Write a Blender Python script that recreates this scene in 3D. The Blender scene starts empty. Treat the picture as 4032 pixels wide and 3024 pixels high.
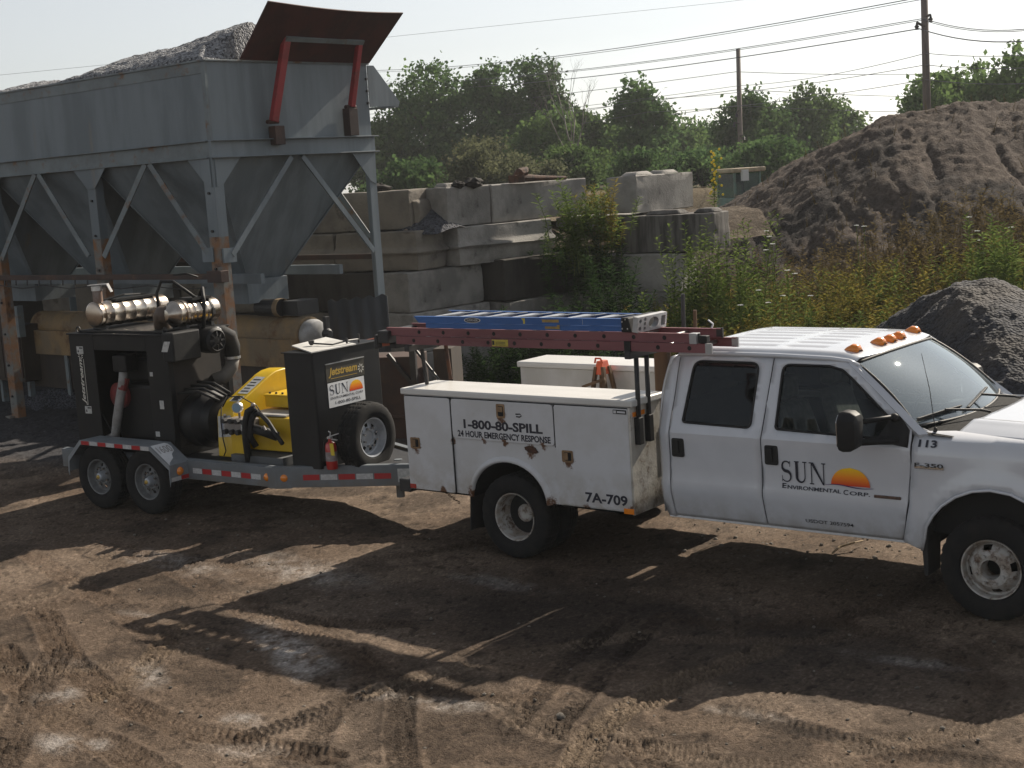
import bpy, bmesh, math, random
import numpy as np
from mathutils import Vector, Matrix, geometry, noise as mnoise

S = bpy.context.scene
COL = S.collection
R = math.radians
PI = math.pi
random.seed(7)
RNG = np.random.default_rng(11)

# ------------------------------------------------------------------ camera
cam = bpy.data.cameras.new("camera")
cam.sensor_width = 36.0
cam.lens = 49.91
cam.clip_end = 3000
co = bpy.data.objects.new("camera", cam)
COL.objects.link(co)
rx, dn, fw = Vector((0.7861, 0.6149, -0.0632)), Vector((0.0393, -0.1522, -0.9876)), Vector((-0.6169, 0.7738, -0.1438))
fw.normalize(); rx = (rx - fw * rx.dot(fw)).normalized(); dn = fw.cross(rx).normalized()
m = Matrix.Identity(4)
for i in range(3):
    m[i][0] = rx[i]; m[i][1] = -dn[i]; m[i][2] = -fw[i]
m[2][3] = 3.5746
co.matrix_world = m
S.camera = co

# ------------------------------------------------------------------ sky and sun
SUN_EL, SUN_AZ = 34.3, 5.0          # azimuth measured from +Y towards +X
w = bpy.data.worlds.new("World"); S.world = w; w.use_nodes = True
nt = w.node_tree; nt.nodes.clear()
sky = nt.nodes.new("ShaderNodeTexSky"); sky.sky_type = 'NISHITA'; sky.sun_disc = False
sky.sun_elevation = R(SUN_EL); sky.sun_rotation = R(SUN_AZ)
sky.altitude = 100; sky.air_density = 1.0; sky.dust_density = 0.8; sky.ozone_density = 1.0
hs = nt.nodes.new("ShaderNodeHueSaturation"); hs.inputs['Saturation'].default_value = 0.28
bg = nt.nodes.new("ShaderNodeBackground"); bg.inputs[1].default_value = 0.075
wo = nt.nodes.new("ShaderNodeOutputWorld")
nt.links.new(sky.outputs[0], hs.inputs['Color']); nt.links.new(hs.outputs[0], bg.inputs[0]); nt.links.new(bg.outputs[0], wo.inputs[0])
sl = bpy.data.lights.new("sun", 'SUN'); sl.energy = 5.0; sl.angle = R(0.55); sl.color = (1.0, 0.90, 0.76)
so = bpy.data.objects.new("sun", sl); COL.objects.link(so)
sd = Vector((math.sin(R(SUN_AZ)) * math.cos(R(SUN_EL)), math.cos(R(SUN_AZ)) * math.cos(R(SUN_EL)), math.sin(R(SUN_EL))))
so.rotation_euler = sd.to_track_quat('Z', 'Y').to_euler()
so.location = sd * 60
S.view_settings.view_transform = 'Standard'; S.view_settings.look = 'None'
S.view_settings.exposure = 0.65; S.view_settings.gamma = 1.0
S.cycles.max_bounces = 8; S.cycles.transparent_max_bounces = 24

# ------------------------------------------------------------------ materials
def srgb(*c):
    return tuple(((x / 255) / 12.92 if x / 255 <= .04045 else ((x / 255 + .055) / 1.055) ** 2.4) for x in c)

def mat(name, c1, c2=None, scale=6, rough=.6, metal=0.0, bump=0.0, bscale=40, spec=.5, dirt=None, dirt_amt=.45, dirt_scale=3,
        stretch=(1, 1, 1), attr=None, low=None, low_z=(0.5, 1.0), spots=None, spot_col=(.10, .04, .015), rnd=0.0, detail=6, coat=0.0, contrast=(.38, .62), bdist=.02):
    """procedural paint / stone / metal: two tones by noise, optional dirt patches, low-down dust, rust spots and bump"""
    M = bpy.data.materials.new(name); M.use_nodes = True
    t = M.node_tree; N = t.nodes; L = t.links
    b = N["Principled BSDF"]
    b.inputs['Roughness'].default_value = rough; b.inputs['Metallic'].default_value = metal
    b.inputs['Specular IOR Level'].default_value = spec
    if coat: b.inputs['Coat Weight'].default_value = coat; b.inputs['Coat Roughness'].default_value = .08
    tc = N.new("ShaderNodeTexCoord"); mp = N.new("ShaderNodeMapping"); mp.inputs['Scale'].default_value = stretch
    L.new(tc.outputs['Object'], mp.inputs[0])
    def noise(sc, det=detail, rgh=.6):
        n = N.new("ShaderNodeTexNoise"); n.inputs['Scale'].default_value = sc; n.inputs['Detail'].default_value = det
        n.inputs['Roughness'].default_value = rgh; L.new(mp.outputs[0], n.inputs['Vector']); return n.outputs['Fac']
    def ramp(f, a, bb):
        r = N.new("ShaderNodeMapRange"); r.interpolation_type = 'SMOOTHSTEP'
        r.inputs[1].default_value = a; r.inputs[2].default_value = bb; L.new(f, r.inputs[0]); return r.outputs[0]
    def mix(f, a, bb, mode='MIX'):
        x = N.new("ShaderNodeMix"); x.data_type = 'RGBA'; x.blend_type = mode
        for s, v in ((0, f), (6, a), (7, bb)):
            if hasattr(v, 'links'): L.new(v, x.inputs[s])
            elif s == 0: x.inputs[0].default_value = v
            else: x.inputs[s].default_value = (*v, 1)
        return x.outputs[2]
    if attr:
        at = N.new("ShaderNodeAttribute"); at.attribute_name = attr; col = at.outputs['Color']
        if c2 is not None:
            g = ramp(noise(scale), *contrast); col = mix(g, col, mix(1.0, col, c2, 'MULTIPLY'))
    else:
        col = mix(ramp(noise(scale), *contrast), c1, c2) if c2 is not None else None
    def cc(): return col if col is not None else c1
    if dirt is not None: col = mix(ramp(noise(dirt_scale, 9, .68), 1 - dirt_amt - .02, 1 - dirt_amt + .16), cc(), dirt)
    if low is not None:
        sp = N.new("ShaderNodeSeparateXYZ"); L.new(tc.outputs['Object'], sp.inputs[0])
        r = N.new("ShaderNodeMapRange"); r.inputs[1].default_value = low_z[1]; r.inputs[2].default_value = low_z[0]; r.inputs[4].default_value = .75
        L.new(sp.outputs[2], r.inputs[0])
        mu = N.new("ShaderNodeMath"); mu.operation = 'MULTIPLY'; L.new(r.outputs[0], mu.inputs[0]); L.new(ramp(noise(5, 8, .7), .30, .68), mu.inputs[1])
        col = mix(mu.outputs[0], cc(), low)
    if spots:
        acc = None
        nn = noise(22, 8, .75)
        for (sx, sz, sr) in spots:
            # spots lie on the x-z plane of the object, stretched a little downwards like run-off
            cb = N.new("ShaderNodeVectorMath"); cb.operation = 'SUBTRACT'; L.new(tc.outputs['Object'], cb.inputs[0]); cb.inputs[1].default_value = (sx, 0, sz)
            ml = N.new("ShaderNodeVectorMath"); ml.operation = 'MULTIPLY'; L.new(cb.outputs[0], ml.inputs[0]); ml.inputs[1].default_value = (1 / sr, 0, .75 / sr)
            ln = N.new("ShaderNodeVectorMath"); ln.operation = 'LENGTH'; L.new(ml.outputs[0], ln.inputs[0])
            r = N.new("ShaderNodeMapRange"); r.inputs[1].default_value = 1.0; r.inputs[2].default_value = .25; L.new(ln.outputs['Value'], r.inputs[0])
            if acc is None: acc = r.outputs[0]
            else:
                mx = N.new("ShaderNodeMath"); mx.operation = 'MAXIMUM'; L.new(acc, mx.inputs[0]); L.new(r.outputs[0], mx.inputs[1]); acc = mx.outputs[0]
        ad = N.new("ShaderNodeMath"); ad.operation = 'MULTIPLY_ADD'; L.new(acc, ad.inputs[0]); ad.inputs[1].default_value = .55; L.new(nn, ad.inputs[2])
        col = mix(ramp(ad.outputs[0], .86, 1.04), cc(), spot_col)
    if rnd:
        oi = N.new("ShaderNodeObjectInfo"); r = N.new("ShaderNodeMapRange"); r.inputs[3].default_value = 1 - rnd; r.inputs[4].default_value = 1 + rnd
        L.new(oi.outputs['Random'], r.inputs[0])
        cmb = N.new("ShaderNodeCombineColor")
        for i in range(3): L.new(r.outputs[0], cmb.inputs[i])
        col = mix(1.0, cc(), cmb.outputs[0], 'MULTIPLY')
    if col is None: b.inputs['Base Color'].default_value = (*c1, 1)
    else: L.new(col, b.inputs['Base Color'])
    if bump:
        bp = N.new("ShaderNodeBump"); bp.inputs['Strength'].default_value = bump; bp.inputs['Distance'].default_value = bdist
        L.new(noise(bscale, 8, .65), bp.inputs['Height']); L.new(bp.outputs[0], b.inputs['Normal'])
    return M

def glass(name, tint, see=.5, rough=.0, ior=1.52):
    """pane: Fresnel mirror over a tinted see-through layer"""
    M = bpy.data.materials.new(name); M.use_nodes = True
    t = M.node_tree; N = t.nodes; L = t.links; N.clear()
    o = N.new("ShaderNodeOutputMaterial"); fr = N.new("ShaderNodeFresnel"); fr.inputs[0].default_value = ior
    tr = N.new("ShaderNodeBsdfTransparent"); tr.inputs[0].default_value = (*tint, 1)
    gl = N.new("ShaderNodeBsdfGlossy"); gl.inputs['Color'].default_value = (.90, .97, 1, 1); gl.inputs['Roughness'].default_value = rough
    df = N.new("ShaderNodeBsdfDiffuse"); df.inputs[0].default_value = (.50, .61, .70, 1)
    m0 = N.new("ShaderNodeMixShader"); m0.inputs[0].default_value = see; L.new(tr.outputs[0], m0.inputs[1]); L.new(df.outputs[0], m0.inputs[2])
    m1 = N.new("ShaderNodeMixShader"); L.new(fr.outputs[0], m1.inputs[0]); L.new(m0.outputs[0], m1.inputs[1]); L.new(gl.outputs[0], m1.inputs[2])
    L.new(m1.outputs[0], o.inputs[0]); return M

def leafmat(name, c1, c2, trans=.45, rnd=.18):
    M = bpy.data.materials.new(name); M.use_nodes = True
    t = M.node_tree; N = t.nodes; L = t.links; N.clear()
    o = N.new("ShaderNodeOutputMaterial"); tc = N.new("ShaderNodeTexCoord")
    n = N.new("ShaderNodeTexNoise"); n.inputs['Scale'].default_value = .9; n.inputs['Detail'].default_value = 5; L.new(tc.outputs['Object'], n.inputs['Vector'])
    r = N.new("ShaderNodeMapRange"); r.inputs[1].default_value = .36; r.inputs[2].default_value = .64; L.new(n.outputs['Fac'], r.inputs[0])
    gi = N.new("ShaderNodeNewGeometry")
    mixr = N.new("ShaderNodeMath"); mixr.operation = 'MULTIPLY_ADD'; L.new(gi.outputs['Random Per Island'], mixr.inputs[0]); mixr.inputs[1].default_value = .5
    hm = N.new("ShaderNodeMath"); hm.operation = 'MULTIPLY'; hm.inputs[1].default_value = .5; L.new(r.outputs[0], hm.inputs[0]); L.new(hm.outputs[0], mixr.inputs[2])
    x = N.new("ShaderNodeMix"); x.data_type = 'RGBA'; x.inputs[6].default_value = (*c1, 1); x.inputs[7].default_value = (*c2, 1); L.new(mixr.outputs[0], x.inputs[0])
    oi = N.new("ShaderNodeObjectInfo"); rr = N.new("ShaderNodeMapRange"); rr.inputs[3].default_value = 1 - rnd; rr.inputs[4].default_value = 1 + rnd; L.new(oi.outputs['Random'], rr.inputs[0])
    hv = N.new("ShaderNodeHueSaturation"); L.new(x.outputs[2], hv.inputs['Color']); L.new(rr.outputs[0], hv.inputs['Value'])
    df = N.new("ShaderNodeBsdfDiffuse"); tl = N.new("ShaderNodeBsdfTranslucent"); mm = N.new("ShaderNodeMixShader"); mm.inputs[0].default_value = trans
    L.new(hv.outputs[0], df.inputs[0]); L.new(hv.outputs[0], tl.inputs[0]); L.new(df.outputs[0], mm.inputs[1]); L.new(tl.outputs[0], mm.inputs[2]); L.new(mm.outputs[0], o.inputs[0])
    return M

def gravelmat(name, dark, light, scale, bump=1.0, patch=None):
    M = bpy.data.materials.new(name); M.use_nodes = True
    t = M.node_tree; N = t.nodes; L = t.links; b = N["Principled BSDF"]; b.inputs['Roughness'].default_value = .9
    tc = N.new("ShaderNodeTexCoord"); v = N.new("ShaderNodeTexVoronoi"); v.inputs['Scale'].default_value = scale; L.new(tc.outputs['Object'], v.inputs['Vector'])
    x = N.new("ShaderNodeMix"); x.data_type = 'RGBA'; x.inputs[6].default_value = (*dark, 1); x.inputs[7].default_value = (*light, 1)
    sp = N.new("ShaderNodeSeparateColor"); L.new(v.outputs['Color'], sp.inputs[0]); L.new(sp.outputs[0], x.inputs[0])
    col = x.outputs[2]
    if patch:
        n = N.new("ShaderNodeTexNoise"); n.inputs['Scale'].default_value = .9; n.inputs['Detail'].default_value = 6; L.new(tc.outputs['Object'], n.inputs['Vector'])
        r = N.new("ShaderNodeMapRange"); r.inputs[1].default_value = .48; r.inputs[2].default_value = .66; L.new(n.outputs['Fac'], r.inputs[0])
        y = N.new("ShaderNodeMix"); y.data_type = 'RGBA'; L.new(r.outputs[0], y.inputs[0]); L.new(col, y.inputs[6]); y.inputs[7].default_value = (*patch, 1); col = y.outputs[2]
    L.new(col, b.inputs['Base Color'])
    bp = N.new("ShaderNodeBump"); bp.inputs['Strength'].default_value = bump; bp.inputs['Distance'].default_value = .03; L.new(v.outputs['Distance'], bp.inputs['Height']); bp.invert = True
    L.new(bp.outputs[0], b.inputs['Normal']); return M

# ------------------------------------------------------------------ mesh builder
class MB:
    def __init__(s): s.v = []; s.f = []; s.mi = []; s.m = 0
    def add(s, vs, fs, T=None):
        o = len(s.v)
        s.v += [tuple(T @ Vector(p)) if T else tuple(p) for p in vs]
        s.f += [tuple(i + o for i in f) for f in fs]; s.mi += [s.m] * len(fs); return s
    def box(s, x0, x1, y0, y1, z0, z1, T=None):
        return s.add([(x0, y0, z0), (x1, y0, z0), (x1, y1, z0), (x0, y1, z0), (x0, y0, z1), (x1, y0, z1), (x1, y1, z1), (x0, y1, z1)],
                     [(3, 2, 1, 0), (4, 5, 6, 7), (0, 1, 5, 4), (1, 2, 6, 5), (2, 3, 7, 6), (3, 0, 4, 7)], T)
    def hexa(s, b, t): # bottom quad, top quad (same winding)
        return s.add(list(b) + list(t), [(3, 2, 1, 0), (4, 5, 6, 7), (0, 1, 5, 4), (1, 2, 6, 5), (2, 3, 7, 6), (3, 0, 4, 7)])
    def prism(s, poly, ax, a, b, T=None):
        n = len(poly)
        def p3(p, h): return {'x': (h, p[0], p[1]), 'y': (p[0], h, p[1]), 'z': (p[0], p[1], h)}[ax]
        vs = [p3(p, a) for p in poly] + [p3(p, b) for p in poly]
        fs = [tuple(range(n))[::-1], tuple(range(n, 2 * n))] + [(i, (i + 1) % n, n + (i + 1) % n, n + i) for i in range(n)]
        return s.add(vs, fs, T)
    def loft(s, secs, cap=True, closed=True):
        n = len(secs[0]); vs = [p for q in secs for p in q]; fs = []
        for k in range(len(secs) - 1):
            for i in range(n if closed else n - 1):
                j = (i + 1) % n; fs.append((k * n + i, k * n + j, (k + 1) * n + j, (k + 1) * n + i))
        if cap and closed: fs += [tuple(range(n))[::-1], tuple(range((len(secs) - 1) * n, len(secs) * n))]
        return s.add(vs, fs)
    def tube(s, path, r, n=8, cap=True):
        P = [Vector(p) for p in path]; rr = r if hasattr(r, '__len__') else [r] * len(P); secs = []; up = None
        for i, p in enumerate(P):
            d = (P[min(i + 1, len(P) - 1)] - P[max(i - 1, 0)]).normalized()
            if up is None: up = d.orthogonal().normalized()
            up = (up - d * up.dot(d)).normalized(); q = d.cross(up)
            secs.append([tuple(p + (up * math.cos(2 * PI * k / n) + q * math.sin(2 * PI * k / n)) * rr[i]) for k in range(n)])
        return s.loft(secs, cap)
    def bar(s, a, b, w, h, up=(0, 0, 1)): # rectangular bar between two points; w sideways, h along up
        a, b = Vector(a), Vector(b); d = (b - a).normalized(); u = Vector(up); u = (u - d * u.dot(d)).normalized(); q = d.cross(u)
        def ring(p): return [tuple(p + q * (w / 2 * i) + u * (h / 2 * j)) for i, j in ((-1, -1), (1, -1), (1, 1), (-1, 1))]
        return s.loft([ring(a), ring(b)])
    def lathe(s, prof, n=40, T=None, skip=None, mod=None):
        # axis y, profile (r, y)
        k = len(prof); vs = []; fs = []
        for i in range(n):
            a = 2 * PI * i / n
            for j, (r, h) in enumerate(prof):
                q = r + (mod(i, j) if mod else 0); vs.append((q * math.cos(a), h, q * math.sin(a)))
        for i in range(n):
            i2 = (i + 1) % n
            for j in range(k - 1):
                if skip and skip(i, j): continue
                fs.append((i * k + j, i * k + j + 1, i2 * k + j + 1, i2 * k + j))
        return s.add(vs, fs, T)
    def grid(s, fn, us, vs_):
        nu, nv = len(us), len(vs_)
        return s.add([fn(u, v) for u in us for v in vs_], [(i * nv + j, i * nv + j + 1, (i + 1) * nv + j + 1, (i + 1) * nv + j) for i in range(nu - 1) for j in range(nv - 1)])
    def ball(s, c, r, n=10, m=7, T=None):
        rx_, ry, rz = r if hasattr(r, '__len__') else (r, r, r); vs = []; fs = []
        for j in range(m + 1):
            ph = PI * j / m
            for i in range(n):
                a = 2 * PI * i / n; vs.append((c[0] + rx_ * math.sin(ph) * math.cos(a), c[1] + ry * math.sin(ph) * math.sin(a), c[2] + rz * math.cos(ph)))
        for j in range(m):
            for i in range(n): fs.append((j * n + i, j * n + (i + 1) % n, (j + 1) * n + (i + 1) % n, (j + 1) * n + i))
        return s.add(vs, fs, T)
    def build(s, name, mats, parent=None, smooth=False, bevel=0.0, seg=2, label=None, solid=0.0, merge=True, cols=None, angle=35):
        me = bpy.data.meshes.new(name); me.from_pydata(s.v, [], s.f)
        ms = mats if isinstance(mats, (list, tuple)) else [mats]
        for q in ms: me.materials.append(q)
        if len(ms) > 1: me.polygons.foreach_set('material_index', s.mi)
        if cols is not None:
            ca = me.color_attributes.new('Col', 'FLOAT_COLOR', 'POINT'); ca.data.foreach_set('color', np.array(cols, 'f').ravel())
        bm = bmesh.new(); bm.from_mesh(me)
        if merge: bmesh.ops.remove_doubles(bm, verts=bm.verts, dist=1e-5)
        bmesh.ops.recalc_face_normals(bm, faces=bm.faces); bm.to_mesh(me); bm.free()
        if smooth:
            me.polygons.foreach_set('use_smooth', [True] * len(me.polygons))
            if smooth == 'angle': me.set_sharp_from_angle(angle=R(angle))
        o = bpy.data.objects.new(name, me); COL.objects.link(o)
        if parent is not None: o.parent = parent
        if solid:
            q = o.modifiers.new('solid', 'SOLIDIFY'); q.thickness = abs(solid); q.offset = 1 if solid < 0 else -1
        if bevel:
            q = o.modifiers.new('bevel', 'BEVEL'); q.width = bevel; q.segments = seg; q.limit_method = 'ANGLE'; q.angle_limit = R(40)
        if label: o['label'] = label
        return o

def thing(name, label, cat, loc=(0, 0, 0), rz=0, group=None):
    o = bpy.data.objects.new(name, None); COL.objects.link(o); o.empty_display_size = .2
    o.location = loc; o.rotation_euler = (0, 0, rz); return tag(o, label, cat, group)
def tag(o, label, cat, group=None):
    o['label'] = label; o['category'] = cat
    if group: o['group'] = group
    return o
def struct(o): o['kind'] = 'structure'; return o
def empty_part(name, parent, T=(0, 0, 0), rz=0):
    o = bpy.data.objects.new(name, None); COL.objects.link(o); o.parent = parent; o.location = T; o.rotation_euler = (0, 0, rz); o.empty_display_size = .1; return o

def inside(p, poly):
    c = False; n = len(poly); j = n - 1
    for i in range(n):
        a, b = poly[i], poly[j]
        if (a[1] > p[1]) != (b[1] > p[1]) and p[0] < (b[0] - a[0]) * (p[1] - a[1]) / (b[1] - a[1]) + a[0]: c = not c
        j = i
    return c
def rpoly(pts, r, n=5):
    """polygon with rounded corners; r is one radius or one per corner"""
    out = []; k = len(pts)
    for i in range(k):
        rad = r[i] if hasattr(r, '__len__') else r
        p = Vector(pts[i]); a = Vector(pts[i - 1]) - p; b = Vector(pts[(i + 1) % k]) - p
        if rad <= 0: out.append(tuple(p)); continue
        ang = a.angle(b); d = min(rad / math.tan(ang / 2), a.length * .49, b.length * .49)
        A = p + a.normalized() * d; B = p + b.normalized() * d
        for j in range(n + 1):
            t = j / n; out.append(tuple(A * (1 - t) ** 2 + p * 2 * t * (1 - t) + B * t * t))
    return out
def dens(poly, step):
    out = []
    for i in range(len(poly)):
        a = Vector(poly[i]); b = Vector(poly[(i + 1) % len(poly)]); k = max(1, int((b - a).length / step))
        out += [tuple(a.lerp(b, j / k)) for j in range(k)]
    return out
def panel(mb, outline, holes, fmap, step=.06):
    """curved sheet: a 2-D outline with holes, meshed and mapped to 3-D by fmap(u, v)"""
    outline = dens(outline, step); holes = [dens(h, step) for h in holes]
    pts = []; edges = []
    for lp in [outline] + holes:
        o = len(pts); pts += lp; edges += [(o + i, o + (i + 1) % len(lp)) for i in range(len(lp))]
    x0, x1 = min(p[0] for p in outline), max(p[0] for p in outline); y0, y1 = min(p[1] for p in outline), max(p[1] for p in outline)
    allp = list(pts); A = np.array(allp)
    u = x0 + step * .5
    while u < x1:
        v = y0 + step * .5
        while v < y1:
            if inside((u, v), outline) and not any(inside((u, v), h) for h in holes):
                if np.min((A[:, 0] - u) ** 2 + (A[:, 1] - v) ** 2) > (step * .4) ** 2: pts.append((u, v))
            v += step
        u += step
    V, E, F, *_ = geometry.delaunay_2d_cdt([Vector(p) for p in pts], edges, [], 0, 1e-5)
    fs = []
    for f in F:
        c = sum((V[i] for i in f), Vector((0, 0))) / len(f)
        if inside(c, outline) and not any(inside(c, h) for h in holes): fs.append(tuple(f))
    return mb.add([fmap(p[0], p[1]) for p in V], fs)
def interp(tab, z):
    return float(np.interp(z, [t[0] for t in tab], [t[1] for t in tab]))
def arc(cx, cz, rx_, rz, a0, a1, n):
    return [(cx + rx_ * math.cos(R(a0 + (a1 - a0) * i / n)), cz + rz * math.sin(R(a0 + (a1 - a0) * i / n))) for i in range(n + 1)]

def text2d(s, size, shear=0.0, off=0.0, xs=1.0, align='LEFT', space=1.0):
    c = bpy.data.curves.new('t', 'FONT'); c.body = s; c.size = size; c.shear = shear; c.offset = off; c.align_x = align; c.resolution_u = 3; c.space_character = space
    o = bpy.data.objects.new('t', c); COL.objects.link(o)
    me = bpy.data.meshes.new_from_object(o.evaluated_get(bpy.context.evaluated_depsgraph_get()))
    vs = [(v.co.x * xs, v.co.y) for v in me.vertices]; fs = [tuple(p.vertices) for p in me.polygons]
    bpy.data.objects.remove(o); bpy.data.curves.remove(c); bpy.data.meshes.remove(me); return vs, fs
def fit(vf, u0, u1, v0, v1):
    vs, fs = vf; a = np.array(vs); lo, hi = a.min(0), a.max(0)
    return [(u0 + (p[0] - lo[0]) / (hi[0] - lo[0]) * (u1 - u0), v0 + (p[1] - lo[1]) / (hi[1] - lo[1]) * (v1 - v0)) for p in vs], fs
def put(mb, vf, fmap): return mb.add([fmap(*p) for p in vf[0]], vf[1])
def ribbon(pts, ws):
    """flat stroke of varying width through 2-D points"""
    P = [Vector(p) for p in pts]; vs = []; n = len(P)
    for i in range(n):
        d = (P[min(i + 1, n - 1)] - P[max(i - 1, 0)]).normalized(); q = Vector((-d.y, d.x)) * ws[i] / 2
        vs += [tuple(P[i] + q), tuple(P[i] - q)]
    return vs, [(2 * i, 2 * i + 1, 2 * i + 3, 2 * i + 2) for i in range(n - 1)]
def sun_word():
    """the word SUN in tall roman capitals, unit height, as flat polygons"""
    V = []; F = []
    def ad(vf):
        o = len(V); V.extend(vf[0]); F.extend([tuple(i + o for i in f) for f in vf[1]])
    def rect(x0, x1, y0, y1): ad(([(x0, y0), (x1, y0), (x1, y1), (x0, y1)], [(0, 1, 2, 3)]))
    sp = []; ws = []
    for i in range(33):
        t = i / 32
        if t < .5:
            a = R(35 + (275 - 35) * (t / .5)); p = (.25 + .185 * math.cos(a), .735 + .225 * math.sin(a))
        else:
            a = R(95 - (95 + 145) * ((t - .5) / .5)); p = (.25 + .2 * math.cos(a), .27 + .24 * math.sin(a))
        sp.append(p); ws.append(.045 + .105 * math.exp(-((t - .5) / .17) ** 2) + .02 * math.exp(-((t - .15) / .12) ** 2))
    ad(ribbon(sp, ws)); rect(.40, .425, .72, .98); rect(.05, .075, .02, .30)
    x = .62                                   # U
    rect(x, x + .21, .95, 1); rect(x + .045, x + .165, .3, .95); rect(x + .37, x + .56, .95, 1); rect(x + .45, x + .49, .3, .95)
    up = [(x + .105 + .182 * (1 - math.cos(R(a))), .3 - .25 * math.sin(R(a)) + .0) for a in range(0, 181, 12)]
    ad(ribbon(up, [.12 - .08 * (i / 15) for i in range(len(up))]))
    x = 1.28                                  # N
    rect(x + .0, x + .15, .95, 1); rect(x + .085, x + .125, .05, .95); rect(x + .02, x + .2, 0, .05); rect(x + .55, x + .73, .95, 1); rect(x + .62, x + .66, 0, .95)
    ad(([(x + .06, 1), (x + .2, 1), (x + .66, 0), (x + .6, 0)], [(0, 1, 2, 3)]))
    return V, F
def half_sun(mb, cols, u0, u1, v0, v1, fmap, n=24, rows=12):
    """half disc, yellow at the top to red at the bottom"""
    o = len(mb.v)
    def c(t):
        a, b, d = np.array(srgb(250, 205, 30)), np.array(srgb(245, 140, 20)), np.array(srgb(205, 50, 25))
        return tuple(a + (b - a) * min(1, (1 - t) / .55)) if t > .45 else tuple(b + (d - b) * ((.45 - t) / .45))
    uc, ru = (u0 + u1) / 2, (u1 - u0) / 2; vs = []
    for j in range(rows + 1):
        t = j / rows; hw = math.sqrt(max(0, 1 - t * t)) * ru
        for i in range(n + 1): vs.append(fmap(uc - hw + 2 * hw * i / n, v0 + t * (v1 - v0))); cols.append((*c(t), 1))
    mb.add(vs, [(j * (n + 1) + i, j * (n + 1) + i + 1, (j + 1) * (n + 1) + i + 1, (j + 1) * (n + 1) + i) for j in range(rows) for i in range(n)])
def asterisk(u, v, r, n=8):
    V = []; F = []
    for k in range(n):
        a = 2 * PI * k / n + .2; d = Vector((math.cos(a), math.sin(a))); q = Vector((-d.y, d.x)); o = len(V); c = Vector((u, v))
        V += [tuple(c + d * r * .25), tuple(c + d * r * .7 + q * r * .16), tuple(c + d * r), tuple(c + d * r * .7 - q * r * .16)]; F.append((o, o + 1, o + 2, o + 3))
    return V, F
# ------------------------------------------------------------------ places
A_ = Vector((rx.x, rx.y, 0)).normalized(); B_ = Vector((fw.x, fw.y, 0)).normalized()   # to the right of the yard, and away across it
def at(dx, dy, depth):
    """yard point seen at photo position (dx, dy on a 2212 x 1659 print) at a given distance"""
    X = (dx * 4032 / 2212 - 2016) / 5590; Y = (dy * 4032 / 2212 - 1512) / 5590
    p = (rx * X + dn * Y + fw) * depth; return Vector((p.x, p.y, p.z + 3.5746))
def hz(dx, depth, z):
    """ground position at photo column dx, distance and height"""
    lo, hi = -3000, 4000
    for _ in range(50):
        md = (lo + hi) / 2
        if at(dx, md, depth).z > z: lo = md
        else: hi = md
    return at(dx, lo, depth)

_tab = RNG.random((256, 256))
def vnoise(x, y):
    xi, yi = np.floor(x).astype(int), np.floor(y).astype(int); fx, fy = x - xi, y - yi
    fx, fy = fx * fx * (3 - 2 * fx), fy * fy * (3 - 2 * fy)
    g = lambda i, j: _tab[(xi + i) & 255, (yi + j) & 255]
    return (g(0, 0) * (1 - fx) + g(1, 0) * fx) * (1 - fy) + (g(0, 1) * (1 - fx) + g(1, 1) * fx) * fy
def fbm(x, y, o=5, k=.5):
    s = 0; a = 1; n = 0
    for i in range(o): s = s + a * vnoise(x * 2 ** i + 17.3 * i, y * 2 ** i + 5.1 * i); n += a; a *= k
    return s / n
def sstep(a, b, x): t = np.clip((x - a) / (b - a), 0, 1); return t * t * (3 - 2 * t)
def seg_dist(px, py, pl):
    """distance to a polyline, and the length along it"""
    best = np.full(px.shape, 1e9); along = np.zeros(px.shape); side = np.zeros(px.shape); L0 = 0
    for (ax, ay), (bx, by) in zip(pl[:-1], pl[1:]):
        dx, dy = bx - ax, by - ay; L = math.hypot(dx, dy)
        t = np.clip(((px - ax) * dx + (py - ay) * dy) / L ** 2, 0, 1); qx, qy = ax + t * dx, ay + t * dy
        d = np.hypot(px - qx, py - qy); s_ = ((px - ax) * dy - (py - ay) * dx) / L; m_ = d < best
        best = np.where(m_, d, best); along = np.where(m_, L0 + t * L, along); side = np.where(m_, s_, side); L0 += L
    return best, along, side

def mesh_grid(name, P, nu, nv, mats, cols=None, smooth=True):
    me = bpy.data.meshes.new(name); me.vertices.add(nu * nv); me.vertices.foreach_set('co', P.astype('f').ravel())
    i, j = np.meshgrid(np.arange(nu - 1), np.arange(nv - 1), indexing='ij'); q = (i * nv + j).ravel()
    f = np.stack([q, q + nv, q + nv + 1, q + 1], 1); n = len(q)
    me.loops.add(n * 4); me.loops.foreach_set('vertex_index', f.ravel().astype('i')); me.polygons.add(n)
    me.polygons.foreach_set('loop_start', np.arange(0, n * 4, 4, dtype='i')); me.polygons.foreach_set('use_smooth', np.full(n, smooth))
    me.update(calc_edges=True)
    if cols is not None:
        ca = me.color_attributes.new('Col', 'FLOAT_COLOR', 'POINT'); ca.data.foreach_set('color', cols.astype('f').ravel())
    for q_ in (mats if isinstance(mats, list) else [mats]): me.materials.append(q_)
    o = bpy.data.objects.new(name, me); COL.objects.link(o); return o

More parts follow.
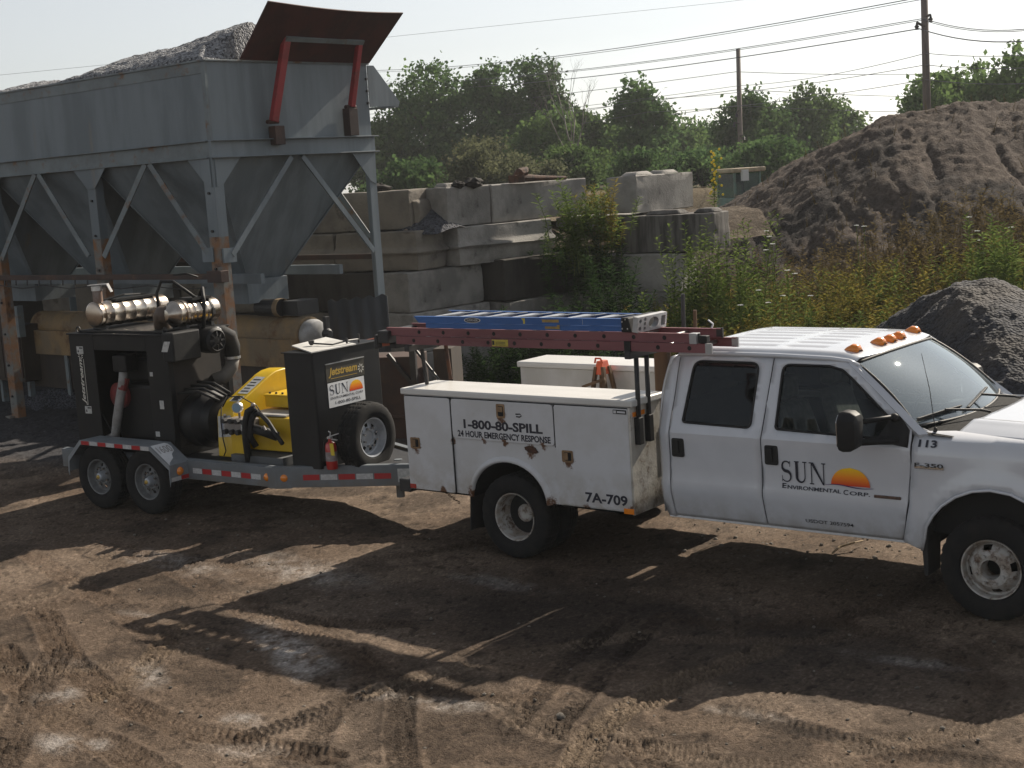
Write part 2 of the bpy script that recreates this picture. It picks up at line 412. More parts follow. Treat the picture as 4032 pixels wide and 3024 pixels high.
# ------------------------------------------------------------------ ground
M_ground = mat('dirt', (.1, .1, .1), (.62, .60, .58), scale=34, rough=.95, attr='Col', bump=.75, bscale=60, contrast=(.32, .66), spec=.12, bdist=.028)
def build_ground():
    t = [3.2]
    while t[-1] < 34: t.append(t[-1] * 1.0031)
    t = np.array(t); u = np.linspace(-.62, .62, 900)
    T, U = np.meshgrid(t, u, indexing='ij'); Sx = U * T
    X = A_.x * Sx + B_.x * T; Y = A_.y * Sx + B_.y * T
    z = .035 * (fbm(X * .5, Y * .5, 4) - .5) + .030 * (fbm(X * 3.1, Y * 3.1, 5, .55) - .5) + .013 * (fbm(X * 11, Y * 11, 4, .7) - .5) - .006 * sstep(.64, .76, fbm(X * 16 + 40, Y * 16, 3, .6))
    n1 = fbm(X * .45 + 9, Y * .45, 5); n2 = fbm(X * 1.7, Y * 1.7 + 4, 5, .6); n3 = fbm(X * 6, Y * 6, 4, .6)
    brown = np.array((.138, .101, .074)); tan = np.array((.200, .152, .115)); dark = np.array((.036, .027, .021)); pale = np.array((.52, .49, .46)); grey = np.array((.060, .062, .070))
    C = brown[None, None] + (tan - brown)[None, None] * sstep(.42, .60, n1)[..., None]
    C = C * (1 - .55 * sstep(.50, .66, n2)[..., None]) + (dark * .55)[None, None] * sstep(.50, .66, n2)[..., None]
    def blend(col, mk): nonlocal C; C = C * (1 - mk[..., None]) + np.array(col)[None, None] * mk[..., None]
    # pale dried lime dust, where it lies
    for (x, y, a, b, ang, k) in ((-8.30, 7.33, .75, .17, -22, .95), (-8.0, 7.05, .5, .10, -25, .6), (-7.42, 6.09, .17, .10, 0, .9), (-8.8, 6.35, .30, .12, -30, .55), (-9.05, 5.7, .18, .14, 20, .6), (-8.2, 5.15, .2, .14, 0, .6), (-7.0, 5.75, .26, .12, 20, .5), (-7.95, 5.3, .14, .08, 0, .7),
                                 (-9.9, 9.0, .9, .28, -8, .55), (-7.9, 9.5, .5, .14, -4, .75), (-11.3, 8.6, .8, .2, -5, .5), (-4.0, 9.25, .45, .1, 0, .75), (-6.3, 7.0, .3, .12, 20, .5), (-6.9, 6.9, .22, .10, 10, .55), (-4.45, 7.85, .3, .08, 5, .5), (-9.6, 6.2, .2, .1, 10, .5), (-10.2, 7.3, .3, .08, 0, .35)):
        ca, sa = math.cos(R(ang)), math.sin(R(ang)); dx, dy = X - x, Y - y
        e = np.sqrt(((dx * ca + dy * sa) / a) ** 2 + ((-dx * sa + dy * ca) / b) ** 2)
        blend(pale, k * .85 * sstep(1.6, .1, e + .9 * (n3 - .5)) * sstep(.22, .66, fbm(X * 9, Y * 9, 4, .7)))
    # damp dark soil, then painted shade in the truck's shadow
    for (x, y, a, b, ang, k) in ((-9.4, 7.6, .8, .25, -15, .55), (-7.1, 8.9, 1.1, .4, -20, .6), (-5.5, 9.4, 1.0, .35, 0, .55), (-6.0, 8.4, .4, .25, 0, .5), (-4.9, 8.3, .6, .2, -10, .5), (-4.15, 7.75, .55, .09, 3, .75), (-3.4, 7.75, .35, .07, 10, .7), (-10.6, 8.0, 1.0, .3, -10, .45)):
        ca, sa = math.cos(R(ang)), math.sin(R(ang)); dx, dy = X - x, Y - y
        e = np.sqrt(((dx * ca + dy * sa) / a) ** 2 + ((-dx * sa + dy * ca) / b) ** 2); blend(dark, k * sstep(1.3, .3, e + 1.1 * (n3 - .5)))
    for (x, y, a, b, ang, k) in ((-6.2, 9.1, 2.3, .95, -4, .50), (-4.2, 9.0, 1.2, .8, 0, .45), (-8.3, 8.5, 1.3, .5, -12, .35)):  # shade painted into the ground colour, deepening the truck's cast shadow
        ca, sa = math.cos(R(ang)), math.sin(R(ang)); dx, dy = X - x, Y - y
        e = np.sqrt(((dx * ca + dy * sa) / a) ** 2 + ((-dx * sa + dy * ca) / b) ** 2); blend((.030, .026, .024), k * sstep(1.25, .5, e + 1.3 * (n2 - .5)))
    # tyre tracks pressed into the dirt: (line, width, depth, tone, strength, lug pitch)
    tracks = [([(-4.80, 6.30), (-5.10, 7.0), (-5.17, 7.5), (-5.12, 8.1), (-4.9, 9.0)], .24, .022, (.19, .145, .105), .75, .055),
              ([(-7.15, 5.85), (-7.02, 6.4), (-6.93, 6.9)], .20, .014, tuple(dark), .85, .06), ([(-6.93, 6.9), (-6.78, 7.4), (-6.5, 8.0), (-5.9, 8.9)], .20, .013, (.20, .155, .115), .6, .05),
              ([(-5.35, 6.9), (-5.52, 7.45), (-5.72, 8.1), (-6.0, 9.2)], .15, .016, tuple(dark), .85, .05), ([(-5.66, 6.9), (-5.84, 7.45), (-6.03, 7.95), (-6.3, 9.1)], .15, .016, tuple(dark), .8, .05),
              ([(-11, 6.9), (-9.6, 6.2), (-8.5, 5.85), (-7.6, 5.75), (-6.4, 5.9)], .26, .016, (.075, .05, .033), .5, .07), ([(-10.4, 6.1), (-9.4, 5.65), (-8.3, 5.35), (-7.2, 5.2)], .26, .016, (.075, .05, .033), .5, .07),
              ([(-9.5, 7.2), (-9.05, 6.6), (-8.75, 6.1), (-8.65, 5.4)], .22, .012, (.17, .125, .085), .4, .06), ([(-9.9, 6.3), (-9.1, 5.5), (-8.4, 4.9), (-7.9, 4.4)], .26, .018, tuple(dark), .45, .07),
              ([(-6.75, 7.0), (-6.2, 6.35), (-5.6, 5.8)], .20, .014, tuple(dark), .6, .06), ([(-6.9, 6.4), (-6.55, 5.9)], .2, .012, tuple(dark), .5, .06), ([(-4.6, 7.9), (-4.1, 7.78), (-3.4, 7.72), (-2.6, 7.9)], .2, .012, tuple(dark), .6, .06),
              ([(-12.8, 8.9), (-11, 8.4), (-9, 7.7), (-7.2, 7.4)], .24, .010, (.145, .10, .07), .35, .07), ([(-13, 8.1), (-11, 7.5), (-9.3, 6.9)], .24, .010, (.145, .10, .07), .35, .07), ([(-7.6, 4.2), (-7.0, 5.0), (-6.0, 5.8), (-4.6, 6.6)], .24, .012, (.165, .12, .08), .4, .06)]
    tr = random.Random(21)
    for q in range(26):
        a0 = tr.uniform(-.9, .9) + (PI / 2 if tr.random() < .25 else 0); x0, y0 = tr.uniform(-12, -2.5), tr.uniform(5, 9.5); L = tr.uniform(1.2, 3.2); pts = []
        for e in range(6): pts.append((x0 + L * e / 5 * math.cos(a0 + .12 * e), y0 + L * e / 5 * math.sin(a0 + .12 * e)))
        dk = tr.random() < .5; tracks.append((pts, tr.uniform(.16, .26), tr.uniform(.007, .012), (.075, .052, .036) if dk else (.19, .145, .108), tr.uniform(.3, .55), tr.uniform(.032, .045)))
    for pl, wd, dp, tone, k, pitch in tracks:
        d, al, sd_ = seg_dist(X, Y, pl); edge = sstep(wd * .5 + .025, wd * .5 - .02, d + .03 * (n3 - .5)) * (.55 + .9 * sstep(.35, .6, fbm(X * 2.3 + 3, Y * 2.3, 3)))
        edge = np.clip(edge, 0, 1); lug = np.sin(2 * PI * (al + .35 * np.abs(sd_)) / pitch) * np.cos(PI * sd_ / wd * 3)
        z = z - edge * dp * .9 + edge * dp * 1.3 * sstep(-.2, .5, lug) + .9 * dp * np.exp(-((d - wd * .55) / .03) ** 2) * sstep(.35, .6, n2)
        blend(tone, np.clip(edge * k * 1.5, 0, 1) * (.35 + .65 * sstep(-.3, .4, lug)))
    # grey gravel fines round the hopper and the wall foot
    gm = sstep(-11.8, -14.0, X + 1.1 * (n1 - .5) * 4) * sstep(11.7, 12.6, Y + 1.8 * (n1 - .5)) + sstep(13.6, 15.2, Y + 2 * (n1 - .5))
    gm2 = sstep(-15.5, -16.8, X + 2 * (n1 - .5)) * sstep(10.6, 11.8, Y + 1.5 * (n1 - .5)); gm = np.clip(gm + gm2, 0, 1)
    blend(grey, gm * .92); z = z + gm * (.06 + .14 * fbm(X * .8, Y * .8, 3)) + gm * .03 * (fbm(X * 9, Y * 9, 4, .7) - .5)
    C *= (.80 + .40 * fbm(X * 24, Y * 24, 3, .7))[..., None]; C *= (1 - .5 * sstep(.66, .75, fbm(X * 16 + 40, Y * 16, 3, .6)))[..., None]; C *= (1 + .5 * sstep(.67, .79, fbm(X * 30, Y * 30 + 9, 2, .6)))[..., None]
    z = z - .30 * sstep(.52, .62, np.abs(U)) - .3 * sstep(30, 34, T) + 0 * T
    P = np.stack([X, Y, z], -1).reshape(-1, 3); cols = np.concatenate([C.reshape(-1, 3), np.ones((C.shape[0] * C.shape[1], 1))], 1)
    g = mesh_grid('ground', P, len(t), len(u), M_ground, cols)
    # one sheet: the wide surroundings join the same mesh, just below the yard surface
    bm = bmesh.new(); bm.from_mesh(g.data); cl = bm.verts.layers.float_color['Col']; rings = []
    for rad in (0, 12, 30, 60, 120, 300, 900):
        if rad == 0: rings.append([bm.verts.new((-8, 12, -.07))]); continue
        rings.append([bm.verts.new((-8 + rad * math.cos(2 * PI * k / 48), 12 + rad * math.sin(2 * PI * k / 48), -.07)) for k in range(48)])
    for q in rings:
        for v in q: v[cl] = (.10, .072, .05, 1)
    for k in range(48): bm.faces.new((rings[0][0], rings[1][k], rings[1][(k + 1) % 48]))
    for a, b in zip(rings[1:-1], rings[2:]):
        for k in range(48): bm.faces.new((a[k], b[k], b[(k + 1) % 48], a[(k + 1) % 48]))
    bm.to_mesh(g.data); bm.free(); struct(g)
build_ground()

# ------------------------------------------------------------------ raised land behind the retaining wall, mud mound, millings pile
def st_grid(s0, s1, ns, t0, t1, nt_, hf):
    s = np.linspace(s0, s1, ns); t = np.linspace(t0, t1, nt_); Sg, T = np.meshgrid(s, t, indexing='ij')
    X = A_.x * Sg + B_.x * T; Y = A_.y * Sg + B_.y * T; z, c = hf(Sg, T, X, Y)
    return np.stack([X, Y, z], -1).reshape(-1, 3), (None if c is None else np.concatenate([c.reshape(-1, 3), np.ones((ns * nt_, 1))], 1))
M_mound = mat('mud', (.1, .1, .1), (.55, .52, .50), scale=9, rough=.95, attr='Col', bump=1.0, bscale=22, contrast=(.3, .65), spec=.1, bdist=.06)
def plateau(Sg, T, X, Y):
    z = 2.62 - 3.4 * sstep(1.6, 2.6, Sg) * sstep(60, 52, T) + .25 * (fbm(X * .2, Y * .2, 3) - .5) + .15 * (fbm(X * 1.1, Y * 1.1, 4) - .5)
    c = np.array((.17, .135, .085))[None, None] + (np.array((.06, .08, .03)) - np.array((.17, .135, .085)))[None, None] * sstep(.4, .6, fbm(X * .35, Y * .35, 4))[..., None]
    return z, c
P, cc_ = st_grid(-26, 34, 160, 27.6, 130, 200, plateau)
struct(mesh_grid('raised_ground', P, 160, 200, M_mound, cc_))
def fill(Sg, T, X, Y):   # earth packed behind the blocks, between wall and raised ground
    z = 2.15 + .5 * sstep(25.6, 28, T) + .2 * (fbm(X * 1.3, Y * 1.3, 4) - .5); z = np.where(T < 25.0, 2.15 - 2.4 * sstep(25.0, 24.0, T), z)
    return z, np.array((.15, .12, .09))[None, None] * (.6 + .8 * fbm(X * 3, Y * 3, 4))[..., None]
P, cc_ = st_grid(-5, 5, 120, 26.2, 29.5, 50, fill)
struct(mesh_grid('packed_earth', P, 120, 50, M_mound, cc_))

def mound(Sg, T, X, Y):
    key = [(1.8, .0), (2.5, .9), (3.2, 1.45), (4.0, 1.85), (5.3, 2.35), (6.3, 2.95), (7.4, 3.60), (9.1, 4.38), (10.2, 4.55), (11.2, 4.68), (12.2, 4.55), (13.6, 4.75), (17, 4.6), (22, 3.8), (28, 1.0)]
    # crest height by place along the ridge (given at 34 m; the fan of s with distance keeps it a ridge across the view)
    k = np.array(key); crest = np.interp(Sg * (34 / np.clip(T, 31, 36)), k[:, 0], k[:, 1])
    toe = 22.2 + 1.6 * (fbm(Sg * .3, T * 0 + 2, 3) - .5) + np.clip(5.5 - Sg, 0, 5) * .85
    up = np.clip((T - toe) / (33.5 - toe), 0, 1); prof = np.where(up < .3, up * .72, .216 + (up - .3) * 1.12); prof = np.clip(prof, 0, 1); prof = prof - .10 * sstep(.8, 1, up) * 0
    back = 1 - .35 * sstep(35, 48, T) - .65 * sstep(48, 58, T)
    h = crest * prof * back
    g = np.abs(fbm(Sg * .75 + .5 * fbm(T * .3, Sg * .2, 3), T * .16, 4) - .5) * 2
    h = h - .10 * np.exp(-(g / .09) ** 2) * sstep(.12, .35, up) * sstep(1, .8, up) * np.clip(crest / 4, 0, 1)
    h = h + .36 * (fbm(X * .4, Y * .4, 3) - .5) * sstep(.05, .3, up) * sstep(0, 2, crest) + .13 * (np.abs(fbm(X * 2.6, Y * 2.6, 5, .70) - .5) * 2 - .3) * sstep(.03, .2, up) + .15 * (fbm(X * 6, Y * 6, 4, .78) - .5)
    h = np.where(up <= 0, -.4, h)
    a, b, d = np.array((.115, .092, .078)), np.array((.060, .052, .048)), np.array((.150, .121, .099))
    n = fbm(X * .5 + 3, Y * .5, 5, .6); c = a[None, None] + (b - a)[None, None] * sstep(.42, .62, n)[..., None]
    q = sstep(.5, .7, fbm(X * 1.6, Y * 1.6 + 7, 4)); c = c + (d - c) * (q * .6)[..., None]
    return h, c * (.75 + .5 * fbm(X * 5, Y * 5, 4, .7))[..., None]
P, cc_ = st_grid(1.2, 28, 420, 21.5, 60, 460, mound)
struct(mesh_grid('dirt_mound', P, 420, 460, M_mound, cc_))

M_mill = gravelmat('asphalt_millings', (.005, .005, .007), (.038, .039, .048), 26, .9, patch=(.050, .042, .036))
def pile(Sg, T, X, Y):
    d = np.sqrt(((Sg - 5.88) / np.where(Sg < 5.88, .78, .95)) ** 2 + ((T - 17.6) / 1.1) ** 2); d2 = np.sqrt(((Sg - 7.6) / 1.2) ** 2 + ((T - 18.2) / 1.1) ** 2)
    ang = np.arctan2(T - 17.6, Sg - 5.55); d = d * (1 + .12 * np.sin(2 * ang + 1) + .08 * np.sin(5 * ang))
    z = np.maximum(2.02 - .05 - .80 * np.sqrt(d * d + .55) + .59, 1.35 - .7 * np.sqrt(d2 * d2 + .2) + .2)
    z = z + .16 * (fbm(X * 1.4, Y * 1.4, 4) - .5) + .09 * (fbm(X * 8, Y * 8, 4, .7) - .5); return np.maximum(z, -.1), None
P, _ = st_grid(2.4, 11, 330, 14.2, 21.5, 280, pile)
tag(mesh_grid('millings_pile', P, 330, 280, M_mill), 'black pile of asphalt millings beyond the truck windshield', 'gravel pile')

# ------------------------------------------------------------------ concrete blocks
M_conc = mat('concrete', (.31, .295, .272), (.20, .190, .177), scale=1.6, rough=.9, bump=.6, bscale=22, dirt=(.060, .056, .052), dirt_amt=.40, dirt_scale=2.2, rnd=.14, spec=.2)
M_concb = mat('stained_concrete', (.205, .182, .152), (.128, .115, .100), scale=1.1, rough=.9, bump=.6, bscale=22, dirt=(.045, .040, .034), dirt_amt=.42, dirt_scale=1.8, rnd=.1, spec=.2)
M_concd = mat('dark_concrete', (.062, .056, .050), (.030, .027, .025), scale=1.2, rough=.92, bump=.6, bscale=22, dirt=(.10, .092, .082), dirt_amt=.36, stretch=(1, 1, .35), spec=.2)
M_concs = mat('streaked_concrete', (.165, .155, .145), (.060, .056, .052), scale=5, rough=.9, bump=.6, bscale=22, dirt=(.20, .19, .175), dirt_amt=.36, stretch=(1, 1, .12), spec=.2)
WG = 'concrete blocks of the retaining wall'
def block(x, y, z0, z1, lx, ly, psi, label, m=None, groove=False, lug=False, chip=False):
    """block named by its nearest lower corner: lx back along -x, ly along +y, turned by psi degrees"""
    mb = MB(); rr = random.Random(int(x * 731 + z0 * 977 + y * 57)); n = 7
    h = z1 - z0
    def wob(p, k=.010): return (p[0] + rr.uniform(-k, k), p[1] + rr.uniform(-k, k), p[2] + rr.uniform(-k, k))
    if groove:       # V-shaped key moulded round the sides
        prof = [(0, 0), (0, h * .42), (-.055, h * .5), (0, h * .66), (-.03, h)]; prof = [(0, 0), (.02, h * .40), (.085, h * .47), (.0, h * .60), (-.02, h)]
    else: prof = [(0, 0), (0, h * .33), (0, h * .66), (0, h)]
    secs = []
    for o, zz in prof: secs.append([wob(p) for p in ((o, -o, zz), (o, ly + o, zz), (-lx - o, ly + o, zz), (-lx - o, -o, zz))])
    mb.loft(secs)
    if chip: mb.loft([[wob(p, .03) for p in ((.0, .1, h * a), (.16 * b, .12, h * a), (.14 * b, ly - .1, h * a), (0, ly - .1, h * a))] for a, b in ((.06, .5), (.4, 1.0), (.7, .55), (.74, .1))])
    if lug:
        for c in ((-lx * .72, -lx * .36), (-lx * .24, -lx * .02)) if lx > ly else ((0, 0),):
            if lx > ly: mb.hexa([(c[0], ly * .2, h), (c[1], ly * .2, h), (c[1], ly * .8, h), (c[0], ly * .8, h)], [(c[0] + .08, ly * .3, h + .075), (c[1] - .08, ly * .3, h + .075), (c[1] - .08, ly * .7, h + .075), (c[0] + .08, ly * .7, h + .075)])
            else:
                for q in (.12, .58): mb.hexa([(-lx * .8, ly * q, h), (-lx * .2, ly * q, h), (-lx * .2, ly * (q + .3), h), (-lx * .8, ly * (q + .3), h)], [(-lx * .7, ly * (q + .05), h + .07), (-lx * .3, ly * (q + .05), h + .07), (-lx * .3, ly * (q + .25), h + .07), (-lx * .7, ly * (q + .25), h + .07)])
    o = mb.build('concrete_block', m or M_conc)
    bm = bmesh.new(); bm.from_mesh(o.data); bmesh.ops.bevel(bm, geom=[e for e in bm.edges if e.is_manifold and e.calc_face_angle() > .6], offset=.018, segments=1, affect='EDGES')
    bmesh.ops.triangulate(bm, faces=bm.faces); bmesh.ops.subdivide_edges(bm, edges=[e for e in bm.edges if e.calc_length() > .22], cuts=3, use_grid_fill=True); bmesh.ops.subdivide_edges(bm, edges=[e for e in bm.edges if e.calc_length() > .16], cuts=1, use_grid_fill=True); bm.normal_update(); sd0 = Vector((x * 3.1, y * 1.7, z0 * 5))
    for v in bm.verts:
        nz = mnoise.noise(v.co * 2.2 + sd0); n2_ = mnoise.noise(v.co * 6.5 + sd0); ed_ = max((f.normal.angle(v.normal, 0) for f in v.link_faces), default=0)
        v.co -= v.normal * (.007 * nz + .006 * n2_ + (.055 * max(0, n2_ - .15) + .03 * max(0, nz - .2) if ed_ > .35 else 0))
    bm.to_mesh(o.data); bm.free(); o.data.polygons.foreach_set('use_smooth', [True] * len(o.data.polygons)); o.data.set_sharp_from_angle(angle=R(28))
    o.location = (x, y, z0 + .002); o.rotation_euler = (0, 0, R(psi)); return tag(o, label, 'concrete block', WG)
ZR = [.03, .72, 1.41, 2.10, 2.79, 3.48]
def row(i, gap=.006): return ZR[i] + gap, ZR[i + 1] - gap
block(-16.47, 18.17, *row(4), 2.24, .72, 8, 'brown stained top block with broken right end behind the hopper leg', M_concb, chip=True)
block(-16.04, 18.65, *row(4), .62, 1.06, -6, 'short pale top block right of the gravel gap, brown left face', M_conc, lug=True)
block(-15.92, 19.74, *row(4), .66, 2.56, -6, 'long grey top block carrying the rusty steel hook', M_conc)
block(-16.15, 17.92, *row(3), .90, .76, 2, 'notched block of the second row with a pale right end, under the gravel gap', M_concb, groove=True)
block(-15.94, 18.77, *row(3), .72, 2.38, -7, 'long grooved pale block in the second row, left of the bush', M_conc, groove=True)
block(-17.09, 17.86, *row(3), .86, .74, 6, 'notched brown block just left of the hopper leg in the second row', M_concb, groove=True)
block(-16.17, 17.66, *row(2), .76, 1.80, -5, 'large grey third-row block with a long crack, behind the hopper leg', M_conc)
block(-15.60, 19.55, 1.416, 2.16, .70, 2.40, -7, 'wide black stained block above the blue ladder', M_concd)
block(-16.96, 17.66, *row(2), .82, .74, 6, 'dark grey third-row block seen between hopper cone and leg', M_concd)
block(-16.10, 17.64, *row(1), .80, 1.88, -5, 'grey fourth-row block under the cracked block', M_conc)
block(-15.55, 19.60, *row(1), .72, 2.40, -7, 'grey block low in the wall under the black stained block', M_conc)
block(-16.08, 17.62, *row(0), .80, 1.88, -5, 'bottom-row grey block standing on the gravel left of the weeds', M_conc)
block(-15.52, 19.62, *row(0), .72, 2.40, -7, 'bottom-row block behind the weeds and the white truck box', M_conc)
for i in range(5):
    x = -18.78 if i == 4 else (-18.0 if i == 3 else -17.85)
    for k in range(4):
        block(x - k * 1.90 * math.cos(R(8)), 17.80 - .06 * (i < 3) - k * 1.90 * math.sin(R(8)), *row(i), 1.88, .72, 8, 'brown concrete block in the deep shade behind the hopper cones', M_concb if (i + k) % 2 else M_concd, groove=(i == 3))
block(-14.10, 21.62, 2.80, 3.46, .66, 1.86, -2, 'topmost sunlit pale block right of the bush, alone on its stack', M_conc, lug=True)
block(-12.52, 21.58, 2.085, 2.75, 1.94, .70, 6, 'dark streaked block under the topmost pale block', M_concs, lug=True)
block(-14.52, 22.45, 2.085, 2.75, 1.9, .9, 6, 'grey block behind the dark streaked block under the topmost block', M_conc)
block(-13.12, 21.38, 1.395, 2.075, 1.86, .70, 6, 'plain grey block under the dark streaked block, beside the bush', M_conc)
block(-13.30, 21.34, .705, 1.385, 1.86, .70, 6, 'lower grey block right of the bush above the ladder rack posts', M_conc)
block(-13.12, 21.36, .01, .695, 1.86, .70, 6, 'bottom grey block right of the bush behind the white truck box', M_conc)
# rubble and the rusty hook on the wall
M_rust = mat('rust', (.085, .036, .018), (.035, .018, .012), scale=8, rough=.85, bump=.6, bscale=40)
mb = MB(); mb.tube([(0, 0, .06), (.12, 0, .17), (.26, .02, .19), (.33, .02, .26)], [.07, .10, .09, .03], 8); mb.tube([(.05, 0, .1), (.2, 0, .08), (.7, .0, .055), (1.25, -.02, .03)], [.08, .075, .05, .035], 8); mb.box(-.08, .16, -.09, .09, 0, .14)
o = mb.build('rusty_hook', M_rust, bevel=.01); o.location = (-15.80, 20.28, 3.47); o.rotation_euler = (0, 0, R(80)); tag(o, 'rusty steel bucket tooth hook lying on the wall top', 'steel hook')
for (x, y, z, r, lb) in ((-16.02, 18.95, 3.47, .09, 'dark clod left of its twin on the short pale top block'), (-15.98, 19.32, 3.47, .13, 'larger dark clod on the short pale top block'), (-17.3, 18.35, 3.47, .13, 'dark clod on the broken brown top block')):
    mb = MB(); mb.ball((0, 0, 0), (r * 1.5, r * 1.3, r * .7), 10, 7); mb.v = [(p[0] * (1 + random.uniform(-.2, .2)), p[1] * (1 + random.uniform(-.2, .2)), p[2] * (1 + random.uniform(-.25, .25)) + r * .4) for p in mb.v]
    o = mb.build('dirt_clod', M_concd, merge=False); o.location = (x, y, z); tag(o, lb, 'clod', 'clods on the wall top')
M_gravel = gravelmat('gravel', (.05, .051, .056), (.34, .345, .36), 34, 1.0)
M_gravelb = gravelmat('blue_gravel', (.012, .013, .018), (.085, .088, .105), 30, 1.0)
def heap(name, cx_, cy_, r, h, z0, label):
    n = 60; a = np.linspace(-1, 1, n); Xg, Yg = np.meshgrid(a, a, indexing='ij'); d = np.hypot(Xg, Yg)
    z = h * np.clip(1 - d, -.2, 1) + .10 * r * (fbm(Xg * 5, Yg * 5, 4, .7) - .5)
    P = np.stack([Xg * r, Yg * r, z], -1).reshape(-1, 3); o = mesh_grid(name, P, n, n, M_gravelb); o.location = (cx_, cy_, z0); return tag(o, label, 'gravel')
heap('gravel_heap', -16.55, 18.72, .62, .42, 2.79, 'small blue-grey gravel heap spilling through the gap in the wall top')
# ------------------------------------------------------------------ aggregate hopper
M_hop = mat('hopper_paint', (.165, .195, .215), (.118, .143, .160), scale=2.2, rough=.6, bump=.15, bscale=5, dirt=(.20, .175, .14), dirt_amt=.37, dirt_scale=2.4, stretch=(1, 1, .16), detail=9)
M_hopr = mat('worn_hopper_paint', (.165, .195, .205), (.125, .145, .155), scale=2.2, rough=.6, dirt=(.15, .075, .032), dirt_amt=.46, dirt_scale=4.0, bump=.15, bscale=12)
M_rustleg = mat('rusty_leg', (.22, .105, .045), (.16, .165, .155), scale=3.5, rough=.8, dirt=(.07, .03, .015), dirt_amt=.46, dirt_scale=6, bump=.25, bscale=30)
M_darkred = mat('dark_red_steel', (.060, .018, .014), (.040, .014, .012), scale=3, rough=.7, dirt=(.07, .035, .02), dirt_amt=.4, bump=.15, bscale=12)
M_red = mat('red_arm_paint', (.26, .022, .026), (.18, .02, .02), scale=4, rough=.55, dirt=(.08, .03, .02), dirt_amt=.38)
M_brownst = mat('brown_steel', (.062, .034, .026), (.040, .026, .022), scale=2.5, rough=.75, dirt=(.10, .055, .03), dirt_amt=.42, bump=.2, bscale=15)
M_black = mat('black_steel', (.016, .016, .018), (.026, .025, .025), scale=4, rough=.55, bump=.08, bscale=20)
M_rubber = mat('rubber', (.018, .018, .019), (.030, .028, .026), scale=5, rough=.85, bump=.2, bscale=60)
M_tan = mat('rusty_mesh_guard', (.27, .18, .085), (.19, .14, .085), scale=2.2, rough=.8, dirt=(.11, .05, .018), dirt_amt=.46, dirt_scale=2.5, bump=.3, bscale=90)
M_ply = mat('weathered_board', (.055, .041, .030), (.036, .028, .023), scale=2, rough=.85, dirt=(.075, .055, .035), dirt_amt=.40, stretch=(1, 1, .4))
HY = -.04
H = thing('aggregate_hopper', 'tall grey-blue steel aggregate hopper with three cone bins on rusty legs', 'hopper', (-15.265, 12.922, 0), HY)
H.scale = (1.21, .845, 1)
LX, WY, ZT, ZF, ZB = -7.2, 3.60, 5.40, 4.33, 4.09
def hp(name, mb, m, parent=H, **k): return mb.build(name, m, parent, **k)
mb = MB(); mb.box(LX, -.008, 0, .012, ZF, ZT); hp('side_panel', mb, M_hop)
mb = MB(); mb.box(LX, -.008, WY - .012, WY, ZF, ZT); hp('side_panel', mb, M_hop)
mb = MB(); mb.box(-.012, .0, 0, WY, ZF, ZT - .012); hp('end_panel', mb, M_hop)
mb = MB(); mb.box(LX, LX + .012, .013, WY - .013, ZF, ZT); hp('end_panel', mb, M_hop)
mb = MB(); mb.box(LX, -.03, -.010, 0, ZT - .17, ZT + .01); mb.box(LX, -.03, -.035, -.010, ZT - .012, ZT + .012); hp('rim_strip', mb, M_hopr, bevel=.004)
mb = MB(); mb.box(-.03, .03, -.03, WY + .03, ZT - .012, ZT + .012); mb.box(LX, LX + .06, 0, WY, ZT + .013, ZT + .03); hp('rim_strip', mb, M_hopr, bevel=.004)
mb = MB(); mb.box(-.045, .02, -.018, .03, ZF, ZT - .02); hp('corner_angle', mb, M_hopr)
# channel girders under the bins
for y0, y1 in ((-.02, .05), (WY - .05, WY + .02)):
    mb = MB(); mb.box(LX, -.03, y0 + .012, y1, ZB + .012, ZF - .012); mb.box(LX, -.03, y0 - .05, y1, ZF - .012, ZF); mb.box(LX, -.03, y0 - .05, y1, ZB, ZB + .012); hp('side_girder', mb, M_hopr, bevel=.003)
mb = MB(); mb.box(-.02, .03, -.03, WY + .03, ZB + .012, ZF - .012); mb.box(-.02, .09, -.03, WY + .06, ZF - .012, ZF + .001); mb.box(-.02, .09, -.03, WY + .06, ZB, ZB + .012); hp('end_girder', mb, M_hop, bevel=.003)
mb = MB(); mb.box(LX, LX + .05, .05, WY - .05, ZB, ZF); hp('end_girder', mb, M_hop)
for k in range(3):
    a = -2.4 * k; mb = MB(); T = 2.32
    top = [(a - .04, .05, ZB), (a - .04, WY - .05, ZB), (a - 2.36, WY - .05, ZB), (a - 2.36, .05, ZB)]
    bot = [(a - .80, 1.38, T), (a - .80, 2.22, T), (a - 1.60, 2.22, T), (a - 1.60, 1.38, T)]
    mb.hexa(bot[::-1], top[::-1]); c = hp('cone_bin', mb, M_hop)
    for (x0, y0), (x1, y1) in (((a - .04, .05), (a - .80, 1.38)), ((a - 2.36, .05), (a - 1.60, 1.38)), ((a - .04, WY - .05), (a - .80, 2.22))):
        mb = MB(); mb.bar((x0, y0, ZB - .01), (x1, y1, T), .06, .012); hp('seam_strip', mb, M_hop, c)
    mb = MB(); mb.box(a - 1.66, a - .74, 1.34, 2.26, T - .36, T - .002)
    hp('gate_box', mb, M_hop, c, bevel=.004)
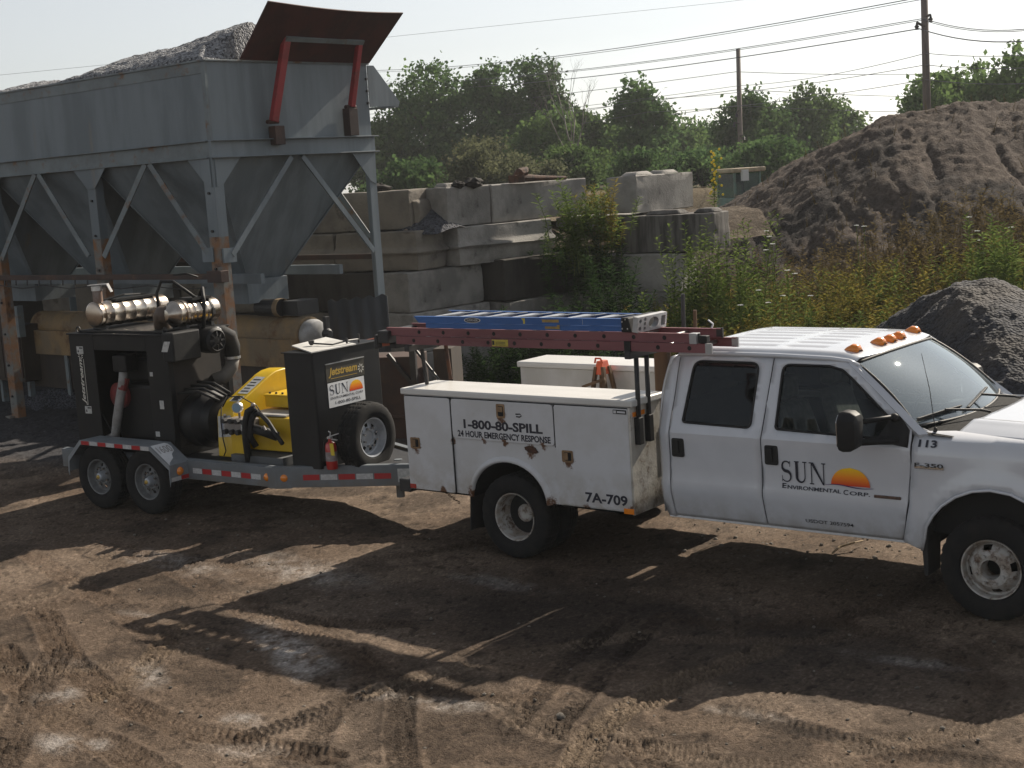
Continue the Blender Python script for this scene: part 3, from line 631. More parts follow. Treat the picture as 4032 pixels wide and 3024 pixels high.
def leg(x, y, sx, sy, rust_z):
    o = None; mb = MB(); w_ = .17
    mb.box(x, x + sx * w_, y - sy * .0, y + sy * .014, rust_z, ZB); mb.box(x, x + sx * .014, y + sy * .0141, y + sy * w_, rust_z, ZB); o = hp('leg', mb, M_hop, bevel=.003)
    mb = MB(); mb.box(x, x + sx * w_, y, y + sy * .015, -.1, rust_z); mb.box(x, x + sx * .015, y + sy * .0151, y + sy * w_, -.1, rust_z); mb.box(x - .1, x + .22 * sx, y - .1, y + .22 * sy, -.1, .17)
    hp('rusty_foot', mb, M_rustleg, o, bevel=.003)
    for q in range(7):
        mb = MB(); zz = .5 + q * .52; mb.lathe([(0, -.028), (.018, -.028), (.018, 0)], 8, Matrix.Translation((x + sx * .09, y, zz))); hp('bolt', mb, M_black, o)
    return o
for (x, y, sx, sy, rz_) in ((.0, -.02, -1, 1, 3.02), (-2.33, -.02, -1, 1, 3.05), (-4.73, -.02, -1, 1, 2.9), (-7.03, -.02, -1, 1, 2.9), (0, WY + .02, -1, -1, .8), (-2.33, WY + .02, -1, -1, .6), (-4.73, WY + .02, -1, -1, .6), (-7.03, WY + .02, -1, -1, .6)): leg(x, y, sx, sy, rz_)
mb = MB(); mb.box(.002, .014, -.02, .17, 3.02, ZB); hp('leg_face', mb, M_hop); mb = MB(); mb.box(.002, .015, -.02, .17, -.1, 3.02); hp('rusty_leg_face', mb, M_rustleg)
mb = MB(); mb.box(.002, .014, WY - .15, WY + .02, .0, ZB); hp('leg_face', mb, M_hop)
# gussets and diagonal braces
def gus(pts, ax, a, b): mb = MB(); mb.prism(pts, ax, a, b); hp('gusset', mb, M_hop)
for x in (-2.40, -4.80): gus([(x - .34, ZB), (x + .34, ZB), (x + .08, 3.80), (x - .08, 3.80)], 'y', -.040, -.028)
gus([(-.42, ZB), (-.02, ZB), (-.02, 3.70), (-.12, 3.74)], 'y', -.040, -.028)
gus([(.02, ZB), (.55, ZB), (.16, 3.74), (.02, 3.70)], 'x', .016, .028); gus([(WY - .55, ZB), (WY + .02, ZB), (WY - .0, 3.60), (WY - .14, 3.66)], 'x', .016, .028)
def brace(a, b, m=M_hopr): mb = MB(); mb.bar(a, b, .085, .012, (0, 1, 0)); mb.bar((a[0], a[1] + .03, a[2]), (b[0], b[1] + .03, b[2]), .012, .06, (0, 1, 0)); hp('brace', mb, m)
for k in range(3):
    a = -2.4 * k; brace((a - 1.23, -.045, ZB), (a - 2.27, -.045, 2.78)); brace((a - 1.15, -.045, ZB), (a - .20, -.045, 2.80))
    brace((a - 1.23, WY + .045, ZB), (a - 2.27, WY + .045, 2.78)); brace((a - 1.15, WY + .045, ZB), (a - .20, WY + .045, 2.80))
def brx(a, b): mb = MB(); mb.bar(a, b, .012, .085, (0, 1, 0)); mb.bar((a[0] - .03, a[1], a[2]), (b[0] - .03, b[1], b[2]), .06, .012, (0, 1, 0)); hp('brace', mb, M_hop)
brx((.05, 1.62, ZB - .02), (.05, .18, 2.76)); brx((.05, 1.86, ZB - .02), (.05, 3.38, 2.60))
mb = MB(); mb.box(.02, .05, .0, .26, 2.66, 2.86); hp('brace_plate', mb, M_hop)
mb = MB(); mb.box(-.30, -.10, -.05, -.03, 2.68, 2.88); hp('brace_plate', mb, M_hop)
mb = MB(); mb.box(LX, .06, -.10, -.045, 2.44, 2.52); mb.box(-.18, .08, -.13, .03, 2.40, 2.56); hp('tie_rail', mb, M_brownst, bevel=.006)
mb = MB(); mb.box(LX, -.2, WY + .05, WY + .1, 2.46, 2.54); hp('tie_rail', mb, M_brownst)
mb = MB(); mb.box(LX, -.1, .9, .98, 2.30, 2.44); mb.box(LX, -.1, 2.7, 2.78, 2.30, 2.44); hp('cross_beam', mb, M_hop)
mb = MB()
for k in range(9): mb.tube([(-2.6 - .28 * k, -.12, 2.44), (-2.6 - .28 * k, -.13, 2.36)], .012, 6)
mb.tube([(-.2, -.14, 2.33)] + [(-.2 - .56 * k, -.14, 2.36 - .05 * (k % 2)) for k in range(1, 13)], .008, 5); hp('hanging_cable', mb, M_black)
# tilted flap plate, its red arms and brackets, and the side deflector
mb = MB(); b0, b1, t0, t1 = Vector((.03, .70, ZT + .02)), Vector((.03, 3.62, ZT + .02)), Vector((.56, .76, 6.13)), Vector((.56, 3.80, 6.09)); nn = Vector((.8, 0, -.6)) * .014
def fl(u, v): p = b0.lerp(b1, u).lerp(t0.lerp(t1, u), v); return p + Vector((.05 * math.sin(PI * u) * v, 0, -.05 * math.sin(PI * u) * v))
mb.grid(lambda u, v: tuple(fl(u, v)), np.linspace(0, 1, 14), np.linspace(0, 1, 6)); hp('flap_plate', mb, M_darkred, solid=.02)
mb = MB(); mb.bar((.27, 1.40, 5.70), (.27, 3.16, 5.69), .07, .10, (.8, 0, -.6)); hp('flap_stiffener', mb, M_hopr)
for (ya, za, yb, zb) in ((1.46, 5.70, 1.23, 4.56), (3.12, 5.69, 3.03, 4.76)):
    mb = MB(); mb.bar((.26, ya, za), (.10, yb, zb), .07, .14 if ya < 2 else .10, (0, 1, 0)); ar = hp('flap_arm', mb, M_red, bevel=.008)
    mb = MB(); mb.box(.012, .13, yb - .02 if ya < 2 else yb - .11, yb + .19 if ya < 2 else yb + .10, zb - .32 if ya < 2 else zb - .42, zb - .06 if ya < 2 else zb - .02); mb.tube([(.08, yb - .12, zb), (.08, yb + .12, zb)], .03, 8); hp('arm_bracket', mb, M_brownst, ar, bevel=.006)
mb = MB(); mb.prism([(3.60, 5.38), (3.76, 5.38), (4.36, 4.84), (4.33, 4.78), (3.60, 4.76)], 'x', .004, .016); mb.hexa([(-.5, 3.62, 4.74), (.0, 3.62, 4.74), (.0, 4.33, 4.76), (-.5, 4.33, 4.76)], [(-.5, 3.62, 4.755), (.0, 3.62, 4.755), (.0, 4.36, 4.79), (-.5, 4.36, 4.79)])
hp('deflector', mb, M_hop)
mb = MB()
for zz in (5.18, 5.0, 4.82): mb.lathe([(0, 0), (.02, 0), (.02, .02)], 8, Matrix.Translation((.02, 3.56, zz)) @ Matrix.Rotation(PI / 2, 4, 'Z'))
hp('bolt_row', mb, M_black)
# gravel heaped in the bins
n = 220; a = np.linspace(LX + .03, -.04, n); b = np.linspace(.03, WY - .03, 110); Xg, Yg = np.meshgrid(a, b, indexing='ij')
hx = np.interp(Xg, [-7.2, -5.7, -4.9, -4.45, -4.1, -3.6, -3.1, -2.5, -1.9, -1.2, -.6, -.2, 0], [5.48, 5.52, 5.58, 5.64, 5.54, 5.50, 5.58, 5.73, 5.76, 5.80, 5.88, 5.92, 5.92])
z = 5.36 + (hx - 5.36) * np.clip(1.25 - np.abs((Yg - 1.8) / 1.75) ** 1.6, 0, 1.0) + .10 * (fbm(Xg * 1.5, Yg * 1.5, 4) - .5) + .07 * (fbm(Xg * 9, Yg * 9, 4, .7) - .5); z = np.minimum(z, 5.36 + .60 * np.minimum(Yg, WY - Yg) + .06)
z = np.minimum(z, 5.40 + 1.0 * (-Xg - .04) + 1.3 * np.clip(Yg - .45, 0, .6)); z[0] = z[-1] = 5.2; z[:, 0] = z[:, -1] = 5.2
o = mesh_grid('gravel_load', np.stack([Xg, Yg, z], -1).reshape(-1, 3), n, 110, M_gravel); o.location = H.location; o.rotation_euler = H.rotation_euler; o.scale = H.scale; tag(o, 'grey crushed gravel heaped over the rim of the hopper', 'gravel')

# conveyor, cabinets and plates in the shade below the bins
def hw(x, y, z): q = Matrix.Rotation(HY, 4, 'Z') @ Vector((x * 1.21, y * .845, z)); return Vector((-15.265, 12.922, 0)) + q
cv = thing('belt_conveyor', 'belt conveyor with rusty mesh guard and white end drum under the hopper', 'conveyor', hw(0, 1.8, 0), HY)
def rot_y(path_x0, path_x1): return Matrix.Rotation(-PI / 2, 4, 'Z')
mb = MB(); mb.lathe([(0, LX), (.275, LX), (.275, -.04), (0, -.04)], 28, Matrix.Translation((0, 0, 1.47)) @ Matrix.Rotation(-PI / 2, 4, 'Z')); mb.box(LX, -.05, -.36, -.25, 1.02, 1.44); gd = mb.build('mesh_guard', M_tan, cv, smooth='angle')
mb = MB(); mb.lathe([(0, -.03), (.235, -.03), (.24, .06), (.21, .14), (.11, .18), (0, .18)], 28, Matrix.Translation((0, 0, 1.47)) @ Matrix.Rotation(-PI / 2, 4, 'Z')); mb.build('end_drum', mat('drum_white', (.36, .36, .36), (.24, .235, .22), scale=4, rough=.5), cv, smooth='angle')
mb = MB(); mb.lathe([(0, .29), (.07, .29), (.08, .36), (.05, .40), (0, .40)], 16, Matrix.Translation((0, 0, 1.5)) @ Matrix.Rotation(-PI / 2, 4, 'Z')); mb.box(.30, .36, -.04, .04, 1.0, 1.75); mb.build('bearing', M_black, cv, bevel=.004)
mb = MB(); mb.box(LX, -.6, -.30, .30, .42, 1.20); mb.build('skirt_board', M_ply, cv)
for x in (-.7, -2.5, -4.3, -6.1):
    mb = MB(); mb.box(x, x + .09, -.34, -.31, .0, 1.3); mb.box(x, x + .09, .31, .34, 0, 1.3); mb.build('conveyor_post', M_hopr, cv)
mb = MB(); mb.box(-.5, -.16, -.1, .32, 1.76, 1.98); mb.lathe([(0, -.26), (.13, -.26), (.13, .22), (0, .22)], 18, Matrix.Translation((-.75, -.1, 1.88)) @ Matrix.Rotation(-PI / 2, 4, 'Z')); mb.build('gear_motor', M_black, cv, bevel=.01)
mb = MB(); mb.lathe([(.134, -.03), (.142, -.03), (.142, .07), (.134, .07)], 18, Matrix.Translation((-.55, -.1, 1.88)) @ Matrix.Rotation(-PI / 2, 4, 'Z')); mb.build('motor_band', M_tan, cv)
cb = thing('control_cabinet', 'brown boxed control cabinet under the left hopper cone', 'cabinet', hw(-6.2, 1.3, 0), HY)
mb = MB(); mb.box(-.55, .55, -.2, .25, .55, 1.55); bo = mb.build('cabinet_body', M_ply, cb, bevel=.01)
mb = MB(); mb.box(-.05, .52, -.225, -.203, .62, 1.66); mb.build('cabinet_door', M_brownst, cb, bevel=.005); mb = MB(); mb.box(-.5, -.08, -.223, -.203, .6, 1.35); mb.build('cabinet_door', M_ply, cb, bevel=.005)
for q in ((.50, .60, -.24, -.12, 1.35, 1.9), (-.5, -.42, -.1, 0, 0, .55), (.42, .5, -.1, 0, 0, .55)): mb = MB(); mb.box(*q); mb.build('cabinet_post', M_hopr, cb)
mb = MB(); mb.lathe([(0, 0), (.11, 0), (.13, .1), (.12, .34), (.08, .38), (0, .38)], 16, Matrix.Translation((-.9, -.25, 1.72))); mb.box(-1.02, -.78, -.2, .2, 1.5, 1.60); mb.box(-.95, -.86, -.1, 0, 0, 1.5); mb.build('small_motor', M_black, cb, smooth='angle')
# corrugated sheet leaning on the wall behind the right leg
mb = MB(); xs = np.linspace(0, .95, 41)
mb.grid(lambda u, v: (u, .022 * math.sin(u * 2 * PI / .2), v * (1.92 + .10 * u / 2 + .02 * math.sin(u * 31))), xs, [0, .5, 1]); o = mb.build('corrugated_sheet', mat('dull_sheet', (.055, .058, .062), (.035, .036, .038), scale=2, rough=.6, dirt=(.09, .05, .03), dirt_amt=.38, stretch=(1, 1, .3)), solid=.004, smooth=True)
q_ = at(716, 760, 22.0); o.location = (q_.x, q_.y, -.05); o.rotation_euler = (0, 0, R(32)); tag(o, 'dull corrugated steel sheet standing behind the right hopper leg', 'steel sheet')
mb = MB(); mb.hexa([(-.75, -.03, .0), (.5, -.03, .10), (.5, .12, .10), (-.75, .12, 0)], [(-.75, -.03, .05), (.5, -.03, .26), (.5, .12, .26), (-.75, .12, .05)]); mb.bar((.48, 0, .16), (.75, .1, .2), .1, .12); oc = thing('loading_chute', 'brown steel loading chute with orange lip behind the tank', 'chute', at(800, 735, 19.3) - Vector((0, 0, .16)), R(24))
mb.build('chute_lip', mat('orange_rust', (.24, .055, .02), (.17, .04, .02), scale=4, rough=.7, dirt=(.07, .03, .02)), oc)
mb = MB(); mb.box(-.35, .55, .15, .75, -1.55, -.10); mb.box(-.38, .58, .12, .15, -.95, -.90); mb.build('chute_box', M_brownst, oc, bevel=.01)
mb = MB(); mb.box(.52, .60, .05, .13, -1.6, .05); mb.box(-.40, -.32, .05, .13, -1.6, -.2); mb.bar((.2, .1, -.05), (.58, .1, -.55), .05, .05); mb.build('chute_frame', M_black, oc)
mb = MB(); mb.box(.72, .98, .5, 1.0, -1.6, -.05); mb.build('chute_side', M_ply, oc)
# gravel banked under the bins
for (x, y, r, h, lb) in ((-1.3, 1.6, 1.6, .45, 'low dark gravel bank under the right hopper cone'), (-5.4, 2.6, 2.0, .75, 'dark gravel bank under the left hopper cone beside the cabinet')):
    p = hw(x, y, 0); heap('gravel_bank', p.x, p.y, r, h, -.02, lb)
# ------------------------------------------------------------------ trees
M_bark = mat('bark', (.075, .062, .05), (.045, .038, .03), scale=9, rough=.95, stretch=(1, 1, .2))
M_leafd = leafmat('leaf_dark', (.036, .074, .032), (.108, .172, .056))
M_leafm = leafmat('leaf_mid', (.052, .094, .034), (.140, .208, .064))
M_leafb = leafmat('leaf_olive', (.080, .090, .050), (.150, .155, .085))
M_dead = mat('dead_wood', (.17, .15, .135), (.11, .10, .09), scale=5, rough=.9)
def leaf_cloud(mb, lobes, nclump, nleaf, size, spread, rg):
    """leaf faces in clumps through the shell of each lobe (centre, radii)"""
    wts = np.array([l[1][0] * l[1][1] * l[1][2] for l in lobes]) ** .67; wts /= wts.sum(); V = []; F = []
    for _ in range(nclump):
        (c, rr) = lobes[rg.choice(len(lobes), p=wts)]
        d = rg.normal(size=3); d /= np.linalg.norm(d); q = np.array(c) + d * np.array(rr) * (rg.random() ** .33 * .92 + .10)
        cs = spread * (.6 + .8 * rg.random()); k = int(nleaf * (.5 + rg.random()))
        pts = q + rg.normal(size=(k, 3)) * cs * np.array((1, 1, .75))
        for p in pts:
            a = rg.normal(size=3); a /= np.linalg.norm(a); b = np.cross(a, rg.normal(size=3)); b /= np.linalg.norm(b); s_ = size * (.55 + .9 * rg.random()); o = len(V)
            V += [p - a * s_ * .5, p + b * s_ * .32, p + a * s_ * .5, p - b * s_ * .32]; F.append((o, o + 1, o + 2, o + 3))
    mb.add([tuple(v) for v in V], F)
def tree(name, dx, depth, zb, top, half, label, m, seed, nclump=230, lobes=None, cat='tree', group='trees beyond the yard', bare=False, leaf=.25, slim=1.0, bottom=.15):
    """tree at photo column dx; top: height of its tip, half: half width of the crown in metres"""
    base = hz(dx, depth, zb); h = top - zb; rg = np.random.default_rng(seed)
    t = thing(name, label, cat, base, 0, group)
    mb = MB(); tips = []
    th = h * .82; trunk = [(0, 0, -.3), (.04 * h * .2, .0, h * .3), (-.02 * h, .02 * h, h * .55), (.0, .0, th)]
    r0 = .022 * h + .04; mb.tube(trunk, [r0, r0 * .8, r0 * .5, r0 * .15], 9)
    for k in range(9):
        f = .22 + .07 * k; a = rg.random() * 2 * PI; L = half * (.55 + .45 * rg.random()) * (1.1 - .5 * f); z0 = h * f
        p1 = (math.cos(a) * L * .5, math.sin(a) * L * .5, z0 + L * .35); p2 = (math.cos(a) * L, math.sin(a) * L, z0 + L * .75); mb.tube([(0, 0, z0), p1, p2], [r0 * .4, r0 * .25, r0 * .08], 6); tips.append(p2)
    mb.build('trunk', M_bark, t, smooth=True)
    if lobes is None:
        lobes = []; nl = 11
        for k in range(nl):
            f = bottom + (1 - bottom) * (k + .5) / nl; wv = half * slim * math.sin(PI * (.14 + .80 * f ** .9)) ** .8; a = rg.random() * 2 * PI; rr = half * (.42 + .22 * rg.random())
            lobes.append(((math.cos(a) * wv * .62, math.sin(a) * wv * .62, h * f * .93), (rr, rr, rr * (.75 + .4 * rg.random()))))
        lobes.append(((0, 0, h * .5), (half * .55, half * .55, h * .34)))
        for k in range(9):
            a = rg.random() * 2 * PI; f = .45 + .52 * rg.random(); q = half * (1.12 - .85 * max(0, f - .5) * 1.4); lobes.append(((math.cos(a) * q, math.sin(a) * q, h * f), (half * .13, half * .13, half * (.16 + .2 * rg.random()))))
    mb = MB(); leaf_cloud(mb, lobes, int(nclump * 1.35), 36, leaf, half * .085 + .10, rg); mb.build('crown', m, t, merge=False)
    return t
G = 2.6
tree('leafy_tree', 935, 86, G, 9.7, 2.9, 'broad dark green tree standing just right of the hopper', M_leafd, 1, 330)
tree('leafy_tree', 835, 84, G, 7.2, 2.2, 'lower green tree partly hidden by the hopper edge', M_leafm, 2, 220)
tree('leafy_tree', 1075, 87, G, 10.2, 2.1, 'tall dark tree left of its twin, highest of the tree line', M_leafd, 3, 270, slim=.9)
tree('leafy_tree', 1168, 89, G, 10.4, 2.2, 'tall tree right of its twin, beside the bare tree', M_leafd, 4, 280, slim=.9)
tree('leafy_tree', 1190, 78, G, 6.6, 2.0, 'lower light green tree in front of the tall pair', M_leafm, 5, 210)
tree('leafy_tree', 1275, 84, G, 7.0, 1.7, 'small green tree just behind the bare tree', M_leafm, 6, 190)
tree('leafy_tree', 1398, 80, G, 8.0, 1.9, 'pointed dark tree alone in the middle of the tree line', M_leafd, 7, 240, slim=.8)
tree('leafy_tree', 1345, 92, G, 6.6, 1.4, 'slim dark tree left of the pointed tree', M_leafd, 8, 120, slim=.7)
tree('leafy_tree', 1475, 92, G, 6.3, 2.2, 'low green tree between the pointed tree and the shorter pole', M_leafm, 9, 200)
tree('leafy_tree', 1640, 82, G, 7.0, 2.4, 'round green tree just right of the shorter pole', M_leafd, 10, 280)
tree('leafy_tree', 1745, 86, G, 7.0, 2.3, 'round green tree second right of the shorter pole', M_leafm, 11, 260)
tree('leafy_tree', 1825, 92, G, 6.4, 1.9, 'airy green tree by the left slope of the mound', M_leafm, 12, 150)
tree('leafy_tree', 1560, 96, G, 5.6, 2.4, 'low dark tree behind the shorter pole', M_leafd, 13, 200)
tree('leafy_tree', 2015, 64, G, 6.35, 1.5, 'leafy tree rising over the mound behind the taller pole', M_leafm, 14, 170)
tree('leafy_tree', 2085, 66, G, 6.6, 1.5, 'leafy tree over the mound crest, second from the right edge', M_leafm, 15, 160)
tree('leafy_tree', 2170, 63, G, 7.3, 1.7, 'rightmost leafy tree, tallest above the mound', M_leafm, 16, 190)
for k, (dx, dp, tp_) in enumerate(((870, 98, 5.4), (985, 99, 5.6), (1215, 99, 5.2), (1320, 99, 4.8), (1440, 98, 4.8), (1700, 99, 5.2))): tree('leafy_tree', dx, dp, G, tp_, 3.0, 'dark tree in the shaded mass at the back of the tree line', M_leafd, 60 + k, 200, bottom=.05)
# scrub in front of the trees
def bush(dx, depth, zb, top, half, label, m, seed, n, leaf=.16, name='shrub'):
    base = hz(dx, depth, zb); h = top - zb; rg = np.random.default_rng(seed); t = thing(name, label, 'shrub', base, 0, 'shrubs before the trees')
    mb = MB()
    for k in range(9): a = rg.random() * 2 * PI; L = half * rg.random(); mb.tube([(0, 0, -.2), (math.cos(a) * L * .4, math.sin(a) * L * .4, h * .5), (math.cos(a) * L, math.sin(a) * L, h * (.7 + .25 * rg.random()))], [.05, .03, .01], 5)
    mb.build('stem', M_bark, t); lob = [((rg.normal() * half * .42, rg.normal() * half * .42, h * (.25 + .5 * rg.random())), (half * .42, half * .42, h * .24)) for _ in range(11)] + [((rg.normal() * half * .3, rg.normal() * half * .3, h * .82), (half * .25, half * .25, h * .14)) for _ in range(5)]
    mb = MB(); leaf_cloud(mb, lob, n, 38, leaf, half * .09 + .05, rg); mb.build('foliage', m, t, merge=False); return t
bush(1040, 58, G, 5.15, 1.75, 'pale olive willow scrub with feathery foliage above the short top block', M_leafb, 21, 300, .13)
bush(1130, 56, G, 4.5, 1.3, 'lower olive scrub behind the rusty hook', M_leafb, 22, 190, .13)
bush(890, 62, G, 4.6, 1.5, 'shaded dark scrub at the hopper edge above the broken block', M_leafd, 23, 180, .2)
bush(1250, 66, G, 4.8, 1.5, 'green scrub at the foot of the bare tree', M_leafm, 24, 200, .18)
bush(1400, 62, G, 4.3, 1.7, 'dark scrub behind the topmost pale block', M_leafd, 25, 200, .18)
bush(1520, 64, G, 4.2, 1.6, 'dark scrub left of the green machine cab', M_leafd, 26, 200, .18)
bush(1650, 62, G, 4.4, 1.8, 'dark scrub right of the shorter pole at the mound edge', M_leafd, 27, 210, .18)
# the bare tree
bt = thing('bare_tree', 'leafless pale grey dead tree with thin forked branches', 'tree', hz(1238, 74, G), 0, 'trees beyond the yard')
mb = MB(); rg = random.Random(5)
def twig(p, d, L, r, lv):
    q = p + d * L * .5 + Vector((rg.uniform(-1, 1), rg.uniform(-1, 1), rg.uniform(-.2, .4))) * L * .06; e = q + (d + Vector((0, 0, .12))).normalized() * L * .5
    mb.tube([p, q, e], [r, r * .8, r * .6], 5 if lv < 4 else 4)
    if lv < 6:
        for k in range(2 if lv else 3):
            nd = (d + Vector((rg.uniform(-1, 1), rg.uniform(-1, 1), rg.uniform(-.1, .5))) * (.42 + .06 * lv)).normalized(); twig(e if k else q.lerp(e, .7), nd, L * rg.uniform(.62, .82), r * .56, lv + 1)
twig(Vector((0, 0, -.3)), Vector((.02, 0, 1)), 2.4, .085, 0); twig(Vector((.1, .1, -.3)), Vector((-.12, .05, 1)).normalized(), 2.0, .06, 1)
mb.build('bare_branches', M_dead, bt, smooth=True)

# ------------------------------------------------------------------ poles and overhead lines
M_pole = mat('pole_wood', (.155, .125, .105), (.10, .082, .07), scale=6, rough=.9, stretch=(1, 1, .08))
M_wire = mat('wire', (.10, .10, .105), rough=.5)
def pole(name, p0, p1, r0, r1, label, arms):
    d = Vector(p1) - Vector(p0); t = thing(name, label, 'utility pole', p0, 0, 'wooden poles of the overhead line'); mb = MB(); mb.tube([(0, 0, -2), tuple(d)], [r0, r1], 14); mb.build('pole_shaft', M_pole, t, smooth=True)
    for (f, side, L, up) in arms:
        q = d * f; e = q + A_ * side * L + Vector((0, 0, up)); mb = MB(); mb.tube([q, e], .045, 6); mb.build('bracket_arm', M_bark, t)
        mb = MB(); mb.lathe([(0, 0), (.09, 0), (.05, .06), (.09, .10), (.04, .16), (.02, .26), (0, .26)], 10, Matrix.Translation(e + Vector((0, 0, -.24))) @ Matrix.Rotation(PI / 2, 4, 'X')); mb.build('insulator', M_black, t, smooth='angle')
    return t
pole('utility_pole', at(1600, 400, 75), at(1594.5, 106, 75), .155, .115, 'shorter weathered wooden pole behind the topmost concrete block', [(.45, -1, .28, .1), (.55, -1, .15, -.1), (.2, -1, .25, .08), (.36, 1, .2, .05)])
pole('utility_pole', at(2003.5, 262, 48), at(1994.5, -90, 48), .145, .11, 'taller wooden pole rising out of the picture above the mound', [(.58, -1, .28, .16), (.64, 1, .2, .06)])
def wire(pts, r, label, sag=0.0, n=14):
    P = [at(*p) for p in pts]; path = []
    for a, b in zip(P[:-1], P[1:]):
        k = n; path += [a.lerp(b, i / k) + Vector((0, 0, -4 * sag * (i / k) * (1 - i / k))) for i in range(k)]
    path.append(P[-1]); mb = MB(); mb.tube(path, r, 5); o = mb.build('power_line', M_wire); tag(o, label, 'power line', 'overhead lines')
wl = 'line from the taller pole down to the left, '
wire([(560, 176, 125), (815, 152, 100), (1990, -6, 48)], .017, wl + 'highest of its bundle', .5); wire([(560, 181, 125), (815, 155.5, 100), (1990, -1, 48)], .012, wl + 'just under the highest', .5)
wire([(560, 200, 125), (822, 180, 100), (1994, 40, 48), (2420, 14, 38)], .014, wl + 'upper of second pair', .5); wire([(560, 204, 125), (822, 182, 100), (1994, 43.5, 48), (2420, 17, 38)], .012, wl + 'lower of second pair', .5)
wire([(560, 214, 125), (840, 194, 100), (1986, 62, 48), (2420, 44, 38)], .019, wl + 'thickest dark one', .5)
wire([(560, 285, 125), (800, 273, 100), (1597, 185, 70), (2000, 115, 48), (2420, 94, 38)], .012, wl + 'just under the shorter tip', .2)
wire([(560, 310, 125), (840, 300, 100), (1400, 214, 76), (2000, 140, 48), (2420, 124, 38)], .012, wl + 'fifth from its top', .2)
wire([(560, 335, 125), (840, 321, 100), (1400, 242, 76), (2000, 172, 48), (2420, 160, 38)], .012, wl + 'lowest on the taller pole', .2)
wl2 = 'overhead line through the shorter pole, '
wire([(600, 262, 110), (1590, 155, 75), (2420, 146, 75)], .016, wl2 + 'highest of its three', .25)
wire([(600, 300, 110), (1600, 193, 75), (2420, 205, 75)], .016, wl2 + 'middle of its three', .25)
wire([(600, 340, 110), (1592, 228, 75), (2420, 236, 75)], .016, wl2 + 'lowest of its three', .25)
wire([(-60, 168, 60), (800, 84, 60), (1560, 5, 60), (1700, -12, 60)], .006, 'faint thin wire high across the sky from the red flap', .0)

# ------------------------------------------------------------------ machine cab behind the mound
gm = thing('wheel_loader', 'pale green machine cab with tan roof, half sunk behind the mound edge', 'loader', hz(1598, 46, 2.05), R(-32))
M_gr = mat('faded_green', (.15, .24, .20), (.11, .18, .15), scale=3, rough=.6, dirt=(.2, .17, .12)); M_tr = mat('tan_roof', (.42, .34, .22), (.3, .24, .16), scale=4, rough=.7)
mb = MB(); mb.box(-.62, .62, -.5, .5, -1, .42); mb.build('cab_body', M_gr, gm, bevel=.03)
mb = MB()
for x in (-.6, .54):
    for y in (-.48, .42): mb.box(x, x + .06, y, y + .06, .42, 1.22)
mb.build('cab_pillar', M_gr, gm)
mb = MB(); mb.box(-.54, .54, -.46, .46, .43, 1.18); mb.build('cab_glass', glass('pale_glass', (.20, .32, .28), .12, .05), gm)
mb = MB(); mb.box(-.74, .74, -.6, .6, 1.22, 1.36); mb.build('cab_roof', M_tr, gm, bevel=.04)
mb = MB(); mb.box(.7, .86, -.3, -.1, .95, 1.3); mb.build('cab_mirror', mat('mirror_white', (.6, .6, .58), rough=.4), gm)

# ------------------------------------------------------------------ weeds
M_weedg = leafmat('weed_green', (.070, .110, .026), (.150, .190, .055), .5, .2)
M_weedy = leafmat('weed_yellow', (.14, .135, .030), (.24, .185, .045), .5, .2)
M_weedb = leafmat('weed_brown', (.095, .070, .034), (.180, .140, .065), .4, .2)
M_weedd = leafmat('weed_dark', (.022, .048, .016), (.055, .088, .030), .45, .2)
M_white = mat('flower_white', (.72, .72, .66), rough=.8); M_yel = mat('flower_yellow', (.75, .55, .03), rough=.7)
def weed_geo(mb, p, h, rg, nl=46, w_=.012, L=.20, lean=.12, droop=.3):
    """one plume-like weed: stem with narrow leaves thinning to the tip"""
    p = Vector(p); ax = Vector((rg.uniform(-1, 1), rg.uniform(-1, 1), 0)) * lean * h; tip = p + ax + Vector((0, 0, h)); md = p.lerp(tip, .5) - ax * .2
    mb.tube([p, md, tip], [.008, .006, .003], 4, cap=False)
    for k in range(nl):
        f = .12 + .88 * k / nl; q = (p.lerp(md, f * 2) if f < .5 else md.lerp(tip, f * 2 - 1)); a = k * 2.4 + rg.uniform(-.4, .4); l = L * (1.15 - .75 * f) * rg.uniform(.6, 1.2) * min(1, h)
        d = Vector((math.cos(a), math.sin(a), rg.uniform(.1, .75))).normalized(); e = q + d * l; e.z -= droop * l * (1 - f); s_ = d.cross(Vector((0, 0, 1))).normalized() * w_ * rg.uniform(.7, 1.5); mid = q.lerp(e, .5) + Vector((0, 0, .1 * l))
        mb.add([tuple(q), tuple(mid + s_), tuple(e), tuple(mid - s_)], [(0, 1, 2, 3)])
rg = random.Random(77)
def weed_thing(dx, depth, zb, h, label, m, n=5, spread=.35, group='tall green weeds by the wall', nl=60, **k):
    b = hz(dx, depth, zb); t = thing('weed_plant', label, 'weed', b, 0, group); mb = MB()
    for i in range(n): weed_geo(mb, (rg.gauss(0, spread), rg.gauss(0, spread), -.1), h * rg.uniform(.55, 1.05), rg, nl, **k)
    mb.build('weed_leaves', m, t, merge=False); return t
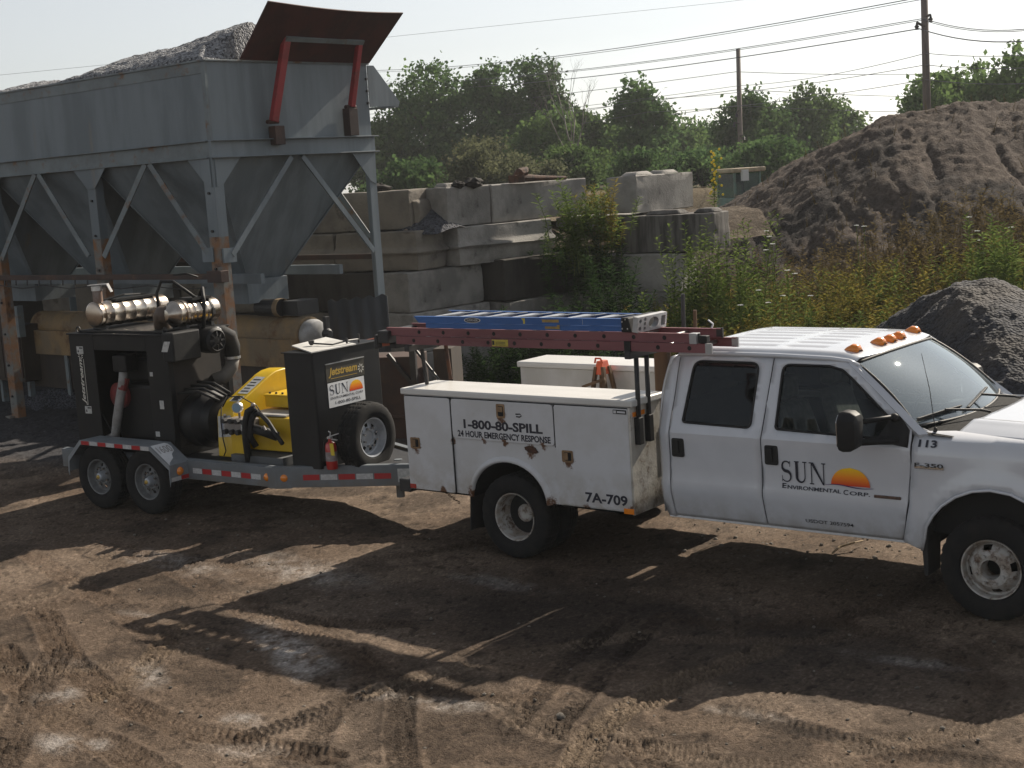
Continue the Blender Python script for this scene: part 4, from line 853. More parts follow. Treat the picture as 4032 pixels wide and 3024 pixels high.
# tall ones one can tell apart
for i, (dx, dep, zb, h, lb, m, n) in enumerate((
    (1500, 22.2, .0, 2.85, 'tallest feathery green weed in front of the dark streaked block', M_weedg, 9), (1552, 22.4, .1, 2.65, 'feathery green weed right of the tallest one by the wall end', M_weedg, 9), (1620, 22.6, .2, 2.6, 'feathery green weed at the left foot of the mound, furthest right of three', M_weedg, 8),
    (1455, 22.0, .0, 1.45, 'short green weed left of the tallest weed against the lower blocks', M_weedg, 7), (1535, 21.6, .0, 1.35, 'yellowing weed low in front of the feathery weeds', M_weedy, 9), (1590, 21.4, .0, 1.2, 'golden yellow weed just behind the red ladder end', M_weedy, 9),
    (1660, 21.4, .0, 1.3, 'yellow-green weed behind the rear of the cab roof', M_weedy, 8), (1770, 21.6, .1, 1.35, 'bright green weed standing up behind the cab roof', M_weedg, 6), (1715, 21.3, .0, 1.0, 'low bright green weed just over the middle of the cab roof', M_weedg, 6),
    (1850, 22.2, .3, 1.5, 'green-brown weed left of the black millings pile', M_weedy, 7), (1895, 17.6, .0, 1.25, 'olive weed standing against the left flank of the millings pile', M_weedy, 7), (1870, 18.6, .0, 1.45, 'taller olive weed just left of the millings pile', M_weedy, 7), (2180, 21.6, 1.2, 1.5, 'green weed at the right edge above the millings pile', M_weedg, 8))): weed_thing(dx, dep, zb, h, lb, m, n * 3, .30, nl=80, w_=.017, L=.26)
weed_thing(1544, 27.0, 2.75, 1.1, 'tall mullein with yellow flowers on the raised ground', M_weedg, 1, .02, 'mullein', nl=70, w_=.03)
b = hz(1544, 27.0, 2.75); mb = MB()
for k in range(26): mb = MB(); mb.ball((rg.gauss(0, .03) + (.16 if k % 5 == 0 else 0), rg.gauss(0, .03), .25 + .034 * k), .026, 5, 4); mb.build('bloom', M_yel, bpy.data.objects['weed_plant.013'])
# bushes growing out of the wall gap
def wallbush(dx, dep, zb, h, half, label, m, seed, n):
    b = hz(dx, dep, zb); t = thing('shrub', label, 'shrub', b, 0, 'shrubs growing in the wall'); r2 = np.random.default_rng(seed); mb = MB(); g2 = random.Random(seed)
    for i in range(n): weed_geo(mb, (r2.normal() * half * .5, r2.normal() * half * .5, h * .55 * r2.random()), h * (.35 + .45 * r2.random()), g2, 44, w_=.016, L=.30, lean=.35, droop=.5)
    mb.build('foliage', m, t, merge=False); return t
wallbush(1258, 25.0, 1.75, 1.40, .62, 'green leafy bush growing in the gap between the block stacks', M_weedg, 31, 46)
wallbush(1265, 25.6, 1.3, 1.1, .9, 'dark lower bush in the gap under the green leafy bush', M_weedd, 32, 60)
wallbush(1305, 25.2, 2.1, 1.15, .36, 'thin yellow-green shoots left of the topmost pale block', M_weedy, 33, 22)
wallbush(1330, 23.8, .3, 1.5, .75, 'dark green bush at the foot of the right block stack', M_weedd, 34, 60)
wallbush(1110, 22.6, -.05, 1.2, .9, 'dark green weeds behind the white truck box below the ladders', M_weedd, 35, 70)
wallbush(1225, 22.6, -.05, 1.35, .9, 'dark green bush behind the far truck box, right of the wall foot', M_weedd, 36, 75)
wallbush(1010, 22.9, -.05, .8, .4, 'small sparse weed at the wall foot left of the bushes', M_weedd, 37, 16)
# brush on the mound foot: nobody could count it
def mound_z(s, t):
    S1 = np.array([[s]]); T1 = np.array([[t]]); X = A_.x * S1 + B_.x * T1; Y = A_.y * S1 + B_.y * T1; return float(mound(S1, T1, X, Y)[0][0, 0])
def brush(name, label, m, n, s0, s1, t0, t1, h0, h1, nl, keep=lambda s, t: True):
    mb = MB(); g2 = random.Random(hash(name) % 999 if False else len(name) * 13)
    k = 0
    while k < n:
        s, t = g2.uniform(s0, s1), g2.uniform(t0, t1)
        if not keep(s, t): continue
        k += 1; z = max(mound_z(s, t), 0); p = A_ * s + B_ * t; weed_geo(mb, (p.x, p.y, z - .05), g2.uniform(h0, h1), g2, nl, w_=.013, L=.22, lean=.3)
    o = mb.build(name, m, merge=False); tag(o, label, 'weeds'); o['kind'] = 'stuff'; return o
brush('dry_brush', 'brown dry brush covering the foot of the mound', M_weedb, 2100, 3.0, 11.0, 22.0, 27.4, .5, 1.3, 26)
brush('green_brush', 'green and yellow weeds massed behind the truck cab', M_weedy, 1300, 2.4, 10.0, 20.8, 25.0, .6, 1.5, 30)
brush('weed_brush', 'mixed green weeds between the wall and the mound', M_weedg, 900, 2.2, 8.5, 20.8, 25.0, .55, 1.45, 30)
brush('shaded_weeds', 'dark green undergrowth at the foot of the block wall', M_weedd, 200, -.6, 3.2, 22.3, 23.6, .3, .8, 30, keep=lambda s, t: True)
brush('crest_grass', 'sparse grass tufts on the mound crest and the raised ground', M_weedb, 160, 1.0, 14, 27, 35, .15, .4, 14)
# white umbel flowers
for i, (dx, dy, dep) in enumerate(((1655, 500, 21.6), (1663, 512, 21.5), (1668, 528, 21.4), (1655, 541, 21.5), (1700, 585, 21.4), (1718, 592, 21.5), (1850, 488, 22), (1866, 490, 22), (2092, 470, 21.8), (2110, 500, 21.8), (2118, 520, 21.7), (2124, 548, 21.6), (2185, 492, 21.6), (1640, 628, 21.2), (1660, 655, 21.2), (1750, 640, 21.2), (1690, 640, 21.2), (1600, 660, 21.3))):
    p = at(dx, dy, dep); t = thing('white_flower', 'white flat-topped wild carrot bloom on a thin stem among the weeds', 'flower', p, 0, 'wild carrot flowers'); mb = MB(); mb.tube([(.03, .02, -.9), (0, 0, 0)], .005, 4); mb.build('flower_stem', M_weedg, t)
    mb = MB()
    for k in range(14): a = rg.random() * 2 * PI; q = .042 * math.sqrt(rg.random()); mb.ball((math.cos(a) * q, math.sin(a) * q, .012 - q * .1), (.012, .012, .006), 6, 4)
    mb.build('flower_head', M_white, t)

# ------------------------------------------------------------------ summer haze in the air
mb = MB(); mb.box(-150, 110, -14, 150, -1.2, 16.5); hv = bpy.data.materials.new('haze'); hv.use_nodes = True; ht = hv.node_tree; ht.nodes.clear()
ho = ht.nodes.new("ShaderNodeOutputMaterial"); pv = ht.nodes.new("ShaderNodeVolumePrincipled"); pv.inputs['Color'].default_value = (.90, .93, .96, 1); pv.inputs['Density'].default_value = .00045; pv.inputs['Anisotropy'].default_value = .3
ht.links.new(pv.outputs[0], ho.inputs['Volume']); hz_o = mb.build('haze', hv); tag(hz_o, 'thin pale summer haze filling the air over the yard', 'haze'); hz_o['kind'] = 'stuff'
# ------------------------------------------------------------------ service truck (x forward from the front axle, -y the near side)
TR = thing('service_truck', 'white crew cab service truck with utility boxes and dual rear wheels', 'truck', (-3.732, 11.36, 0))
RS = srgb(214, 214, 216)
M_wh = mat('white_paint', (.56, .575, .61), (.53, .545, .58), scale=3, rough=.25, coat=.7, low=(.27, .235, .20), low_z=(.45, .80), dirt=(.43, .42, .41), dirt_amt=.28, dirt_scale=6)
LAT = [(-5.625, 1.05), (-4.52, 1.42), (-3.775, 1.05)]
M_box = mat('box_paint', (.55, .555, .575), (.50, .50, .505), scale=2.5, rough=.42, low=(.30, .25, .19), low_z=(.50, .95), dirt=(.36, .33, .29), dirt_amt=.34, dirt_scale=4,
            spots=[(-5.62, 1.02, .13), (-3.77, 1.02, .13), (-4.52, 1.37, .12), (-4.20, 1.06, .12), (-4.5, 1.12, .07), (-4.75, 1.12, .06), (-4.05, 1.12, .07), (-4.95, .6, .12), (-5.14, 1.1, .06), (-3.1, .6, .1), (-4.0, .58, .14), (-5.3, .58, .1), (-3.6, .57, .1)])
M_boxtop = mat('box_lid_paint', (.62, .61, .59), (.55, .54, .515), scale=2.2, rough=.38, dirt=(.36, .33, .29), dirt_amt=.36, dirt_scale=5, stretch=(.4, 1, 1), bump=.05, bscale=8)
M_boxrust = mat('rusted_box_paint', (.58, .56, .52), (.50, .47, .41), scale=3, rough=.6, dirt=(.17, .10, .055), dirt_amt=.44, dirt_scale=5, low=(.07, .055, .045), low_z=(.5, 1.35), bump=.2, bscale=30)
M_scr = mat('scratched_paint', (.48, .475, .46), (.41, .40, .375), scale=4, rough=.55, dirt=(.10, .08, .065), dirt_amt=.37, dirt_scale=6, stretch=(1, 1, .6), bump=.1, bscale=20)
M_trim = mat('black_trim', (.009, .009, .010), (.015, .015, .015), scale=8, rough=.6, spec=.3)
M_gap = mat('dark_gap', (.006, .006, .006), rough=.9)
M_under = mat('chassis_black', (.012, .011, .010), (.022, .018, .015), scale=5, rough=.9)
M_tyre = mat('tyre_rubber', (.011, .011, .012), (.018, .017, .016), scale=6, rough=.9, dirt=(.040, .034, .028), dirt_amt=.32, dirt_scale=7, spec=.25)
M_steelw = mat('white_steel_rim', (.42, .41, .39), (.29, .25, .21), scale=9, rough=.6, dirt=(.085, .045, .024), dirt_amt=.50, dirt_scale=13, bump=.1, bscale=40)
M_ink = mat('navy_ink', (.012, .014, .028), rough=.4)
M_inkbr = mat('black_ink', (.010, .010, .011), rough=.4)
M_orange = mat('amber_lens', (.75, .22, .015), rough=.22, coat=.6)
M_redl = mat('red_lens', (.35, .03, .02), rough=.3)
M_bronze = mat('latch_bronze', (.30, .20, .115), (.20, .13, .075), scale=20, rough=.42, metal=.55)
M_chrome = mat('chrome', (.60, .60, .60), (.42, .42, .42), scale=14, rough=.25, metal=1.0)
M_seat = mat('grey_cloth', (.20, .18, .155), (.15, .135, .12), scale=20, rough=.95)
M_gdark = glass('privacy_glass', (.025, .028, .035), .008, .0, 1.36); M_gside = glass('side_glass', (.46, .52, .52), .010, .0, 1.36); M_gws = glass('windshield_glass', (.55, .62, .64), .13, .012, 1.9)
M_sunc = mat('printed_sun', (1, 1, 1), attr='Col', rough=.4)
def tp(name, mb, m, parent=TR, **k): return mb.build(name, m, parent, **k)

CABY = [(.46, .93), (.53, .955), (.62, .985), (.72, 1.003), (.80, 1.016), (.84, 1.022), (.87, 1.014), (.91, 1.003), (1.1, 1.006), (1.25, 1.016), (1.285, 1.020), (1.315, 1.012), (1.36, .992), (1.40, .980), (1.9, .828), (1.955, .806), (1.985, .775), (2.0, .74)]
def cy(x, z): # half width of the cab, drawn in a little at the very rear
    return interp(CABY, z) - .035 * max(0, (-2.84 - x) / .09) ** 2 * (x < -2.84)
near = lambda x, z: (x, -cy(x, z), z)
far = lambda x, z: (x, cy(x, z), z)
# outlines read off along the side of the cab
REAR = [(-2.78, 1.985), (-2.85, 1.905), (-2.885, 1.75), (-2.925, 1.60), (-2.93, 1.36), (-2.93, .83), (-2.918, .62), (-2.88, .53)]
g = .006
rearcorner = REAR[::-1][:0] + [(-2.80, .53), (-2.816 - g, .75), (-2.806 - g, 1.37), (-2.79 - g, 1.6), (-2.775 - g, 1.965), (-2.78, 1.982)] + REAR[1:]
reardoor = [(-2.816 + g, .75), (-2.80 + g, .545), (-1.90 - g, .545), (-1.917 - g, .80), (-1.915 - g, 1.29), (-1.866 - g, 1.955), (-2.775 + g, 1.955), (-2.79 + g, 1.6), (-2.806 + g, 1.37)]
frontdoor = [(-1.917 + g, .80), (-1.90 + g, .545), (-.70 - g, .545), (-.64 - g, .86), (-.612 - g, 1.20), (-.610 - g, 1.455), (-1.10, 1.885), (-1.20, 1.925), (-1.36, 1.945), (-1.866 + g, 1.955), (-1.915 + g, 1.29)]
rearwin = rpoly([(-2.685, 1.385), (-2.022, 1.372), (-1.998, 1.90), (-2.625, 1.90)], [.03, .05, .07, .09])
frontwin = rpoly([(-1.790, 1.378), (-.72, 1.352), (-.73, 1.455), (-1.135, 1.79), (-1.24, 1.868), (-1.36, 1.895), (-1.775, 1.895)], [.03, .02, .1, .15, .1, .1, .07])
for sd_, mp_ in ((-1, near), (1, far)):
    for nm, ol, hl, gl in (('rear_door', reardoor, rearwin, M_gdark), ('front_door', frontdoor, frontwin, M_gside)):
        mb = MB(); panel(mb, ol, [hl], mp_); d = tp(nm, mb, M_wh, smooth='angle', solid=.016 * (1 if sd_ < 0 else 1), angle=20)
        mb = MB(); hd = dens(hl, .04); path = [Vector(mp_(*p)) + Vector((0, -sd_ * .006, 0)) for p in hd]; mb.tube(path + path[:2], .013, 6, cap=False); tp('window_seal', mb, M_trim, d, smooth=True)
        mb = MB(); panel(mb, hl, [], lambda x, z: (x, sd_ * (cy(x, z) - .012), z), .1); tp('window', mb, gl, d, smooth=True)
        # recessed black pull handle
        hx0, hx1, hz0, hz1 = (-2.783, -2.660, 1.083, 1.248) if nm == 'rear_door' else (-1.880, -1.758, 1.080, 1.245)
        mb = MB(); q = rpoly([(hx0, hz0), (hx1, hz0), (hx1, hz1), (hx0, hz1)], .02, 3); c = mp_(hx0, (hz0 + hz1) / 2)[1]; mb.prism(q, 'y', c + sd_ * .012, c - sd_ * .004); q = rpoly([(hx0 + .012, hz0 + .03), (hx1 - .045, hz0 + .03), (hx1 - .045, hz1 - .02), (hx0 + .012, hz1 - .02)], .012, 3); mb.prism(q, 'y', c + sd_ * .026, c + sd_ * .012); tp('handle', mb, M_trim, d, bevel=.005)
    mb = MB(); panel(mb, rearcorner, [], mp_); tp('cab_corner', mb, M_wh, smooth='angle', solid=.016, angle=20)
    mb = MB(); mb.loft([[near(x, z) if sd_ < 0 else far(x, z) for z in (.53, .60, .70)][0:0] or [(x, sd_ * .88, .50), (x, sd_ * .955, .525), (x, sd_ * .94, .60), (x, sd_ * .80, .60)] for x in (-2.87, -.62)]); tp('rocker_panel', mb, M_wh)
# dark inner lining behind the door gaps, floor and rear wall
mb = MB(); mb.box(-2.86, -.66, -.86, .86, .52, .60); tp('cab_floor', mb, M_under)
mb = MB()
for s_ in (-1, 1):
    for x0, x1 in ((-2.86, -2.70), (-1.99, -1.80), (-.75, -.60)): mb.hexa([(x0, s_ * .90, .58), (x1, s_ * .90, .58), (x1, s_ * .93, .58), (x0, s_ * .93, .58)], [(x0, s_ * .91, 1.33), (x1, s_ * .91, 1.33), (x1, s_ * .955, 1.33), (x0, s_ * .955, 1.33)])
    mb.hexa([(-1.96, s_ * .90, 1.33), (-1.83, s_ * .90, 1.33), (-1.83, s_ * .945, 1.33), (-1.96, s_ * .945, 1.33)], [(-1.93, s_ * .76, 1.93), (-1.80, s_ * .76, 1.93), (-1.80, s_ * .80, 1.93), (-1.93, s_ * .80, 1.93)])
    mb.box(-2.82, -.64, s_ * .87 - .02, s_ * .87 + .02, .60, 1.32)
tp('inner_pillar', mb, M_gap)
def backw(y, z): return (-2.99 + .012 * z + (.09 * max(0, (z - 1.6) / .4) ** 1.5) + .03 * (y / .95) ** 4, y, z)
bo = [(-.90, .55), (.90, .55), (.955, 1.3), (.80, 1.93), (-.80, 1.93), (-.955, 1.3)]; bw = rpoly([(-.72, 1.40), (.72, 1.40), (.64, 1.84), (-.64, 1.84)], .06)
mb = MB(); panel(mb, bo, [bw], backw, .1); tp('cab_back', mb, M_wh, smooth='angle', solid=.012)
mb = MB(); panel(mb, bw, [], lambda y, z: tuple(Vector(backw(y, z)) + Vector((.012, 0, 0))), .2); tp('rear_window', mb, M_gdark)
# roof: crowned skin with two sets of pressed ribs
def roof_z(x, y):
    yy = abs(y) / .80; z = 2.032 - .012 * yy ** 2 - .045 * max(0, yy - .55) ** 1.5 / .3 ** 0 * 1.0
    if yy > .9: z -= .045 * ((yy - .9) / .1) ** 1.6
    z -= .020 * max(0, (x + 1.75) / .6) ** 2 + .045 * max(0, (x + 1.32) / .22) ** 2 + .055 * max(0, (-2.66 - x) / .14) ** 2
    for k in range(-3, 4):
        c = k * .195 + (.0)
        for (a, b) in ((-2.62, -1.98 + .02 * abs(k)), (-1.90, -1.46)):
            e = min(1, max(0, min(x - a, b - x) / .07)); z -= .013 * math.exp(-((y - c) / .032) ** 2) * e * e * (3 - 2 * e)
    return z
def roofp(u, v):
    y = v * .80; xf = -1.152 + .085 * (1 - (y / .80) ** 2); xr = -2.79; x = xr + (xf - xr) * u; return (x, y, roof_z(x if u < .999 else x, y) if True else 0)
mb = MB(); mb.grid(roofp, np.linspace(0, 1, 90), np.linspace(-1, 1, 97)); tp('roof', mb, M_wh, smooth=True, solid=.012)
for s_ in (-1, 1): # drip rail joining roof and doors
    mb = MB(); mb.tube([(-2.79, s_ * .802, 1.955), (-2.3, s_ * .808, 1.968), (-1.86, s_ * .808, 1.968), (-1.36, s_ * .806, 1.955), (-1.2, s_ * .80, 1.938), (-1.12, s_ * .795, 1.90)], .020, 8); tp('drip_rail', mb, M_wh, smooth=True)
mb = MB(); mb.tube([(-2.80, y, roof_z(-2.79, y) - .01) for y in np.linspace(-.8, .8, 9)], .018, 8); tp('roof_edge', mb, M_wh, smooth=True)
# A pillars
for s_ in (-1, 1):
    mb = MB(); mb.loft([[(x - .03, s_ * (y + .03), z + .01), (x + .030, s_ * (y - .01), z + .015), (x + .02, s_ * (y - .05), z - .01), (x - .05, s_ * (y - .03), z - .05)] for x, y, z in ((-1.165, .795, 1.915), (-.90, .865, 1.71), (-.60, .955, 1.465), (-.52, .97, 1.40))]); tp('windshield_pillar', mb, M_wh, smooth='angle')
# windshield and its seal
def wsp(u, v): # u across -1..1, v up 0..1
    x = -.600 + (-1.150 + .600) * v + (.17 - .08 * v) * (1 - u * u); y = u * (.925 + (.775 - .925) * v); z = 1.462 + (1.922 - 1.462) * v + (-.02 + .058 * v) * (1 - u * u); q = .032 * 4 * v * (1 - v); return (x + .64 * q, y, z + .77 * q)
mb = MB(); mb.grid(wsp, np.linspace(-1, 1, 25), np.linspace(0, 1, 13)); tp('windshield', mb, M_gws, smooth=True)
ed = [wsp(-1, v) for v in np.linspace(0, 1, 8)] + [wsp(u, 1) for u in np.linspace(-1, 1, 20)] + [wsp(1, v) for v in np.linspace(1, 0, 8)] + [wsp(u, 0) for u in np.linspace(1, -1, 20)]
mb = MB(); mb.tube(ed, .014, 6, cap=False); tp('windshield_seal', mb, M_trim, smooth=True)
# interior
mb = MB(); mb.loft([[(x, y, z) for y in (-.86, .86)] + [(x, y, z - .25) for y in (.86, -.86)] for x, z in ((-.50, 1.40), (-.75, 1.42), (-.95, 1.36))]); mb.hexa([(-1.0, -.86, 1.0), (-.6, -.86, 1.0), (-.6, .86, 1.0), (-1.0, .86, 1.0)], [(-.98, -.86, 1.38), (-.6, -.86, 1.38), (-.6, .86, 1.38), (-.98, .86, 1.38)]); tp('dashboard', mb, mat('dash', (.055, .055, .055), rough=.9), smooth=False, bevel=.03)
mb = MB(); mb.tube([(-1.15 + .08 * math.sin(a), .42 + .19 * math.cos(a), 1.30 + .17 * math.sin(a)) for a in np.linspace(0, 2 * PI, 25)], .014, 6, cap=False); mb.tube([(-1.15, .42, 1.30), (-.95, .42, 1.22)], .03, 8); tp('steering_wheel', mb, M_trim, smooth=True)
for (sx, y, nm) in ((-1.75, -.43, 'front_seat'), (-1.75, .43, 'front_seat'), (-2.62, 0, 'rear_seat')):
    hw_ = .27 if nm == 'front_seat' else .75
    mb = MB(); mb.box(sx, sx + .52, y - hw_, y + hw_, .85, 1.02); mb.hexa([(sx - .10, y - hw_, .95), (sx + .08, y - hw_, .95), (sx + .08, y + hw_, .95), (sx - .10, y + hw_, .95)], [(sx - .24, y - hw_ + .03, 1.52), (sx - .12, y - hw_ + .03, 1.52), (sx - .12, y + hw_ - .03, 1.52), (sx - .24, y + hw_ - .03, 1.52)]); st = tp(nm, mb, M_seat, bevel=.05, seg=3)
    for q in ((0,) if nm == 'front_seat' else (-.4, .4)): mb = MB(); mb.box(sx - .27, sx - .15, y + q - .13, y + q + .13, 1.54, 1.74); tp('headrest', mb, M_seat, st, bevel=.04, seg=3)
# front wings, bonnet, cowl
def fy_(x, z):
    b = interp([(.46, .985), (.7, 1.005), (1.0, 1.012), (1.2, 1.018), (1.30, 1.010), (1.36, .985), (1.41, .93), (1.44, .86)], z)
    d = math.hypot(x - .02, (z - .48) * 1.0); b += .035 * math.exp(-((d - .56) / .10) ** 2) * (z > .4); b -= .06 * max(0, (x - .55) / .45) ** 2 ; return b
ftop = lambda x: 1.44 - .045 * max(0, x + .3) - .06 * max(0, x - .4)
wing = [(-.612 + g, 1.455), (-.61 + g, 1.2), (-.64 + g, .86), (-.70 + g, .545), (-.53, .50), (-.505, .60), (-.485, .70), (-.43, .795), (-.36, .875), (-.25, .955), (-.12, 1.01), (.02, 1.03), (.17, 1.012), (.30, .955), (.41, .87), (.48, .77), (.52, .62), (.53, .50), (.90, .52), (.93, 1.22), (.80, 1.36), (.4, 1.40), (-.3, 1.435), (-.50, 1.425)]
for s_ in (-1, 1):
    mb = MB(); panel(mb, wing, [], lambda x, z: (x, s_ * fy_(x, z), z)); fd = tp('front_wing', mb, M_wh, smooth='angle', solid=.014, angle=25)
    ar_ = [(-.53, .50), (-.505, .60), (-.485, .70), (-.43, .795), (-.36, .875), (-.25, .955), (-.12, 1.01), (.02, 1.03), (.17, 1.012), (.30, .955), (.41, .87), (.48, .77), (.52, .62), (.53, .50)]
    mb = MB(); mb.tube([(x, s_ * (fy_(x, z) + .004), z) for x, z in ar_], .012, 6); tp('arch_lip', mb, M_wh, fd, smooth=True)
    mb = MB(); mb.loft([[(.02 + .52 * math.cos(R(a)), s_ * .98, .50 + .54 * math.sin(R(a))), (.02 + .52 * math.cos(R(a)), s_ * .55, .50 + .54 * math.sin(R(a)))] for a in range(0, 181, 12)], closed=False); mb.box(-.50, .54, s_ * .55 - .01, s_ * .55 + .01, .45, 1.05); tp('wheel_well', mb, M_gap)
    mb = MB(); mb.box(-.60, -.50, s_ * .80 - .19, s_ * .80 + .19, .30, .75) if False else mb.hexa([(-.53, s_ * .99, .29), (-.50, s_ * .99, .29), (-.50, s_ * .74, .29), (-.53, s_ * .74, .29)], [(-.55, s_ * 1.015, .74), (-.49, s_ * 1.015, .74), (-.49, s_ * .74, .74), (-.55, s_ * .74, .74)]); tp('mud_flap', mb, M_rubber)
def bonz(x, y):
    a = abs(y); z = 1.485 - .012 * (a / .6) ** 2; z -= .05 * max(0, (a - .62) / .25) ** 1.5 ; z += .012 * math.exp(-((a - .60) / .06) ** 2); return z - .05 * max(0, x + .3) * .6 - .10 * max(0, (x - .4) / .5) ** 2
mb = MB(); mb.grid(lambda u, v: (lambda y: (lambda x: (x, y, bonz(x, y)))(-.30 + .08 * (1 - (y / .86) ** 2) + (1.20 - .18 * abs(y)) * u))(v * .87), np.linspace(0, 1, 40), np.linspace(-1, 1, 61)); tp('bonnet', mb, M_wh, smooth=True, solid=.012)
mb = MB(); mb.grid(lambda u, v: (lambda y: (-.60 + .165 * (1 - (y / .93) ** 2) + .30 * u * (1 - .0 * v), y, 1.448 - .018 * u + .0 * v - .03 * (abs(y) / .95) ** 3))(v * .955), np.linspace(0, 1, 36), np.linspace(-1, 1, 25)); tp('cowl_grille', mb, mat('cowl_plastic', (.010, .010, .010), (.018, .018, .018), scale=30, rough=.9, spec=.15, stretch=(6, .2, 1), bump=.4, bscale=12))
mb = MB(); mb.box(-.55, .88, -.90, .90, .62, 1.36); mb.box(-.60, .5, -.52, .52, .5, .62); tp('engine_bay', mb, M_gap)
mb = MB(); mb.box(.84, .97, -.62, .62, .78, 1.26); q = tp('grille', mb, M_chrome, bevel=.02)
mb = MB(); [mb.box(.972, .982, -.56, .56, .84 + .11 * k, .91 + .11 * k) for k in range(4)]; tp('grille_slot', mb, M_gap, q)
for s_ in (-1, 1): mb = MB(); mb.box(.82, .95, s_ * .80 - .165, s_ * .80 + .165, .88, 1.24); tp('headlight', mb, glass('lamp_glass', (.8, .8, .8), .3, .05), bevel=.04)
mb = MB(); mb.box(.93, 1.12, -1.0, 1.0, .52, .76); tp('front_bumper', mb, M_chrome, bevel=.05, seg=3)
# wipers, aerial, roof lights
for (y0, y1) in ((-.88, -.30), (-.22, .42)):
    p0, p1 = Vector(wsp(y0 / .9, .06)), Vector(wsp(y1 / .9, .16 if y0 > -.5 else .10)); up = Vector((.03, 0, .022)); mb = MB(); mb.tube([p0 + up, p0.lerp(p1, .5) + up * 1.3, p1 + up], .009, 5); mb.bar(p0 + up * .6, p1 + up * .6, .008, .03); e = Vector((-.30, y1 + .16, 1.46)); mb.tube([p0.lerp(p1, .55) + up * 1.8, p0.lerp(e, .8) + up * 1.5, e], .011, 5); tp('wiper', mb, M_trim)
mb = MB(); mb.tube([(-.46, -.885, 1.42), (-.50, -.885, 1.75), (-.56, -.885, 2.03)], [.0035, .003, .002], 5); mb.lathe([(0, 0), (.022, 0), (.012, .04), (0, .05)], 10, Matrix.Translation((-.46, -.885, 1.41)) @ Matrix.Rotation(PI / 2, 4, 'X')); tp('aerial', mb, M_trim)
for y in (-.61, -.20, 0, .20, .61):
    x = -1.235 + .045 * (1 - (y / .65) ** 2) - .02; z = roof_z(x, y); mb = MB()
    mb.loft([[(x + a, y + b * .062 * k, z - .012 + .052 * h * (1 - (b * .62) ** 2) * 1.0 if abs(b) < 1 else z - .012) for b in (-1, -.7, -.3, .0, .3, .7, 1)] for a, h, k in ((-.085, .1, .5), (-.05, .75, .85), (0.0, 1.25, 1.0), (.045, 1.1, .9), (.065, .35, .75))], closed=False); tp('roof_light', mb, M_orange, smooth=True, solid=.004)
# towing mirrors
for s_ in (-1, 1):
    mb = MB(); sec = []
    for k, (dy, sc) in enumerate(((0, .82), (.02, .97), (.08, 1.0), (.15, .93), (.19, .62))):
        cx_, cz_ = -.985 + .0 * k, 1.48; sec.append([(cx_ + (px) * .125 * sc + (.0), s_ * (1.16 + .0) + s_ * (.0), 0) for px in ()] or [(cx_ + .10 * sc * p[0] - .0, s_ * 1.29 + s_ * .0 + p[1] * 0, cz_ + .165 * sc * p[2]) for p in ()])
    mb = MB(); mh = rpoly([(-1.395, 1.31), (-1.225, 1.32), (-1.205, 1.59), (-1.24, 1.63), (-1.36, 1.63), (-1.405, 1.57)], .04, 4)   # outline in y,z
    mb.loft([[(xx - .02, s_ * (-1.31 + (p[0] + 1.31) * k) * -1, 1.47 + (p[1] - 1.47) * k) for p in mh] for xx, k in ((-1.03, .80), (-1.02, .94), (-.99, 1.0), (-.93, .97), (-.885, .80), (-.87, .55))]); mr = tp('door_mirror', mb, M_trim, smooth='angle', bevel=.0)
    mb = MB(); mb.prism([(p[0] * 1, p[1]) for p in [( s_ * (-1.31 + (q[0] + 1.31) * .8) * -1, 1.47 + (q[1] - 1.47) * .8) for q in mh]], 'x', -1.056, -1.051); tp('mirror_glass', mb, M_chrome, mr)
    mb = MB(); mb.tube([(-.94, s_ * 1.22, 1.525), (-.84, s_ * 1.08, 1.53), (-.745, s_ * 1.0, 1.54)], .021, 8); mb.tube([(-.94, s_ * 1.22, 1.365), (-.84, s_ * 1.08, 1.355), (-.72, s_ * 1.0, 1.35)], .028, 8); tp('mirror_arm', mb, M_trim, mr, smooth=True)
    mb = MB(); sg = [(-.90, 1.345), (-.635, 1.31), (-.632, 1.44), (-.72, 1.545), (-.765, 1.56)]; panel(mb, sg, [], lambda x, z: (x, s_ * (cy(x, z) + .016), z), .08); mb.ball((-.745, s_ * 1.0, 1.535), (.042, .03, .035), 10, 7); tp('mirror_sail', mb, M_trim, mr, smooth='angle', solid=.02)

